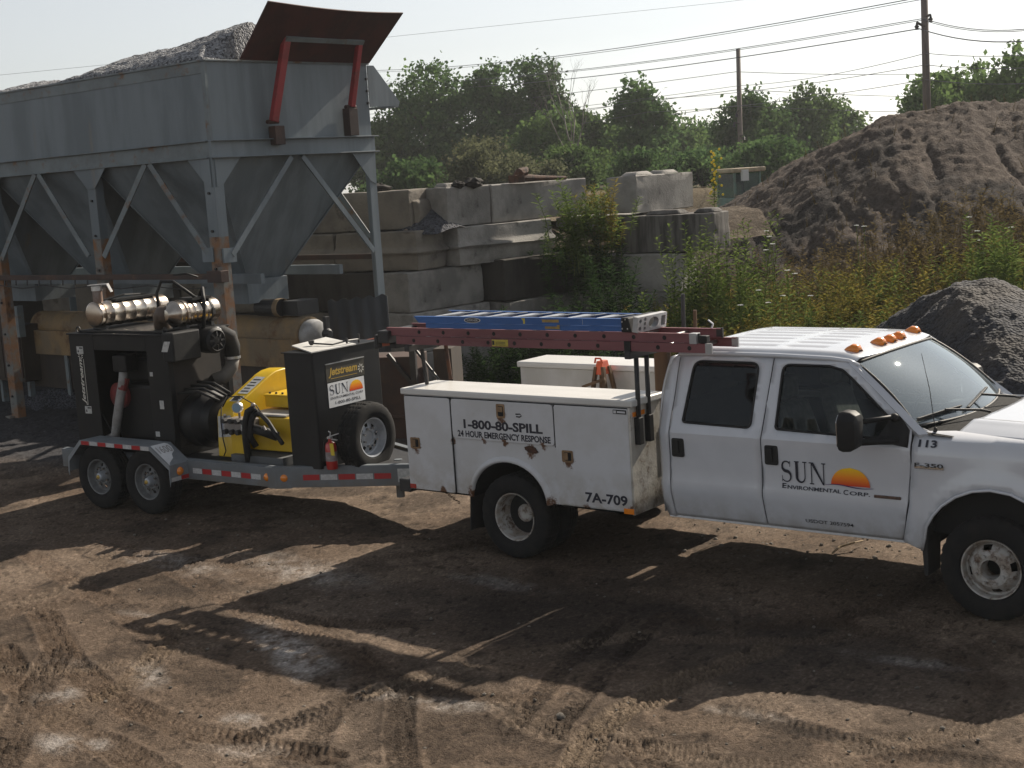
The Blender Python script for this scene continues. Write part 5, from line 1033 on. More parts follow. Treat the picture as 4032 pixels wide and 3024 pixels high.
# ---- wheels
def wheel(parent, x, y, r, wd, rim, kind, rimm, n=56, rz=0, T=None):
    """tyre and rim; the outer face looks to -y; kind 'convex', 'dish' or 'spoke'"""
    e = empty_part('wheel', parent, (x, y, r), rz)
    if T is not None: e.matrix_local = T
    h = wd / 2; mb = MB()
    prof = [(rim * .99, -h * .72), (rim + .015, -h * .90), (rim + (r - rim) * .35, -h * 1.02), (rim + (r - rim) * .72, -h * .98), (r - .022, -h * .88), (r - .004, -h * .74), (r, -h * .40), (r - .012, -h * .36), (r - .012, -h * .30), (r, -h * .26), (r, -.012), (r - .012, -.008), (r - .012, .008), (r, .012), (r, h * .26), (r - .012, h * .30), (r - .012, h * .36), (r, h * .40), (r - .004, h * .74), (r - .022, h * .88), (rim + (r - rim) * .6, h), (rim, h * .75)]
    mb.lathe(prof, n * 2, mod=lambda i, j: (-.010 if (i % 4 < 1 and j in (5, 6, 9, 10, 13, 14, 17, 18)) else 0)); mb.build('tyre', M_tyre, e, smooth='angle', angle=28)
    mb = MB()
    if kind == 'convex':
        pr = [(rim * .97, -h * .70), (rim * 1.0, -h * .86), (rim * .955, -h * .83), (rim * .93, -h * .60), (rim * .92, -h * .30), (rim * .86, -h * .25), (rim * .80, -h * .42), (rim * .66, -h * .78), (rim * .58, -h * .90), (rim * .36, -h * .95), (rim * .335, -h * .95), (rim * .32, -h * .70), (rim * .30, h * .2)]; sk = lambda i, j: j in (6,) and (i % 28) in (0, 1, 2, 3, 4, 27)
        sk = lambda i, j: j == 6 and (i % 28) < 7
    elif kind == 'dish':
        pr = [(rim * .97, -h * .70), (rim * 1.0, -h * .86), (rim * .95, -h * .83), (rim * .90, -h * .55), (rim * .885, h * .35), (rim * .85, h * .55), (rim * .81, h * 1.05), (rim * .76, h * 1.18), (rim * .60, h * 1.12), (rim * .46, h * 1.0), (rim * .40, h * .98), (rim * .36, h * .55), (rim * .26, h * .42), (rim * .0, h * .40)]; sk = lambda i, j: j == 7 and (i % 28) < 7
    else:
        pr = [(rim * .97, -h * .68), (rim * 1.0, -h * .84), (rim * .94, -h * .80), (rim * .90, -h * .45), (rim * .86, -h * .18), (rim * .80, -h * .12), (rim * .70, -h * .16), (rim * .54, -h * .22), (rim * .46, -h * .34), (rim * .36, -h * .34), (rim * .33, -h * .20), (0, -h * .20)]; sk = lambda i, j: j == 6 and (i % 14) < 6
    mb.lathe(pr, 112, skip=sk); rm = mb.build('rim', rimm, e, smooth='angle', angle=30)
    mb = MB(); mb.lathe([(0, h * .72), (rim * .9, h * .72)], 24); mb.build('brake_drum', M_gap, e)
    nb, rb, yb = (8, rim * .47, {'convex': -h * .94, 'dish': h * .98, 'spoke': -h * .34}[kind])
    if T is None or kind == 'spoke' and rimm is not M_steelw:
        for k in range(nb): a = 2 * PI * (k + .5) / nb; mb = MB(); mb.lathe([(0, -.028), (.013, -.028), (.014, 0)], 6, Matrix.Translation((rb * math.cos(a), yb, rb * math.sin(a)))); mb.build('wheel_nut', rimm if kind != 'spoke' else M_chrome, rm)
    return e
wheel(TR, 0, -.905, .405, .245, .232, 'convex', M_steelw); wheel(TR, -4.47, -1.065, .405, .235, .232, 'dish', M_steelw)
wheel(TR, -4.47, -.775, .405, .235, .232, 'dish', M_steelw)
for x, y, k in ((0, .905, 'convex'), (-4.47, 1.065, 'dish'), (-4.47, .775, 'dish')):
    T = Matrix.Translation((x, y, .405)) @ Matrix.Rotation(PI, 4, 'Z'); wheel(TR, 0, 0, .405, .24, .232, k, M_steelw, T=T)
# chassis
mb = MB()
for s_ in (-1, 1): mb.box(-5.80, .85, s_ * .43 - .04, s_ * .43 + .04, .58, .80)
tp('chassis_rail', mb, M_under)
mb = MB(); mb.tube([(0, -.8, .40), (0, .8, .40)], .06, 8); mb.tube([(-4.47, -.9, .405), (-4.47, .9, .405)], .075, 8); mb.ball((-4.47, 0, .40), (.17, .2, .17), 12, 8); mb.ball((0, .15, .40), (.13, .16, .14), 12, 8); mb.tube([(-4.3, 0, .5), (-1.2, 0, .55)], .05, 8); tp('axle', mb, M_under)
mb = MB(); mb.box(-2.6, -1.2, .30, .75, .42, .72); tp('fuel_tank', mb, M_under, bevel=.04); mb = MB(); mb.box(-1.8, -.9, -.35, .25, .46, .75); tp('gearbox', mb, M_under, bevel=.05)

# ---- utility boxes
ZL = 1.525
arch = arc(-4.485, .57, .442, .365, 180, 0, 20)
def body_side(s_):
    yy = s_ * 1.2; pr = TR
    f2 = lambda o=0.0: (lambda x, z: (x, s_ * (1.2 + o), z))
    mb = MB(); ol = [(-5.745, .57)] + [(-4.945, .57)] + [(p[0], max(p[1], .57)) for p in arch[1:-1]] + [(-4.025, .57), (-3.085, .57), (-3.085, ZL), (-5.745, ZL)]
    panel(mb, ol, [], f2(-.012), .12); bx = tp('utility_box', mb, M_box, solid=.01)
    # inner skin, ends and floor of the box
    mb = MB(); mb.box(-5.745, -3.085, s_ * .70 - .008, s_ * .70 + .008, .80, ZL); tp('box_inner_wall', mb, M_scr, bx)
    lo, hi = (-1.188, -.70) if s_ < 0 else (.70, 1.188)
    mb = MB(); mb.box(-5.748, -5.730, lo, hi, .57, ZL); tp('box_rear_wall', mb, M_box, bx); mb = MB(); mb.box(-3.100, -3.080, lo - (.012 if s_ < 0 else 0), hi + (.012 if s_ > 0 else 0), .565, ZL); tp('box_front_wall', mb, M_boxrust, bx)
    mb = MB(); mb.box(-5.73, -4.96, lo, hi, .57, .585); mb.box(-4.01, -3.1, lo, hi, .57, .585); tp('box_floor', mb, M_under, bx)
    mb = MB(); mb.loft([[(p[0], s_ * 1.18, p[1]), (p[0], s_ * .55, p[1])] for p in arch], closed=False); mb.box(-4.93, -4.04, s_ * .56 - .01, s_ * .56 + .01, .57, .96); tp('wheel_well', mb, M_gap, bx)
    # flared arch lip
    mb = MB(); mb.loft([[(-4.485 + (p[0] + 4.485) * 1.0, s_ * 1.19, .57 + (p[1] - .57)), (-4.485 + (p[0] + 4.485) * 1.015, s_ * 1.218, .57 + (p[1] - .57) * 1.02), (-4.485 + (p[0] + 4.485) * 1.07, s_ * 1.214, .57 + (p[1] - .57) * 1.09), (-4.485 + (p[0] + 4.485) * 1.13, s_ * 1.1885, .57 + (p[1] - .57) * 1.16)] for p in [(-4.925, .45)] * 0 + arch], closed=False); tp('arch_flare', mb, M_box, bx, smooth=True)
    # doors
    for nm, q in (('side_door', [(-5.735, .585), (-5.150, .585), (-5.150, ZL - .01), (-5.735, ZL - .01)]), ('side_door', [(-3.902, .600), (-3.10, .600), (-3.10, ZL - .01), (-3.902, ZL - .01)]), ('flip_door', [(-5.132, 1.132), (-3.916, 1.132), (-3.916, ZL - .01), (-5.132, ZL - .01)])):
        mb = MB(); panel(mb, rpoly(q, .025 if nm != 'flip_door' else .04, 4), [], f2(.006), .2); d = tp(nm, mb, M_box, bx, solid=.014, bevel=.004)
        cx_, cz_, vert = {0: (-5.625, 1.05, 0), 1: (-3.773, 1.048, 0), 2: (-4.52, 1.425, 1)}[0 if q[0][0] < -5.5 else (2 if nm == 'flip_door' else 1)]
        a, b_ = (.062, .055) if not vert else (.050, .068); lm = MB(); rp = rpoly([(cx_ - a, cz_ - b_), (cx_ + a, cz_ - b_), (cx_ + a, cz_ + b_), (cx_ - a, cz_ + b_)], .015, 3); lm.prism(rp, 'y', s_ * 1.207, s_ * 1.213); la = tp('paddle_latch', lm, M_bronze, d, bevel=.002)
        lm = MB(); lm.prism(rpoly([(cx_ - a * .55, cz_ - b_ * .7), (cx_ + a * .7, cz_ - b_ * .7), (cx_ + a * .7, cz_ + b_ * .7), (cx_ - a * .55, cz_ + b_ * .7)], .01, 2), 'y', s_ * 1.2125, s_ * 1.2145); tp('latch_recess', lm, M_gap, la)
        lm = MB(); lm.prism([(cx_ - a * .5, cz_ - b_ * .6), (cx_ + a * .15, cz_ - b_ * .6), (cx_ + a * .15, cz_ + b_ * .62), (cx_ - a * .5, cz_ + b_ * .62)] if not vert else [(cx_ - a * .5, cz_ - b_ * .1), (cx_ + a * .6, cz_ - b_ * .1), (cx_ + a * .6, cz_ + b_ * .62), (cx_ - a * .5, cz_ + b_ * .62)], 'y', s_ * 1.213, s_ * 1.221); tp('latch_paddle', lm, M_bronze, la, bevel=.003)
    for x, z0, z1 in ((-5.141, .58, ZL), (-3.909, 1.12, ZL)): mb = MB(); mb.box(x - .004, x + .004, s_ * 1.1995 - .004, s_ * 1.1995 + .004, z0, z1); tp('door_gap', mb, M_gap, bx)
    mb = MB(); mb.box(-5.72, -3.11, s_ * 1.198 - .004, s_ * 1.198 + .004, ZL - .010, ZL - .002); tp('lid_gap', mb, M_gap, bx)
    # lid with turned-down edge
    ya, yb = (-1.215, -.665) if s_ < 0 else (.665, 1.215)
    mb = MB(); mb.box(-5.775, -3.045, ya, yb, ZL + .005, 1.592); tp('box_lid', mb, M_boxtop, bx, bevel=.014, seg=3)
    # fuel-cap scar, markers
    mb = MB(); mb.box(-3.190, -3.085, s_ * 1.205 - .004, s_ * 1.205 + .006, .572, .622); tp('marker_light', mb, M_orange, bx, bevel=.003); mb = MB(); mb.box(-5.735, -5.655, s_ * 1.205 - .004, s_ * 1.205 + .006, .588, .632); tp('marker_light', mb, M_redl, bx, bevel=.003)
    mb = MB(); mb.box(-3.079, -3.068, s_ * 1.06 - .10, s_ * 1.06 + .08, 1.44, 1.48); tp('marker_light', mb, M_orange, bx)
    if s_ < 0:
        mb = MB(); mb.prism([(-4.27, 1.10), (-4.22, 1.115), (-4.15, 1.10), (-4.115, 1.06), (-4.14, 1.045), (-4.22, 1.05), (-4.265, 1.075)], 'y', -1.200, -1.192); tp('paint_scar', mb, M_rust, bx)
        mb = MB(); mb.box(-3.250, -3.112, -1.2125, -1.2065, 1.468, 1.505); pl = tp('maker_plate', mb, M_trim, bx); mb = MB(); mb.box(-3.243, -3.215, -1.2145, -1.213, 1.474, 1.499); mb.box(-3.205, -3.12, -1.2145, -1.213, 1.478, 1.494); tp('plate_print', mb, M_box, pl)
    return bx
BX = body_side(-1); body_side(1)
mb = MB(); mb.box(-5.74, -3.09, -.69, .69, .86, .90); tp('bed_floor', mb, M_scr); mb = MB(); mb.box(-3.10, -3.07, -.69, .69, .90, 1.30); tp('bed_headboard', mb, M_boxrust)
mb = MB(); mb.box(-5.90, -5.755, -1.19, 1.19, .535, .665); mb.box(-5.76, -5.72, -.69, .69, .60, .90); tp('rear_bumper', mb, M_black, bevel=.01)
mb = MB(); mb.box(-6.05, -5.7, -.04, .04, .46, .54); mb.ball((-6.0, 0, .60), .035, 10, 7); tp('tow_hitch', mb, M_black)
for s_ in (-1, 1): mb = MB(); mb.grid(lambda u, v: (-4.985 - .03 * v, s_ * (.60 + .58 * u), .585 - .37 * v + .012 * math.sin(u * 9) * v), np.linspace(0, 1, 12), np.linspace(0, 1, 6)); tp('rear_mud_flap', mb, M_rubber, solid=.012)
# bed lining in the wheel gap
mb = MB()
for k in range(9):
    mb.tube([(-5.55 + .03 * k + .012 * math.cos(a), -.98 + (.012 * math.sin(a) if k % 2 else 0), .555 - .016 * k - .004 * k * 0 + (.012 * math.sin(a) if k % 2 == 0 else 0)) for a in np.linspace(0, 2 * PI, 9)], .004, 5, cap=False)
tp('safety_chain', mb, M_rust)
# ladder rack
mb = MB()
for y in (-1.11, -.945):
    mb = MB(); mb.tube([(-3.05, y + .01, 2.03), (-3.05, y, 1.20)], .022, 10); po = tp('rack_post', mb, M_black, smooth=True); mb = MB(); mb.box(-3.078, -3.022, y - .034, y + .034, 1.19, 1.43); tp('post_socket', mb, M_trim, po, bevel=.006)
for x in (-3.05, -5.62):
    mb = MB(); mb.box(x - .03, x + .03, -1.24, -.42, 1.96, 2.022); tp('rack_crossbar', mb, M_black, bevel=.006)
for y, m_ in ((-1.02, M_black), (-.66, M_rust)): mb = MB(); mb.tube([(-5.62, y, 1.97), (-5.60, y + .02, 1.60)], .020, 8); tp('rack_post', mb, m_)
mb = MB(); mb.tube([(-5.95, -.86, 2.03), (-5.62, -.80, 1.62)], .014, 6); mb.box(-5.99, -5.90, -1.08, -.80, 1.965, 2.02); tp('rack_stay', mb, M_black)
# ---- writing on the truck
def side_text(mb, vf, y): return put(mb, vf, lambda u, v: (u, y, v))
def wtext(nm, vf, y, m=M_ink, parent=TR):
    mb = MB(); side_text(mb, vf, y); return mb.build(nm, m, parent, merge=False)
YB = -1.2075
fl = [c for c in BX.children if c.name.startswith('flip_door')][0]; sdr = [c for c in BX.children if c.name.startswith('side_door')]
wtext('lettering', fit(text2d('1-800-80-SPILL', 1, off=.038), -4.985, -4.04, 1.235, 1.325), YB, M_ink, fl)
wtext('lettering', fit(text2d('24 HOUR EMERGENCY RESPONSE', 1, off=.034), -5.065, -3.955, 1.152, 1.215), YB, M_ink, fl)
wtext('lettering', fit(text2d('7A-709', 1, off=.032), -3.600, -3.145, .640, .735), YB, M_ink, [d for d in sdr if d.data.vertices[0].co.x > -4][0])
mb = MB(); side_text(mb, ribbon([(-4.345, 1.405), (-4.29, 1.408), (-4.275, 1.392), (-4.30, 1.380), (-4.34, 1.383)], [.014, .012, .010, .014, .012]), YB); mb.build('paint_chip', M_inkbr, fl, merge=False)
FD = [c for c in TR.children if c.name.startswith('front_door')][0]; FW = [c for c in TR.children if c.name.startswith('front_wing')][0]
cf = lambda u, v: (u, -cy(u, v) - .0085, v)
mb = MB(); put(mb, fit(sun_word(), -1.732, -1.335, .945, 1.128), cf); mb.build('lettering', M_ink, FD, merge=False)
cols = []; mb = MB(); half_sun(mb, cols, -1.290, -.955, .958, 1.108, cf); mb.build('sun_emblem', M_sunc, FD, merge=False, cols=cols)
mb = MB(); put(mb, ribbon([(-1.345 + .42 * t, .953 + .009 * math.sin(t * 6.3)) for t in np.linspace(0, 1, 14)], [.003 + .006 * math.sin(PI * t) for t in np.linspace(0, 1, 14)]), lambda u, v: (u, -cy(u, v) - .0095, v)); mb.build('emblem_line', mat('violet_ink', (.07, .02, .12), rough=.4), FD, merge=False)
mb = MB(); put(mb, fit(text2d('E', 1, off=.02), -1.728, -1.690, .893, .934), cf); put(mb, fit(text2d('NVIRONMENTAL', 1, off=.02), -1.680, -1.205, .890, .922), cf); put(mb, fit(text2d('C', 1, off=.02), -1.185, -1.142, .884, .924), cf); put(mb, fit(text2d('ORP.', 1, off=.02), -1.132, -.955, .886, .916), cf); mb.build('lettering', M_ink, FD, merge=False)
mb = MB(); put(mb, fit(text2d('USDOT 2057594', 1, off=.004), -1.535, -1.115, .615, .645), cf); mb.build('lettering', M_inkbr, FD, merge=False)
mb = MB(); mb.box(-.920, -.70, -1.024, -1.012, .884, .908); mb.build('door_badge', mat('worn_badge', (.16, .10, .08), (.10, .07, .06), scale=30, rough=.4, metal=.5), FD, bevel=.003)
wf = lambda u, v: (u, -fy_(u, v) - .008, v)
mb = MB(); put(mb, fit(text2d('113', 1, off=.03), -.553, -.405, 1.318, 1.372), wf); mb.build('lettering', M_ink, FW, merge=False)
mb = MB(); mb.box(-.578, -.345, -1.034, -1.016, 1.152, 1.176); bd = mb.build('wing_badge', M_chrome, FW, bevel=.003); mb = MB(); put(mb, fit(text2d('F-350', 1, off=.02), -.575, -.345, 1.165, 1.198), lambda u, v: (u, -1.036, v)); mb.build('badge_letters', M_inkbr, bd, merge=False)
# ------------------------------------------------------------------ ladders and loose things on the truck
TX, TY = -3.732, 11.36
M_lred = mat('faded_red_fibreglass', (.200, .070, .076), (.150, .050, .055), scale=3, rough=.6, dirt=(.22, .12, .118), dirt_amt=.40, dirt_scale=6, stretch=(.3, 1, 1))
M_lblue = mat('blue_fibreglass', (.022, .105, .33), (.018, .085, .27), scale=5, rough=.45, dirt=(.06, .16, .36), dirt_amt=.3, stretch=(.3, 1, 1))
M_alu = mat('aluminium', (.62, .62, .62), (.45, .45, .45), scale=12, rough=.35, metal=.85, stretch=(1, 1, 1))
M_alub = mat('dull_aluminium', (.46, .46, .46), (.36, .36, .36), scale=8, rough=.5, metal=.4)
M_yst = mat('yellow_sticker', (.52, .42, .05), (.40, .32, .05), scale=30, rough=.6); M_wst = mat('white_sticker', (.52, .52, .50), (.40, .40, .39), scale=30, rough=.6); M_ytape = mat('old_tape', (.36, .24, .075), (.25, .17, .06), scale=12, rough=.8)
LR = thing('extension_ladder', 'faded red extension ladder lying on the truck rack under the blue one', 'ladder', (TX + .12, TY - .14, .018))
def lp(name, mb, m, parent, **k): return mb.build(name, m, parent, **k)
for (x0, x1, ya, yb, z0, z1, rx0) in ((-5.90, -2.36, -1.06, -.615, 2.010, 2.088, -5.67), (-6.05, -2.49, -1.03, -.645, 2.090, 2.168, -5.62)):
    rails = []
    for y, s_ in ((ya, 1), (yb, -1)):
        mb = MB(); mb.box(x0, x1, y - .004, y + .004, z0, z1); mb.box(x0, x1, min(y, y + s_ * .03), max(y, y + s_ * .03), z0, z0 + .006); mb.box(x0, x1, min(y, y + s_ * .03), max(y, y + s_ * .03), z1 - .006, z1); rails.append(lp('rail', mb, M_lred, LR))
    k = 0; x = rx0
    while x < x1 - .05:
        mb = MB(); mb.tube([(x, ya + .005, (z0 + z1) / 2), (x, yb - .005, (z0 + z1) / 2)], .017, 8); lp('rung', mb, M_alu, LR, smooth=True)
        mb = MB(); mb.lathe([(.006, -.003), (.018, -.003), (.020, 0)], 10, Matrix.Translation((x, ya - .004, (z0 + z1) / 2))); mb.lathe([(0, -.001), (.012, -.001)], 10, Matrix.Translation((x, ya - .0045, (z0 + z1) / 2))); lp('rung_end', mb, M_trim, rails[0])
        x += .3105
    for y in (ya, yb): mb = MB(); mb.box(x1 - .05, x1 + .012, y - .009, y + .009, z0 - .004, z1 + .004); lp('rail_cap', mb, M_alub if z0 < 2.05 else M_black, LR)
mb = MB(); mb.box(-2.56, -2.49, -1.072, -1.00, 2.085, 2.175); lp('rail_guide', mb, M_alub, LR, bevel=.004); mb = MB(); mb.box(-2.47, -2.40, -1.06, -1.0, 2.09, 2.155); lp('rail_guide', mb, M_trim, LR, bevel=.006)
mb = MB(); mb.box(-3.215, -3.150, -1.072, -1.055, 2.005, 2.095); lp('rack_clip', mb, M_trim, LR); mb = MB(); mb.tube([(-2.58, -.66, 2.17), (-2.57, -.65, 2.205), (-2.62, -.64, 2.235)], .008, 6); lp('hook', mb, M_alu, LR)
mb = MB(); mb.box(-4.69, -4.50, -1.0665, -1.0645, 2.018, 2.080); st = lp('warning_sticker', mb, M_yst, LR); mb = MB(); mb.box(-4.685, -4.66, -1.068, -1.067, 2.03, 2.07); [mb.box(-4.645 + .0 * k, -4.53, -1.068, -1.067, 2.028 + .013 * k, 2.033 + .013 * k) for k in range(3)]; lp('sticker_print', mb, M_inkbr, st)
mb = MB(); mb.box(-6.13, -5.99, -1.09, -.62, 2.015, 2.14); mb.box(-6.17, -6.13, -1.1, -1.02, 1.96, 2.10); lp('ladder_foot', mb, M_black, LR, bevel=.012)

SL = thing('step_ladder', 'blue fibreglass step ladder with silver treads lying on the red ladder', 'ladder', (TX + .12, TY - .14, .018))
zb0 = 2.172
for s_, ya, yb in ((0, -1.045, -1.02), (1, -.50, -.62)):
    mb = MB(); q = .004; mb.hexa([(-5.60, ya - q, zb0 + .050), (-3.20, yb - q, zb0 + .050), (-3.20, yb + q, zb0 + .050), (-5.60, ya + q, zb0 + .050)], [(-5.66, ya - q, zb0 + .112), (-3.20, yb - q, zb0 + .112), (-3.20, yb + q, zb0 + .112), (-5.66, ya + q, zb0 + .112)])
    e = .035 * (-1 if s_ else 1); mb.hexa([(-5.66, min(ya, ya + e), zb0 + .107), (-3.2, min(yb, yb + e), zb0 + .107), (-3.2, max(yb, yb + e), zb0 + .107), (-5.66, max(ya, ya + e), zb0 + .107)], [(-5.66, min(ya, ya + e), zb0 + .113), (-3.2, min(yb, yb + e), zb0 + .113), (-3.2, max(yb, yb + e), zb0 + .113), (-5.66, max(ya, ya + e), zb0 + .113)])
    fr = lp('front_rail', mb, M_lblue, SL)
    mb = MB(); mb.hexa([(-5.52, ya + .006, zb0), (-3.24, yb + .002, zb0), (-3.24, yb + .012, zb0), (-5.52, ya + .016, zb0)], [(-5.52, ya + .006, zb0 + .048), (-3.24, yb + .002, zb0 + .048), (-3.24, yb + .012, zb0 + .048), (-5.52, ya + .016, zb0 + .048)]); lp('rear_rail', mb, M_lblue, SL)
for k in range(7):
    x = -5.45 + .315 * k; f = (x + 5.6) / 2.4; ya = -1.04 + .025 * f; yb = -.505 - .115 * f
    mb = MB(); mb.box(x - .045, x + .045, ya + .01, yb - .01, zb0 + .090, zb0 + .104); mb.box(x - .045, x - .038, ya + .01, yb - .01, zb0 + .06, zb0 + .09); mb.box(x + .038, x + .045, ya + .01, yb - .01, zb0 + .06, zb0 + .09); mb.bar((x + .02, ya + .01, zb0 + .108), (x + .20, yb - .01, zb0 + .108), .03, .006); lp('tread', mb, M_alu, SL)
mb = MB(); mb.hexa([(-3.25, -1.05, zb0 - .002), (-3.14, -1.06, zb0 + .0), (-3.14, -.58, zb0), (-3.25, -.58, zb0)], [(-3.25, -1.05, zb0 + .125), (-3.17, -1.06, zb0 + .125), (-3.17, -.58, zb0 + .125), (-3.25, -.58, zb0 + .125)]); lp('cap_collar', mb, M_trim, SL, bevel=.008)
def capp(u, v): # face of the top cap: looks forward and a little to the near side
    return (-3.135 + .02 * v, -1.055 + .47 * u, zb0 + .0 + .135 * v)
ol = rpoly([(0, 0), (1, 0), (1, 1), (0, 1)], .03); hl = [[(.55 + .17 * math.cos(a), .5 + .36 * math.sin(a)) for a in np.linspace(0, 2 * PI, 20)[:-1]], rpoly([(.80, .18), (.95, .18), (.95, .82), (.80, .82)], .03)] + [[(u + .045 * math.cos(a), v + .13 * math.sin(a)) for a in np.linspace(0, 2 * PI, 9)[:-1]] for u, v in ((.09, .25), (.09, .72), (.25, .2), (.25, .5), (.25, .8))]
mb = MB(); panel(mb, ol, hl, capp, .12); lp('top_cap', mb, M_alub, SL, solid=.05)
mb = MB()
for x, z in ((-3.235, .03), (-3.235, .09), (-3.20, .11), (-3.18, .03)): mb.lathe([(0, -.004), (.007, -.004), (.008, 0)], 8, Matrix.Translation((x, -1.054, zb0 + z)))
lp('rivets', mb, M_alu, SL)
fr = [c for c in SL.children if c.name.startswith('front_rail')][0]
def stk(nm, x0, x1, z0, z1, m, y=-1.0475): mb = MB(); q = .027 * (x0 + 5.6) / 2.4; mb.box(x0, x1, y + q - .001, y + q + .001, zb0 + z0, zb0 + z1); return mb.build(nm, m, fr)
stk('warning_sticker', -4.47, -4.31, .056, .106, M_yst); o = stk('white_sticker', -3.86, -3.67, .056, .104, M_wst); stk('white_sticker', -3.58, -3.50, .060, .108, M_wst)
stk('tape_strip', -4.27, -3.93, .072, .098, M_ytape); stk('tape_strip', -4.21, -3.93, .012, .035, M_ytape, -1.0405); stk('tape_strip', -3.955, -3.925, .012, .104, M_ytape, -1.0485)
mb = MB(); c = (-4.93, zb0 + .082); el = [(c[0] + .10 * math.cos(a), c[1] + .026 * math.sin(a)) for a in np.linspace(0, 2 * PI, 28)[:-1]]; mb.prism(el, 'y', -1.0415, -1.0435); ov = mb.build('oval_badge', M_wst, fr); mb = MB(); el = [(c[0] + .088 * math.cos(a), c[1] + .020 * math.sin(a)) for a in np.linspace(0, 2 * PI, 28)[:-1]]; mb.prism(el, 'y', -1.0436, -1.0442); mb.build('oval_field', M_ink, ov); mb = MB(); put(mb, fit(text2d('WERNER', 1, off=.01, shear=.1), c[0] - .068, c[0] + .068, c[1] - .010, c[1] + .010), lambda u, v: (u, -1.0448, v)); mb.build('lettering', M_wst, ov)
mb = MB(); put(mb, fit(text2d('4', 1, off=.02), -3.535, -3.508, zb0 + .066, zb0 + .102), lambda u, v: (u, -1.026, v)); mb.build('lettering', M_inkbr, fr)
# sawhorse and timber in the bed
M_wood = mat('brown_timber', (.13, .075, .038), (.085, .05, .028), scale=5, rough=.85, stretch=(1, 1, .12), dirt=(.05, .035, .025), dirt_amt=.36)
M_orp = mat('orange_plastic', (.60, .085, .02), (.48, .07, .02), scale=6, rough=.5, dirt=(.25, .06, .03), dirt_amt=.3)
sh = thing('sawhorse', 'small A-frame stand with orange top and brown legs in the truck bed', 'sawhorse', (TX - 4.54, TY + .52, .90))
for sx in (-1, 1):
    for sy in (-1, 1): mb = MB(); mb.bar((sx * .145, sy * .14, 0), (sx * .042, sy * .05, .70), .035, .045, (0, 1, 0)); mb.build('leg', M_wood, sh, bevel=.004)
mb = MB(); mb.hexa([(-.055, -.07, .62), (.055, -.07, .62), (.055, .07, .62), (-.055, .07, .62)], [(-.03, -.06, .76), (.03, -.06, .76), (.03, .06, .76), (-.03, .06, .76)]); mb.tube([(-.05, -.06, .74), (-.03, -.07, .79), (.03, -.07, .79), (.05, -.06, .74)], .012, 6); mb.build('orange_top', M_orp, sh, bevel=.01)
mb = MB(); mb.bar((-.16, -.145, .50), (.10, -.11, .59), .03, .03); mb.bar((-.11, -.11, .47), (.11, -.11, .47), .025, .03); mb.bar((-.12, -.12, .33), (.12, -.12, .33), .03, .05); mb.build('crosspiece', M_wood, sh)
wp = MB(); wp.box(-.065, .065, -.06, .06, 0, 1.14); wp = wp.build('timber_post', M_wood, bevel=.012); wp.location = (TX - 3.22, TY - .42, .90); wp.rotation_euler = (R(1.5), R(1), .2); tag(wp, 'brown timber post standing behind the cab against the rack', 'timber')
for k, (x, y, h, r, m_, lb) in enumerate(((-3.12, -.22, 1.52, .020, M_black, 'tall black rod in the truck bed, left one of the two'), (-3.06, -.12, 1.36, .018, M_wood, 'thin wooden handle in the truck bed right of the tall black rod'))):
    mb = MB(); mb.tube([(0, 0, 0), (.02, .02, h)], r, 8); o = mb.build('tool_handle', m_); o.location = (TX + x, TY + y, .90); tag(o, lb, 'tool handle', 'tool handles in the truck bed')

# ------------------------------------------------------------------ pump trailer
PT = thing('pump_trailer', 'tandem axle pump trailer with black engine box and yellow drive guard', 'trailer', (-13.724, 9.811, 0), R(3))
M_galv = mat('grey_frame_paint', (.155, .170, .185), (.125, .138, .15), scale=3, rough=.5, dirt=(.22, .20, .17), dirt_amt=.33, dirt_scale=6, low=(.14, .11, .08), low_z=(.38, .62))
M_fend = mat('bare_fender', (.27, .29, .31), (.22, .24, .26), scale=5, rough=.45, metal=.3, dirt=(.15, .16, .17), dirt_amt=.4)
M_silver = mat('silver_rim', (.42, .44, .47), (.34, .36, .39), scale=9, rough=.4, metal=.25, dirt=(.10, .09, .085), dirt_amt=.33)
M_grim = mat('dusty_rim', (.17, .175, .18), (.12, .12, .12), scale=9, rough=.6, dirt=(.07, .06, .05), dirt_amt=.45, dirt_scale=6)
M_enc = mat('engine_black', (.0055, .0055, .0065), (.010, .0095, .0095), scale=3, rough=.5, dirt=(.018, .016, .014), dirt_amt=.34, spec=.28)
M_yel2 = mat('safety_yellow', (.66, .43, .012), (.58, .37, .012), scale=4, rough=.38, coat=.2, dirt=(.30, .19, .03), dirt_amt=.33, dirt_scale=6)
M_tank = mat('tank_black', (.007, .0075, .009), (.011, .0115, .013), scale=4, rough=.42, bump=.02, bscale=5, dirt=(.020, .019, .018), dirt_amt=.3, spec=.35)
M_muff = mat('stainless', (.52, .47, .41), (.40, .33, .27), scale=5, rough=.27, metal=1.0, dirt=(.20, .14, .10), dirt_amt=.33, dirt_scale=4, bump=.10, bscale=7)
M_rad = mat('radiator_mesh', (.026, .019, .014), (.016, .012, .010), scale=2, rough=.8, bump=.5, bscale=160)
M_tred = mat('reflective_red', (.38, .018, .022), rough=.35); M_twht = mat('reflective_white', (.52, .52, .52), (.42, .42, .42), scale=40, rough=.35)
M_sign = mat('sign_white', (.72, .73, .74), (.62, .63, .64), scale=4, rough=.5); M_gold = mat('gold_print', (.50, .33, .065), rough=.4, metal=.2); M_cream = mat('cream_print', (.6, .58, .52), rough=.5)
M_rede = mat('engine_red', (.20, .020, .018), (.12, .015, .014), scale=5, rough=.6); M_hose = mat('grey_hose', (.30, .29, .28), (.22, .21, .20), scale=12, rough=.6, bump=.2, bscale=60)
def pp(name, mb, m, parent=PT, **k): return mb.build(name, m, parent, **k)
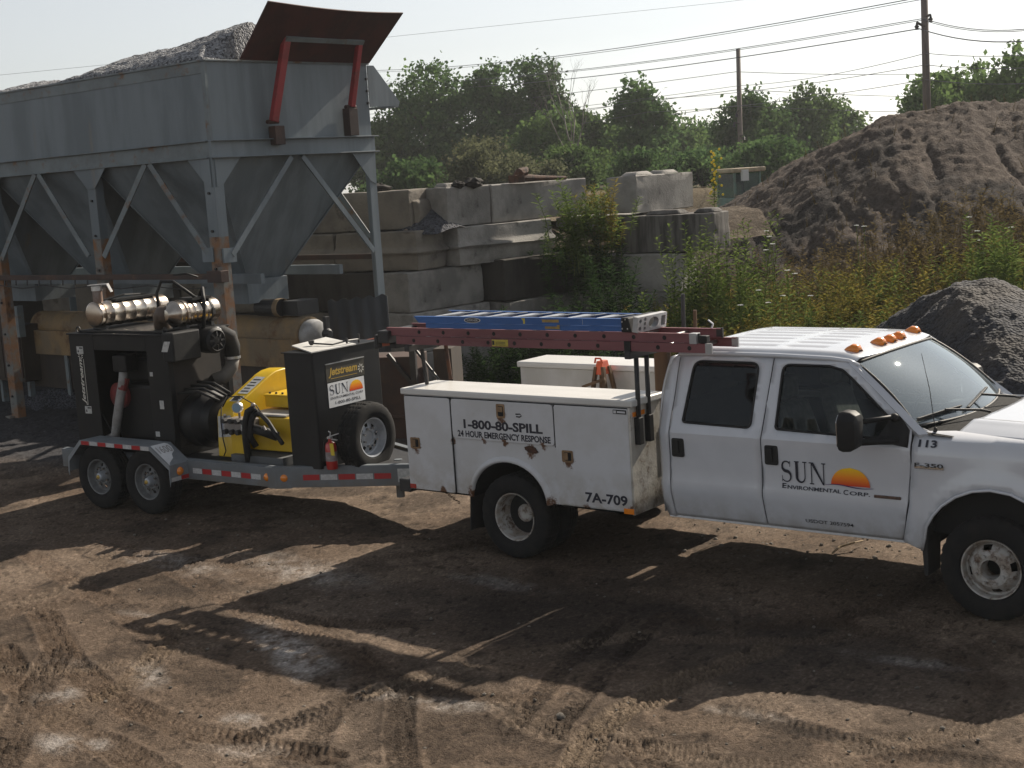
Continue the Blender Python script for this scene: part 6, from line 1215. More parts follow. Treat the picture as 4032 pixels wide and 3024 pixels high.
for s_, y0 in ((1, .27), (-1, 1.93)):
    mb = MB(); mb.box(-1.35, 2.30, y0 - .035 if s_ > 0 else y0, y0 if s_ > 0 else y0 + .035, .412, .632); mb.box(-1.35, 2.30, min(y0, y0 + s_ * .05), max(y0, y0 + s_ * .05), .618, .640); rl = pp('frame_rail', mb, M_galv, bevel=.004)
    mb = MB(); a, b = Vector((2.30, y0 - s_ * .018, .522)), Vector((4.02, 1.1 - s_ * .09, .522)); mb.bar(a, b, .05, .22); mb.bar(a + Vector((0, s_ * .02, .112)), b + Vector((0, s_ * .02, .112)), .08, .014); tg = pp('tongue_rail', mb, M_galv, bevel=.004)
    if s_ > 0:
        mb = MB(); mb.loft([[(x, y, z) for x, y in ((2.18, .225), (2.31, .222), (2.46, .302))] for z in (.405, .640)], closed=False, cap=False); pp('corner_plate', mb, M_galv, rl, solid=-.006)
        for k in range(7):
            mb = MB(); mb.box(.985 + .155 * k, 1.13 + .155 * k, .2335, .2345, .485, .545); pp('reflective_tape', mb, M_twht if k % 2 == 0 else M_tred, rl)
        d = (b - a).normalized(); nrm = Vector((d.y, -d.x, 0)) * .0285
        for k in range(5):
            p = a + d * (.30 + .20 * k) + nrm; q = p + d * .185; mb = MB(); mb.hexa([tuple(p + Vector((0, 0, -.03))), tuple(q + Vector((0, 0, -.03))), tuple(q - nrm * .1 + Vector((0, 0, -.03))), tuple(p - nrm * .1 + Vector((0, 0, -.03)))], [tuple(p + Vector((0, 0, .03))), tuple(q + Vector((0, 0, .03))), tuple(q - nrm * .1 + Vector((0, 0, .03))), tuple(p - nrm * .1 + Vector((0, 0, .03)))]); pp('reflective_tape', mb, M_tred if k % 2 == 0 else M_twht, tg)
        p = a + d * 1.36 + nrm; q = p + d * .27; mb = MB(); mb.hexa([tuple(p + Vector((0, 0, -.07))), tuple(q + Vector((0, 0, -.07))), tuple(q - nrm * .1 + Vector((0, 0, -.07))), tuple(p - nrm * .1 + Vector((0, 0, -.07)))], [tuple(p + Vector((0, 0, .075))), tuple(q + Vector((0, 0, .075))), tuple(q - nrm * .1 + Vector((0, 0, .075))), tuple(p - nrm * .1 + Vector((0, 0, .075)))]); pl = pp('data_plate', mb, M_wst, tg)
        for x, y, m_ in ((2.155, .231, M_orange), (2.385, .262, M_orange)): mb = MB(); mb.lathe([(0, -.022), (.028, -.020), (.040, -.008), (.045, 0)], 16, Matrix.Translation((x, y, .52)) @ Matrix.Rotation(0 if x < 2.2 else R(25), 4, 'Z')); pp('side_light', mb, m_, rl, smooth=True)
mb = MB(); mb.box(-1.3, 2.3, .32, 1.88, .585, .612); mb.prism([(2.3, .32), (3.95, 1.05), (3.95, 1.15), (2.3, 1.88)], 'z', .585, .612); pp('deck_plate', mb, M_black)
for x in (-1.3, .95, 2.26): mb = MB(); mb.box(x, x + .06, .30, 1.9, .43, .58); pp('cross_member', mb, M_galv)
mb = MB(); mb.box(3.95, 4.25, 1.03, 1.17, .50, .62); pp('coupler', mb, M_galv); mb = MB(); mb.tube([(3.3, 1.1, .2), (3.3, 1.1, .62)], .045, 10); pp('jack_stand', mb, M_galv)
wp_ = [wheel(PT, x, .13, .385, .235, .212, 'spoke', M_grim) for x in (-.425, .425)]
for e in wp_:
    mb = MB(); mb.lathe([(0, -.11), (.030, -.11), (.045, -.10), (.062, -.05), (.062, .02)], 16); cp = mb.build('hub_cap', M_silver, e, smooth='angle'); mb = MB(); mb.lathe([(0, -.1225), (.022, -.122), (.026, -.109)], 12); mb.build('bearing_cap', M_gold, e, smooth=True)
for x in (-.425, .425): wheel(PT, 0, 0, .385, .235, .212, 'spoke', M_grim, T=Matrix.Translation((x, 2.07, .385)) @ Matrix.Rotation(PI, 4, 'Z'))
mb = MB(); mb.tube([(-.425, .2, .385), (-.425, 2.0, .385)], .045, 8); mb.tube([(.425, .2, .385), (.425, 2.0, .385)], .045, 8); pp('axle', mb, M_under)
for s_, ya, yb in ((1, -.03, .27), (-1, 1.93, 2.23)):
    ol = [(-.895, .44), (-.872, .615), (-.632, .827), (.612, .820), (.905, .618), (.905, .425)]
    mb = MB(); mb.loft([[(p[0], y, p[1]) for p in ol] for y in (ya, yb)], closed=False, cap=False); fe = pp('fender', mb, M_fend, solid=.006)
    mb = MB(); y0 = ya if s_ > 0 else yb; mb.loft([[(p[0], y0, p[1]) for p in ol], [(p[0] * .985, y0, p[1] - .052 * (1 if 0 < i < 5 else 1)) for i, p in enumerate(ol)]], closed=False, cap=False); pp('fender_lip', mb, M_fend, fe, solid=-.006 * s_)
    if s_ > 0:
        for k in range(8): mb = MB(); mb.box(-.60 + .15 * k, -.46 + .15 * k, ya - .0085, ya - .0070, .776 - .0056 * k * .15, .822 - .0056 * k * .15); pp('reflective_tape', mb, M_tred if k % 2 == 0 else M_twht, fe)
        sl_ = lambda u, v: (.612 + .293 * u + .0045, ya + v, .820 - .202 * u + .0065); mb = MB(); panel(mb, [(.0, .0), (.0, .20), (.06, .235), (.20, .25), (.42, .23), (.55, .16), (.72, .13), (.90, .03), (1.0, .0)], [], lambda u, v: sl_(u, v), .2); rs = pp('peeling_sticker', mb, M_sign, fe); mb = MB(); put(mb, fit(text2d('1600', 1), .16, .36, .05, .22), lambda u, v: sl_(.36 + .16 - u, v) if False else (lambda q: (q[0] + .002, q[1], q[2] + .003))(sl_(.62 - (u - .16) * 0 - (u - .16) / .2 * .0 - .30 * (1 - 0) + .0 + (.22 - 0) * 0, v)) ) if False else put(mb, fit(text2d('1600', 1), .03, .22, .12, .44), lambda u, v: (lambda q: (q[0] + .002, q[1], q[2] + .003))(sl_(.56 - v, u))); pp('lettering', mb, mat('faint_grey_ink', (.28, .26, .25), rough=.6), rs)
        mb = MB(); mb.lathe([(0, -.03), (.03, -.027), (.045, -.008), (.05, 0)], 16, Matrix.Translation((.912, ya + .14, .53)) @ Matrix.Rotation(PI / 2, 4, 'Z')); pp('side_light', mb, M_orange, fe, smooth=True); mb = MB(); mb.box(.9065, .9085, ya + .155, ya + .295, .430, .475); pp('reflective_tape', mb, M_tred, fe); mb = MB(); mb.box(.9065, .9085, ya + .01, ya + .15, .430, .475); pp('reflective_tape', mb, M_twht, fe)
# engine box
EX0, EX1, EY0, EY1, EZ0, EZ1 = -1.13, .60, .35, 1.32, .62, 2.05
mb = MB(); mb.box(EX0, EX0 + .45, EY0, EY0 + .02, EZ0, EZ1 - .02); mb.box(EX0, EX0 + .02, EY0 + .021, EY1, EZ0, EZ1 - .02); ec = pp('engine_box', mb, M_enc, bevel=.006)
mb = MB(); mb.box(.25, EX1 - .001, EY0, EY0 + .02, EZ0, EZ1 - .02); pp('side_panel', mb, M_enc, bevel=.006); mb = MB(); mb.box(EX0 + .451, .249, EY0, EY0 + .02, 1.85, EZ1 - .02); pp('side_panel', mb, M_enc, bevel=.006); mb = MB(); mb.box(EX0 + .451, .249, EY0, EY0 + .02, EZ0, .72); pp('side_panel', mb, M_enc)
mb = MB(); mb.box(EX0, EX1, EY1 - .02, EY1, EZ0, EZ1 - .02); pp('side_panel', mb, M_enc)
mb = MB(); mb.box(EX0 - .02, EX1 + .015, EY0 - .02, EY1 + .02, EZ1 - .02, EZ1); mb.box(EX0 + .12, EX1 - .1, EY0 + .06, EY1 - .1, EZ1, EZ1 + .03); pp('top_plate', mb, M_enc, bevel=.006)
mb = MB(); mb.box(EX1 - .03, EX1, EY0 + .021, EY1 - .021, EZ0, EZ1 - .021); fp = pp('radiator_face', mb, M_rad); mb = MB(); mb.box(EX1, EX1 + .012, EY0 + .0, EY0 + .07, EZ0, EZ1 - .021); mb.box(EX1, EX1 + .012, EY1 - .07, EY1, EZ0, EZ1 - .021); mb.box(EX1, EX1 + .012, EY0 + .071, EY1 - .071, EZ0, EZ0 + .1); pp('radiator_frame', mb, M_enc, fp)
mb = MB(); mb.box(-.62, .2, .55, 1.15, .72, 1.42); mb.box(-.5, .1, .62, 1.1, 1.42, 1.72); en = pp('engine_block', mb, M_enc, bevel=.05); mb = MB(); mb.lathe([(0, -.06), (.10, -.06), (.16, -.02), (.16, .06), (.1, .1)], 20, Matrix.Translation((-.50, .52, 1.28))); pp('turbo', mb, M_rede, en, smooth='angle')
mb = MB(); mb.tube([(-.35, .50, 1.62), (-.36, .47, 1.45), (-.42, .45, 1.25), (-.50, .44, 1.0), (-.56, .44, .80), (-.72, .45, .74)], .055, 10); pp('coolant_hose', mb, M_hose, en, smooth=True); mb = MB(); mb.tube([(-.345, .50, 1.50), (-.375, .46, 1.36)], .058, 10); pp('hose_clamp', mb, M_rede, en)
mb = MB(); mb.box(-.46, -.22, .42, .62, 1.58, 1.78); pp('intake_box', mb, M_enc, en, bevel=.02); mb = MB(); mb.tube([(-.95, .46, 1.3), (-.55, .44, .75)], .012, 6); pp('dipstick_tube', mb, M_enc, en)
for x in (EX0 + .12, EX1 - .06): mb = MB(); mb.tube([(x + .035 * math.cos(a), EY0 + .06, EZ1 + .035 + .035 * math.sin(a)) for a in np.linspace(0, 2 * PI, 13)], .009, 6, cap=False); pp('lifting_eye', mb, M_black)
def sticker(nm, x, z, w_, h, m_, y=EY0 - .0015, shear=0): mb = MB(); mb.hexa([(x, y, z), (x + w_, y, z), (x + w_, y + .001, z), (x, y + .001, z)], [(x + shear, y, z + h), (x + w_ + shear, y, z + h), (x + w_ + shear, y + .001, z + h), (x + shear, y + .001, z + h)]); return pp(nm, mb, m_, ec)
for (x, z) in ((-1.00, 1.80), (-.96, 1.07)):
    o = sticker('warning_sticker', x, z, .12, .09, M_wst); mb = MB(); mb.prism([(x + .012, z + .02), (x + .045, z + .02), (x + .028, z + .055)], 'y', EY0 - .0025, EY0 - .0018); mb.box(x + .05, x + .112, EY0 - .0025, EY0 - .0018, z + .062, z + .078); pp('sticker_print', mb, M_inkbr, o)
sticker('white_sticker', .40, 1.18, .07, .10, M_wst); sticker('white_sticker', .28, .85, .07, .06, M_wst); sticker('white_sticker', .28, 1.56, .05, .05, M_alub)
vf = fit(text2d('Jetstream', 1, shear=.35, off=.02), 0, .56, 0, .085); mb = MB(); put(mb, vf, lambda u, v: (-.905 - v, EY0 - .0015, 1.175 + u)); put(mb, ribbon([(.0, -.012), (.56, -.012)], [.008, .008]), lambda u, v: (-.905 - v, EY0 - .0015, 1.175 + u)); put(mb, asterisk(.60, .035, .05), lambda u, v: (-.905 - v, EY0 - .0015, 1.175 + u)); pp('lettering', mb, M_cream, ec, merge=False)
# air cleaner, fan housing and elbow on the front of the box
mb = MB(); mb.box(EX1 + .013, EX1 + .20, .28, .70, 1.74, 2.08); ac = pp('air_cleaner', mb, M_trim, bevel=.02); mb = MB(); mb.hexa([(.6, .2785, 1.86), (.70, .2785, 1.86), (.70, .2795, 1.86), (.6, .2795, 1.86)], [(.66, .2785, 1.98), (.76, .2785, 1.98), (.76, .2795, 1.98), (.66, .2795, 1.98)]); pp('warning_sticker', mb, M_wst, ac)
mb = MB(); mb.lathe([(0, .0), (.13, 0), (.15, -.05), (.15, -.24), (.12, -.27), (.10, -.24), (.04, -.26), (.0, -.26)], 28, Matrix.Translation((EX1 + .02, .88, 1.92)) @ Matrix.Rotation(PI / 2, 4, 'Z')); ih = pp('intake_head', mb, M_trim, smooth='angle')
mb = MB(); [mb.bar((EX1 + .285, .88 + .05 * math.cos(a), 1.92 + .05 * math.sin(a)), (EX1 + .275, .88 + .115 * math.cos(a), 1.92 + .115 * math.sin(a)), .014, .02) for a in np.linspace(0, 2 * PI, 9)[:-1]]; pp('intake_vanes', mb, M_black, ih)
mb = MB(); mb.tube([(EX1 + .14, .98, 1.97), (EX1 + .15, 1.10, 1.98), (EX1 + .15, 1.20, 1.93), (EX1 + .15, 1.24, 1.80), (EX1 + .14, 1.23, 1.66)], .088, 14); eb = pp('intake_elbow', mb, M_rubber, smooth=True); mb = MB(); mb.tube([(EX1 + .14, 1.23, 1.67), (EX1 + .13, 1.20, 1.55), (EX1 + .10, 1.12, 1.46), (EX1 + .02, 1.02, 1.42)], .082, 14); pp('intake_pipe', mb, mat('dusty_pipe', (.15, .135, .115), (.10, .09, .08), scale=5, rough=.7), eb, smooth=True); mb = MB(); mb.tube([(EX1 + .14, 1.23, 1.685), (EX1 + .14, 1.23, 1.655)], .096, 14); mb.tube([(EX1 + .14, 1.0, 1.972), (EX1 + .142, 1.03, 1.975)], .096, 14); pp('hose_clamp', mb, M_alu, eb)
# mufflers across the top
def muffler(x, y0, y1, r, z, cone):
    mb = MB(); pr = [(0, y0), (r * .82, y0), (r, y0 + .015), (r * 1.02, y0 + .02), (r * 1.02, y0 + .035), (r, y0 + .04)] if not cone else [(0, y0 - .13), (r * .40, y0 - .12), (r * .80, y0 - .04), (r, y0), (r * 1.02, y0 + .01), (r, y0 + .02)]
    k = 6
    for i in range(1, k): yy = y0 + .05 + (y1 - y0 - .1) * i / k; pr += [(r, yy - .012), (r * 1.025, yy - .006), (r * 1.025, yy + .006), (r, yy + .012)]
    pr += [(r, y1 - .03), (r * .9, y1), (0, y1)]; mb.lathe(pr, 36, Matrix.Translation((x, 0, z))); o = pp('muffler', mb, M_muff, smooth='angle')
    for yy in (y0 + .10, y1 - .14):
        mb = MB(); mb.lathe([(r * 1.03, -.014), (r * 1.05, -.014), (r * 1.05, .014), (r * 1.03, .014)], 30, Matrix.Translation((x, yy, z))); mb.box(x + r * .95, x + r * 1.12, yy - .02, yy + .02, z - .05, z + .02); pp('muffler_band', mb, M_black if cone and yy > y0 + .2 else M_muff, o); mb = MB(); mb.box(x - .12, x + .12, yy - .02, yy + .02, EZ1 + .03, z - r * .9); pp('muffler_foot', mb, M_black, o)
    return o
m1 = muffler(-.72, .42, 1.50, .152, 2.262, False); m2 = muffler(.56, .54, 1.16, .150, 2.262, True)
mb = MB(); mb.tube([(-.72, .52, 2.38), (-.72, .52, 2.56)], .058, 14); sp_ = pp('exhaust_stack', mb, mat('burnt_pipe', (.16, .095, .065), (.24, .20, .18), scale=6, rough=.6), m1, smooth='angle'); mb = MB(); mb.tube([(-.72, .52, 2.545), (-.72, .52, 2.60)], .068, 14, cap=False); mb.bar((-.80, .47, 2.615), (-.62, .60, 2.62), .14, .008); mb.bar((-.62, .60, 2.62), (-.585, .625, 2.52), .10, .008); pp('rain_cap', mb, M_alu, sp_)
mb = MB(); mb.tube([(.56, .48, 2.26), (.40, .52, 2.27), (.28, .60, 2.22), (.22, .66, 2.08)], .095, 14); pp('exhaust_elbow', mb, mat('rusty_elbow', (.10, .075, .06), (.16, .12, .09), scale=5, rough=.6, metal=.4), m2, smooth=True)
mb = MB(); mb.tube([(.30, .56, 2.30), (.28, .57, 2.50), (.34, .60, 2.64), (.47, .66, 2.63), (.58, .74, 2.52), (.66, .82, 2.42)], .019, 8); mb.tube([(.45, .7, 2.70), (.58, .78, 2.71), (.68, .86, 2.66)], .012, 6); mb.tube([(.60, .92, 2.41), (.64, .95, 2.52), (.70, .90, 2.38), (.70, .85, 2.06)], .024, 8); pp('sensor_hose', mb, M_trim, m2, smooth=True)
mb = MB(); mb.box(.44, .68, .74, 1.04, 2.40, 2.43); pp('sensor_bracket', mb, M_trim, m2); mb = MB(); mb.box(-.80, -.62, .70, 1.30, 2.40, 2.425); pp('sensor_bracket', mb, M_trim, m1); mb = MB(); mb.tube([(-.75, .62, 2.42), (-.70, .9, 2.46), (-.76, 1.2, 2.44), (-.66, 1.4, 2.40)], .012, 6); pp('sensor_cable', mb, M_trim, m1); mb = MB(); mb.hexa([(.64, .76, 2.335), (.705, .76, 2.27), (.705, .90, 2.27), (.64, .90, 2.335)], [(.65, .76, 2.345), (.715, .76, 2.28), (.715, .90, 2.28), (.65, .90, 2.345)]); pp('data_plate', mb, M_wst, m2)
# clutch housing and yellow guard
mb = MB(); mb.lathe([(0, -.02), (.30, -.02), (.33, .06), (.33, .22), (.27, .30), (.27, .44), (.12, .48), (0, .48)], 36, Matrix.Translation((EX1 + .03, .72, 1.02)) @ Matrix.Rotation(-PI / 2, 4, 'Z')); ch = pp('clutch_housing', mb, M_enc, smooth='angle')
mb = MB(); mb.box(EX1 + .42, EX1 + .425, .52, .64, .93, 1.13); pp('data_plate', mb, M_wst, ch); mb = MB(); [mb.tube([(EX1 + .06, .42 + .1 * k, 1.36 + .03 * k), (EX1 + .3, .50 + .08 * k, 1.38 + .02 * k), (EX1 + .5, .62 + .06 * k, 1.26 + .02 * k)], .018, 6) for k in range(4)]; pp('loose_cables', mb, M_trim, ch, smooth=True)
ol = [(.49, .64), (.52, 1.10), (.55, 1.16), (.66, 1.245), (.88, 1.35), (1.06, 1.435), (1.16, 1.485), (1.27, 1.52), (1.40, 1.53), (1.56, 1.51), (1.70, 1.46), (1.78, 1.36), (1.78, .9), (1.30, .64)]
mb = MB(); mb.prism(ol, 'x', 1.15, 1.40); yg = pp('drive_guard', mb, M_yel2, bevel=.012, smooth='angle')
def onslope(u, v, lift=.003): # u along the sloping top (0..1 from low to high), v across
    a, b = Vector((1.15, .66, 1.245)), Vector((1.15, 1.16, 1.485)); p = a.lerp(b, u); nrm = Vector((0, -(b.z - a.z), (b.y - a.y))).normalized(); return tuple(p + Vector((.25 * v, 0, 0)) + nrm * lift)
for u0, u1, m_ in ((.30, .92, M_wst), (.02, .22, M_wst)):
    mb = MB(); mb.add([onslope(u0, .25), onslope(u0, .88), onslope(u1, .88), onslope(u1, .25)], [(0, 1, 2, 3)]); s_ = pp('warning_sticker', mb, m_, yg); mb = MB()
    for k in range(5): uu = u0 + (u1 - u0) * (.12 + .17 * k); mb.add([onslope(uu, .32, .005), onslope(uu, .8 - .1 * (k % 2), .005), onslope(uu + .03, .8 - .1 * (k % 2), .005), onslope(uu + .03, .32, .005)], [(0, 1, 2, 3)])
    pp('sticker_print', mb, M_inkbr, s_)
mb = MB(); mb.add([(1.17, .497, .86), (1.38, .495, .88), (1.38, .512, 1.12), (1.17, .514, 1.10)], [(0, 1, 2, 3)]); s_ = pp('blue_white_label', mb, M_wst, yg); mb = MB(); put(mb, fit(text2d('Jetstream', 1, shear=.3), .0, .20, 0, .045), lambda u, v: (1.22 + v, .4945 + .0 * u + .013 * u / .2, .88 + u)); pp('lettering', mb, mat('blue_ink', (.05, .11, .4), rough=.5), s_)
mb = MB(); mb.box(1.40, 1.62, .47, .51, .64, .93); yf = pp('pump_stand', mb, M_yel2, bevel=.006)
# pump: power end (yellow), fluid end (steel), hoses, gauge
mb = MB(); mb.hexa([(1.41, .62, .72), (2.20, .62, .72), (2.20, 1.5, .72), (1.41, 1.5, .72)], [(1.41, .62, 1.08), (2.20, .62, 1.10), (2.20, 1.5, 1.14), (1.41, 1.5, 1.14)]); pe = pp('power_end', mb, M_yel2, bevel=.012); mb = MB(); mb.box(1.45, 2.2, 1.0, 1.5, 1.142, 1.27); mb.box(1.45, 2.2, .98, 1.52, 1.271, 1.29); pp('power_end_cover', mb, M_yel2, pe, bevel=.006); mb = MB(); mb.box(1.50, 2.10, .66, .96, 1.106, 1.125); pp('cover_plate', mb, M_alub, pe)
mb = MB(); [mb.lathe([(0, -.02), (.014, -.02), (.014, 0)], 6, Matrix.Translation((1.5 + .1 * k, 1.04, 1.29)) @ Matrix.Rotation(-PI / 2, 4, 'X')) for k in range(7)]; pp('cover_bolts', mb, M_black, pe)
M_forg = mat('forged_steel', (.30, .275, .255), (.22, .20, .19), scale=9, rough=.5, metal=.5)
mb = MB(); mb.box(1.36, 1.74, .42, .60, .93, 1.10); fe_ = pp('fluid_end', mb, M_forg, bevel=.012); mb = MB(); [mb.lathe([(0, -.05), (.028, -.05), (.032, 0)], 8, Matrix.Translation((1.40 + .1 * k, .42, z))) for k in range(4) for z in (.955, 1.08)]; pp('valve_caps', mb, M_black, fe_); mb = MB(); mb.box(1.63, 1.71, .4165, .4185, .975, 1.06); ws = pp('warning_sticker', mb, M_wst, fe_); mb = MB(); mb.prism([(1.645, .99), (1.695, .99), (1.67, 1.04)], 'y', .4135, .416); pp('sticker_print', mb, M_yst, ws)
mb = MB(); mb.tube([(1.36, .5, 1.0), (1.31, .5, 1.0)], .035, 10); mb.tube([(1.30, .5, 1.1), (1.32, .48, 1.13)], .015, 8); pp('pipe_plug', mb, M_forg, fe_)
mb = MB(); mb.lathe([(0, -.03), (.055, -.03), (.062, -.02), (.062, .02), (0, .02)], 22, Matrix.Translation((1.55, .47, 1.225)) @ Matrix.Rotation(R(20), 4, 'Z')); gg = pp('pressure_gauge', mb, M_alu, smooth='angle'); mb = MB(); mb.lathe([(0, -.031), (.05, -.031)], 20, Matrix.Translation((1.55, .47, 1.225)) @ Matrix.Rotation(R(20), 4, 'Z')); pp('gauge_face', mb, mat('gauge_blue', (.22, .33, .42), rough=.2), gg); mb = MB(); mb.tube([(1.55, .49, 1.10), (1.55, .49, 1.17)], .014, 8); pp('gauge_stem', mb, M_forg, gg)
mb = MB(); mb.tube([(1.85, .44, 1.24), (1.78, .40, 1.20), (1.74, .39, 1.08), (1.73, .38, .90), (1.72, .40, .70), (1.70, .42, .64)], .040, 10); mb.tube([(1.86, .46, 1.22), (1.80, .42, 1.10), (1.78, .40, .92), (1.82, .44, .80)], .035, 8); pp('suction_hose', mb, M_trim, fe_, smooth=True)
mb = MB(); mb.tube([(1.80, .45, 1.16), (1.95, .42, 1.18), (2.08, .40, 1.10), (2.22, .36, .98), (2.33, .34, .88)], .025, 8); mb.tube([(1.78, .46, 1.0), (1.95, .44, .98), (2.1, .5, .92)], .055, 10); mb.tube([(1.30, .48, 1.22), (1.42, .46, 1.34), (1.62, .45, 1.36), (1.85, .47, 1.26), (1.9, .5, 1.15)], .007, 6); mb.tube([(1.28, .48, 1.22), (1.25, .48, 1.05), (1.27, .47, .85), (1.31, .46, .72), (1.28, .45, .66)], .007, 6); pp('pump_hose', mb, M_trim, fe_, smooth=True)
mb = MB(); mb.tube([(1.98, .40, 1.02), (2.04, .37, 1.05), (2.06, .37, 1.01)], .013, 6); mb.ball((1.84, .43, 1.27), .028, 8, 6); pp('valve_handle', mb, M_forg, fe_)
mb = MB(); mb.box(1.45, 2.25, .40, 1.3, .612, .70); pp('pump_base', mb, mat('base_grey', (.09, .095, .10), (.06, .062, .065), scale=4, rough=.7))
# tank with signs
mb = MB(); mb.prism(rpoly([(2.39, .40), (2.81, .40), (2.81, 1.50), (2.39, 1.50)], .03, 4), 'z', .615, 1.86); tk = pp('water_tank', mb, M_tank, smooth='angle'); mb = MB(); mb.prism([(2.375, .385), (2.825, .385), (2.825, 1.51), (2.375, 1.51)], 'z', 1.861, 1.872); pp('tank_rim', mb, M_tank, tk, bevel=.003)
mb = MB(); mb.hexa([(2.28, .66, 1.90), (2.84, .37, 1.876), (2.86, 1.06, 1.876), (2.33, 1.16, 1.93)], [(2.28, .66, 1.912), (2.84, .37, 1.888), (2.86, 1.06, 1.888), (2.33, 1.16, 1.942)]); pp('tank_lid', mb, mat('lid_white', (.62, .61, .58), (.5, .49, .46), scale=5, rough=.5), tk)
mb = MB(); mb.lathe([(0, -.05), (.035, -.05), (.03, -.02), (.015, 0)], 10, Matrix.Translation((2.52, .72, 1.91)) @ Matrix.Rotation(-PI / 2, 4, 'X')); mb.tube([(2.55, .72, 1.93), (2.75, .8, 1.91), (2.80, 1.0, 1.93), (2.78, 1.2, 1.92)], .010, 6); mb.tube([(2.80, .98, 1.90), (2.80, .98, 1.96)], .012, 6); mb.tube([(2.78, 1.2, 1.88), (2.78, 1.2, 1.98)], .012, 6); pp('lid_latch', mb, M_black, tk)
XT = 2.8115
def fx_(o): return lambda u, v: (XT + o, u, v)
mb = MB(); mb.prism([(.595, 1.525), (1.215, 1.525), (1.215, 1.715), (.595, 1.715)], 'x', XT, XT + .003); s1 = pp('maker_sign', mb, mat('sign_dark', (.045, .040, .028), rough=.5), tk); mb = MB(); put(mb, fit(text2d('Jetstream', 1, shear=.25, off=.03), .63, 1.095, 1.565, 1.675), fx_(.0045)); put(mb, ribbon([(.66, 1.557), (1.09, 1.557)], [.006, .006]), fx_(.0045)); pp('lettering', mb, M_gold, s1, merge=False); mb = MB(); put(mb, asterisk(1.155, 1.605, .055), fx_(.0045)); pp('star_mark', mb, M_cream, s1, merge=False); mb = MB(); mb.box(XT, XT + .012, .59, 1.215, 1.716, 1.726); pp('sign_trim', mb, M_alu, s1)
mb = MB(); mb.prism([(.605, 1.245), (1.195, 1.245), (1.195, 1.512), (.605, 1.512)], 'x', XT, XT + .003); s2 = pp('company_sign', mb, M_sign, tk); mb = MB(); put(mb, fit(sun_word(), .63, .925, 1.378, 1.488), fx_(.0045)); put(mb, fit(text2d('ENVIRONMENTAL CORP', 1, off=.01), .635, 1.165, 1.332, 1.358), fx_(.0045)); put(mb, fit(text2d('1-800-80-SPILL', 1, off=.012), .705, 1.12, 1.272, 1.305), fx_(.0045)); pp('lettering', mb, M_ink, s2, merge=False); cols = []; mb = MB(); half_sun(mb, cols, .945, 1.165, 1.378, 1.492, fx_(.0045)); pp('sun_emblem', mb, M_sunc, s2, merge=False, cols=cols)
# spare wheel, its post
T = Matrix.Translation((3.10, .865, .995)) @ Matrix.Rotation(PI / 2, 4, 'Z'); sw = wheel(PT, 0, 0, .385, .235, .215, 'spoke', M_silver, T=Matrix.Translation((3.08, .865, .90)) @ Matrix.Rotation(PI / 2, 4, 'Z')); sw.name = 'spare_wheel'
mb = MB(); mb.box(2.815, 3.06, .80, .93, .86, .94); mb.box(2.96, 3.02, .83, .90, .615, .9); pp('spare_carrier', mb, M_black)
mb = MB(); mb.tube([(3.55, 1.18, .62), (3.55, 1.18, 1.0)], .03, 8); mb.ball((3.55, 1.18, 1.02), .035, 8, 6); mb.hexa([(3.5, 1.2, .78), (3.8, 1.0, .76), (3.9, 1.2, .76), (3.6, 1.4, .78)], [(3.5, 1.2, .80), (3.8, 1.0, .775), (3.9, 1.2, .80), (3.6, 1.4, .83)]); pp('tongue_box', mb, M_alub)
def ptw(x, y, z): return Matrix.Rotation(R(3), 4, 'Z') @ Vector((x, y, z)) + Vector((-13.724, 9.811, 0))
fx2 = thing('fire_extinguisher', 'small red fire extinguisher with yellow tag standing on the trailer deck', 'extinguisher', ptw(2.94, .44, .625), R(3))
M_fred = mat('extinguisher_red', (.42, .022, .018), (.34, .018, .016), scale=6, rough=.3, coat=.4)
mb = MB(); mb.lathe([(0, 0), (.058, 0), (.062, -.012), (.062, -.24), (.05, -.28), (.022, -.30), (.022, -.33), (0, -.33)], 22, Matrix.Rotation(-PI / 2, 4, 'X')); cy2 = mb.build('cylinder', M_fred, fx2, smooth='angle'); mb = MB(); mb.lathe([(.0628, -.09), (.0632, -.09), (.0632, -.19), (.0628, -.19)], 22, Matrix.Rotation(-PI / 2, 4, 'X')); mb.build('label_band', mat('label_grey', (.30, .27, .27), (.22, .18, .18), scale=20, rough=.5), cy2)
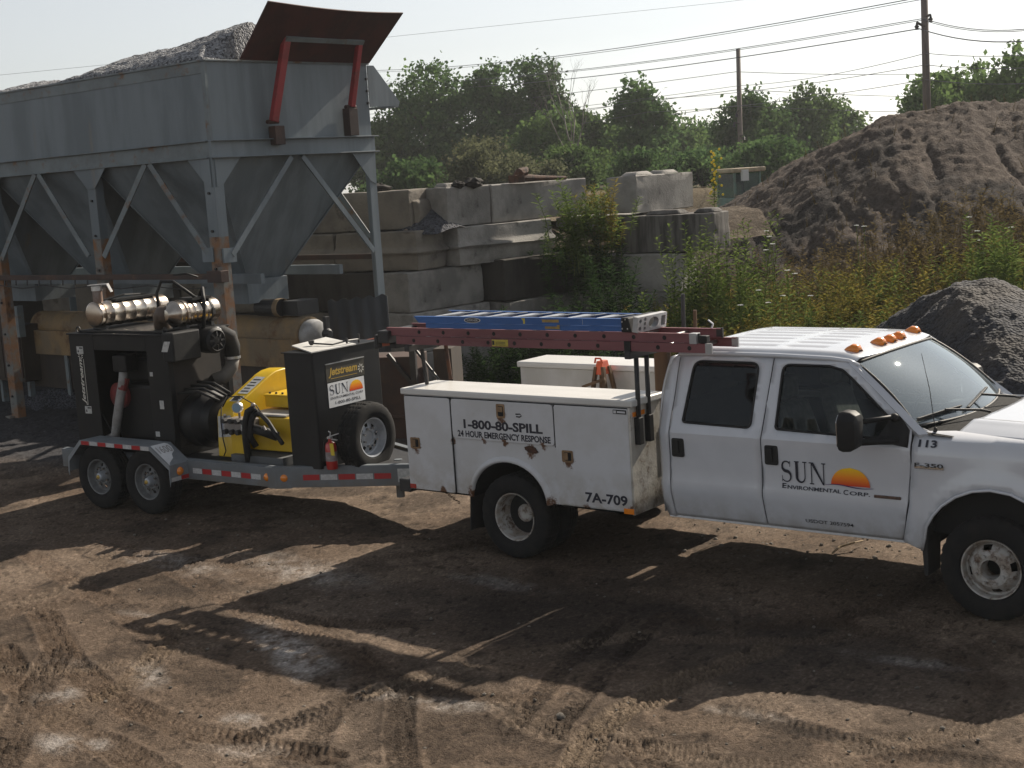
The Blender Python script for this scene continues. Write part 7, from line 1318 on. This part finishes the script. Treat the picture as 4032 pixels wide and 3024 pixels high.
mb = MB(); mb.bar((-.02, 0, .345), (.11, .01, .385), .025, .012); mb.bar((-.02, 0, .325), (.09, .01, .315), .022, .01); mb.box(-.025, .02, -.018, .018, .325, .35); mb.tube([(0, 0, .35), (.01, 0, .39), (-.015, 0, .405)], .007, 6); mb.build('lever', M_alub, fx2); mb = MB(); mb.tube([(-.03, -.01, .335), (-.085, -.01, .30), (-.085, -.01, .12), (-.075, -.01, .06)], .011, 6); mb.build('hose', M_trim, fx2); mb = MB(); mb.grid(lambda u, v: (.035 + .055 * u + .01 * v, -.055 - .01 * math.sin(u * 3), .29 - .13 * v), np.linspace(0, 1, 5), np.linspace(0, 1, 4)); mb.build('yellow_tag', mat('tag_yellow', (.62, .46, .03), rough=.6), fx2, solid=.002)

# ------------------------------------------------------------------ small things on the ground
rs = random.Random(3)
M_stone = mat('stone', (.20, .175, .145), (.11, .095, .08), scale=18, rough=.95, bump=.5, bscale=60, rnd=.3)
mb = MB(); sp_pts = [Vector((0, 0, .02)), Vector((.12, .05, .05)), Vector((.27, .03, .07)), Vector((.42, .10, .05))]; mb.tube([tuple(p) for p in sp_pts], [.009, .012, .010, .006], 6); o = mb.build('stick', mat('dry_stick', (.34, .25, .15), (.26, .19, .12), scale=12, rough=.9)); p = at(1798, 1200, 1); 
def gnd(dx, dy):
    a = at(dx, dy, 1) - co.matrix_world.translation; return co.matrix_world.translation + a * (-co.matrix_world.translation.z / a.z)
p = gnd(1798, 1200); o.location = (p.x, p.y, .0); o.rotation_euler = (0, 0, R(62)); tag(o, 'thin dry stick lying on sunlit dirt under the cab', 'stick')
spots_ = [(gnd(1211, 1552), .045)] + [(gnd(rs.uniform(20, 2190), rs.uniform(1120, 1650)), rs.uniform(.007, .019)) for _ in range(140)] + [(gnd(rs.uniform(1440, 2000), rs.uniform(1130, 1215)), rs.uniform(.01, .028)) for _ in range(60)]
protos = []
for k in range(6):
    mb = MB(); mb.ball((0, 0, 0), 1, 8, 6); mb.v = [tuple(Vector(v) * (1 + .35 * (mnoise.noise(Vector(v) * 1.3 + Vector((k * 7, 0, 0)))))) for v in mb.v]; protos.append(mb)
first = None
for i, (p, r) in enumerate(spots_):
    if i < 6: o = protos[i].build('stone', M_stone, smooth='angle', angle=40); 
    else: o = bpy.data.objects[pn[i % 6]].copy(); COL.objects.link(o)
    if i == 0: pn = []
    if i < 6: pn.append(o.name)
    o.location = (p.x, p.y, r * .25); o.scale = (r, r * .8, r * .6); o.rotation_euler = (0, 0, rs.uniform(0, 6)); tag(o, 'largest loose stone on the dirt in the foreground' if i == 0 else 'small loose stone lying on the bare dirt yard', 'stone', 'stones on the yard')
bpy.context.view_layer.update()
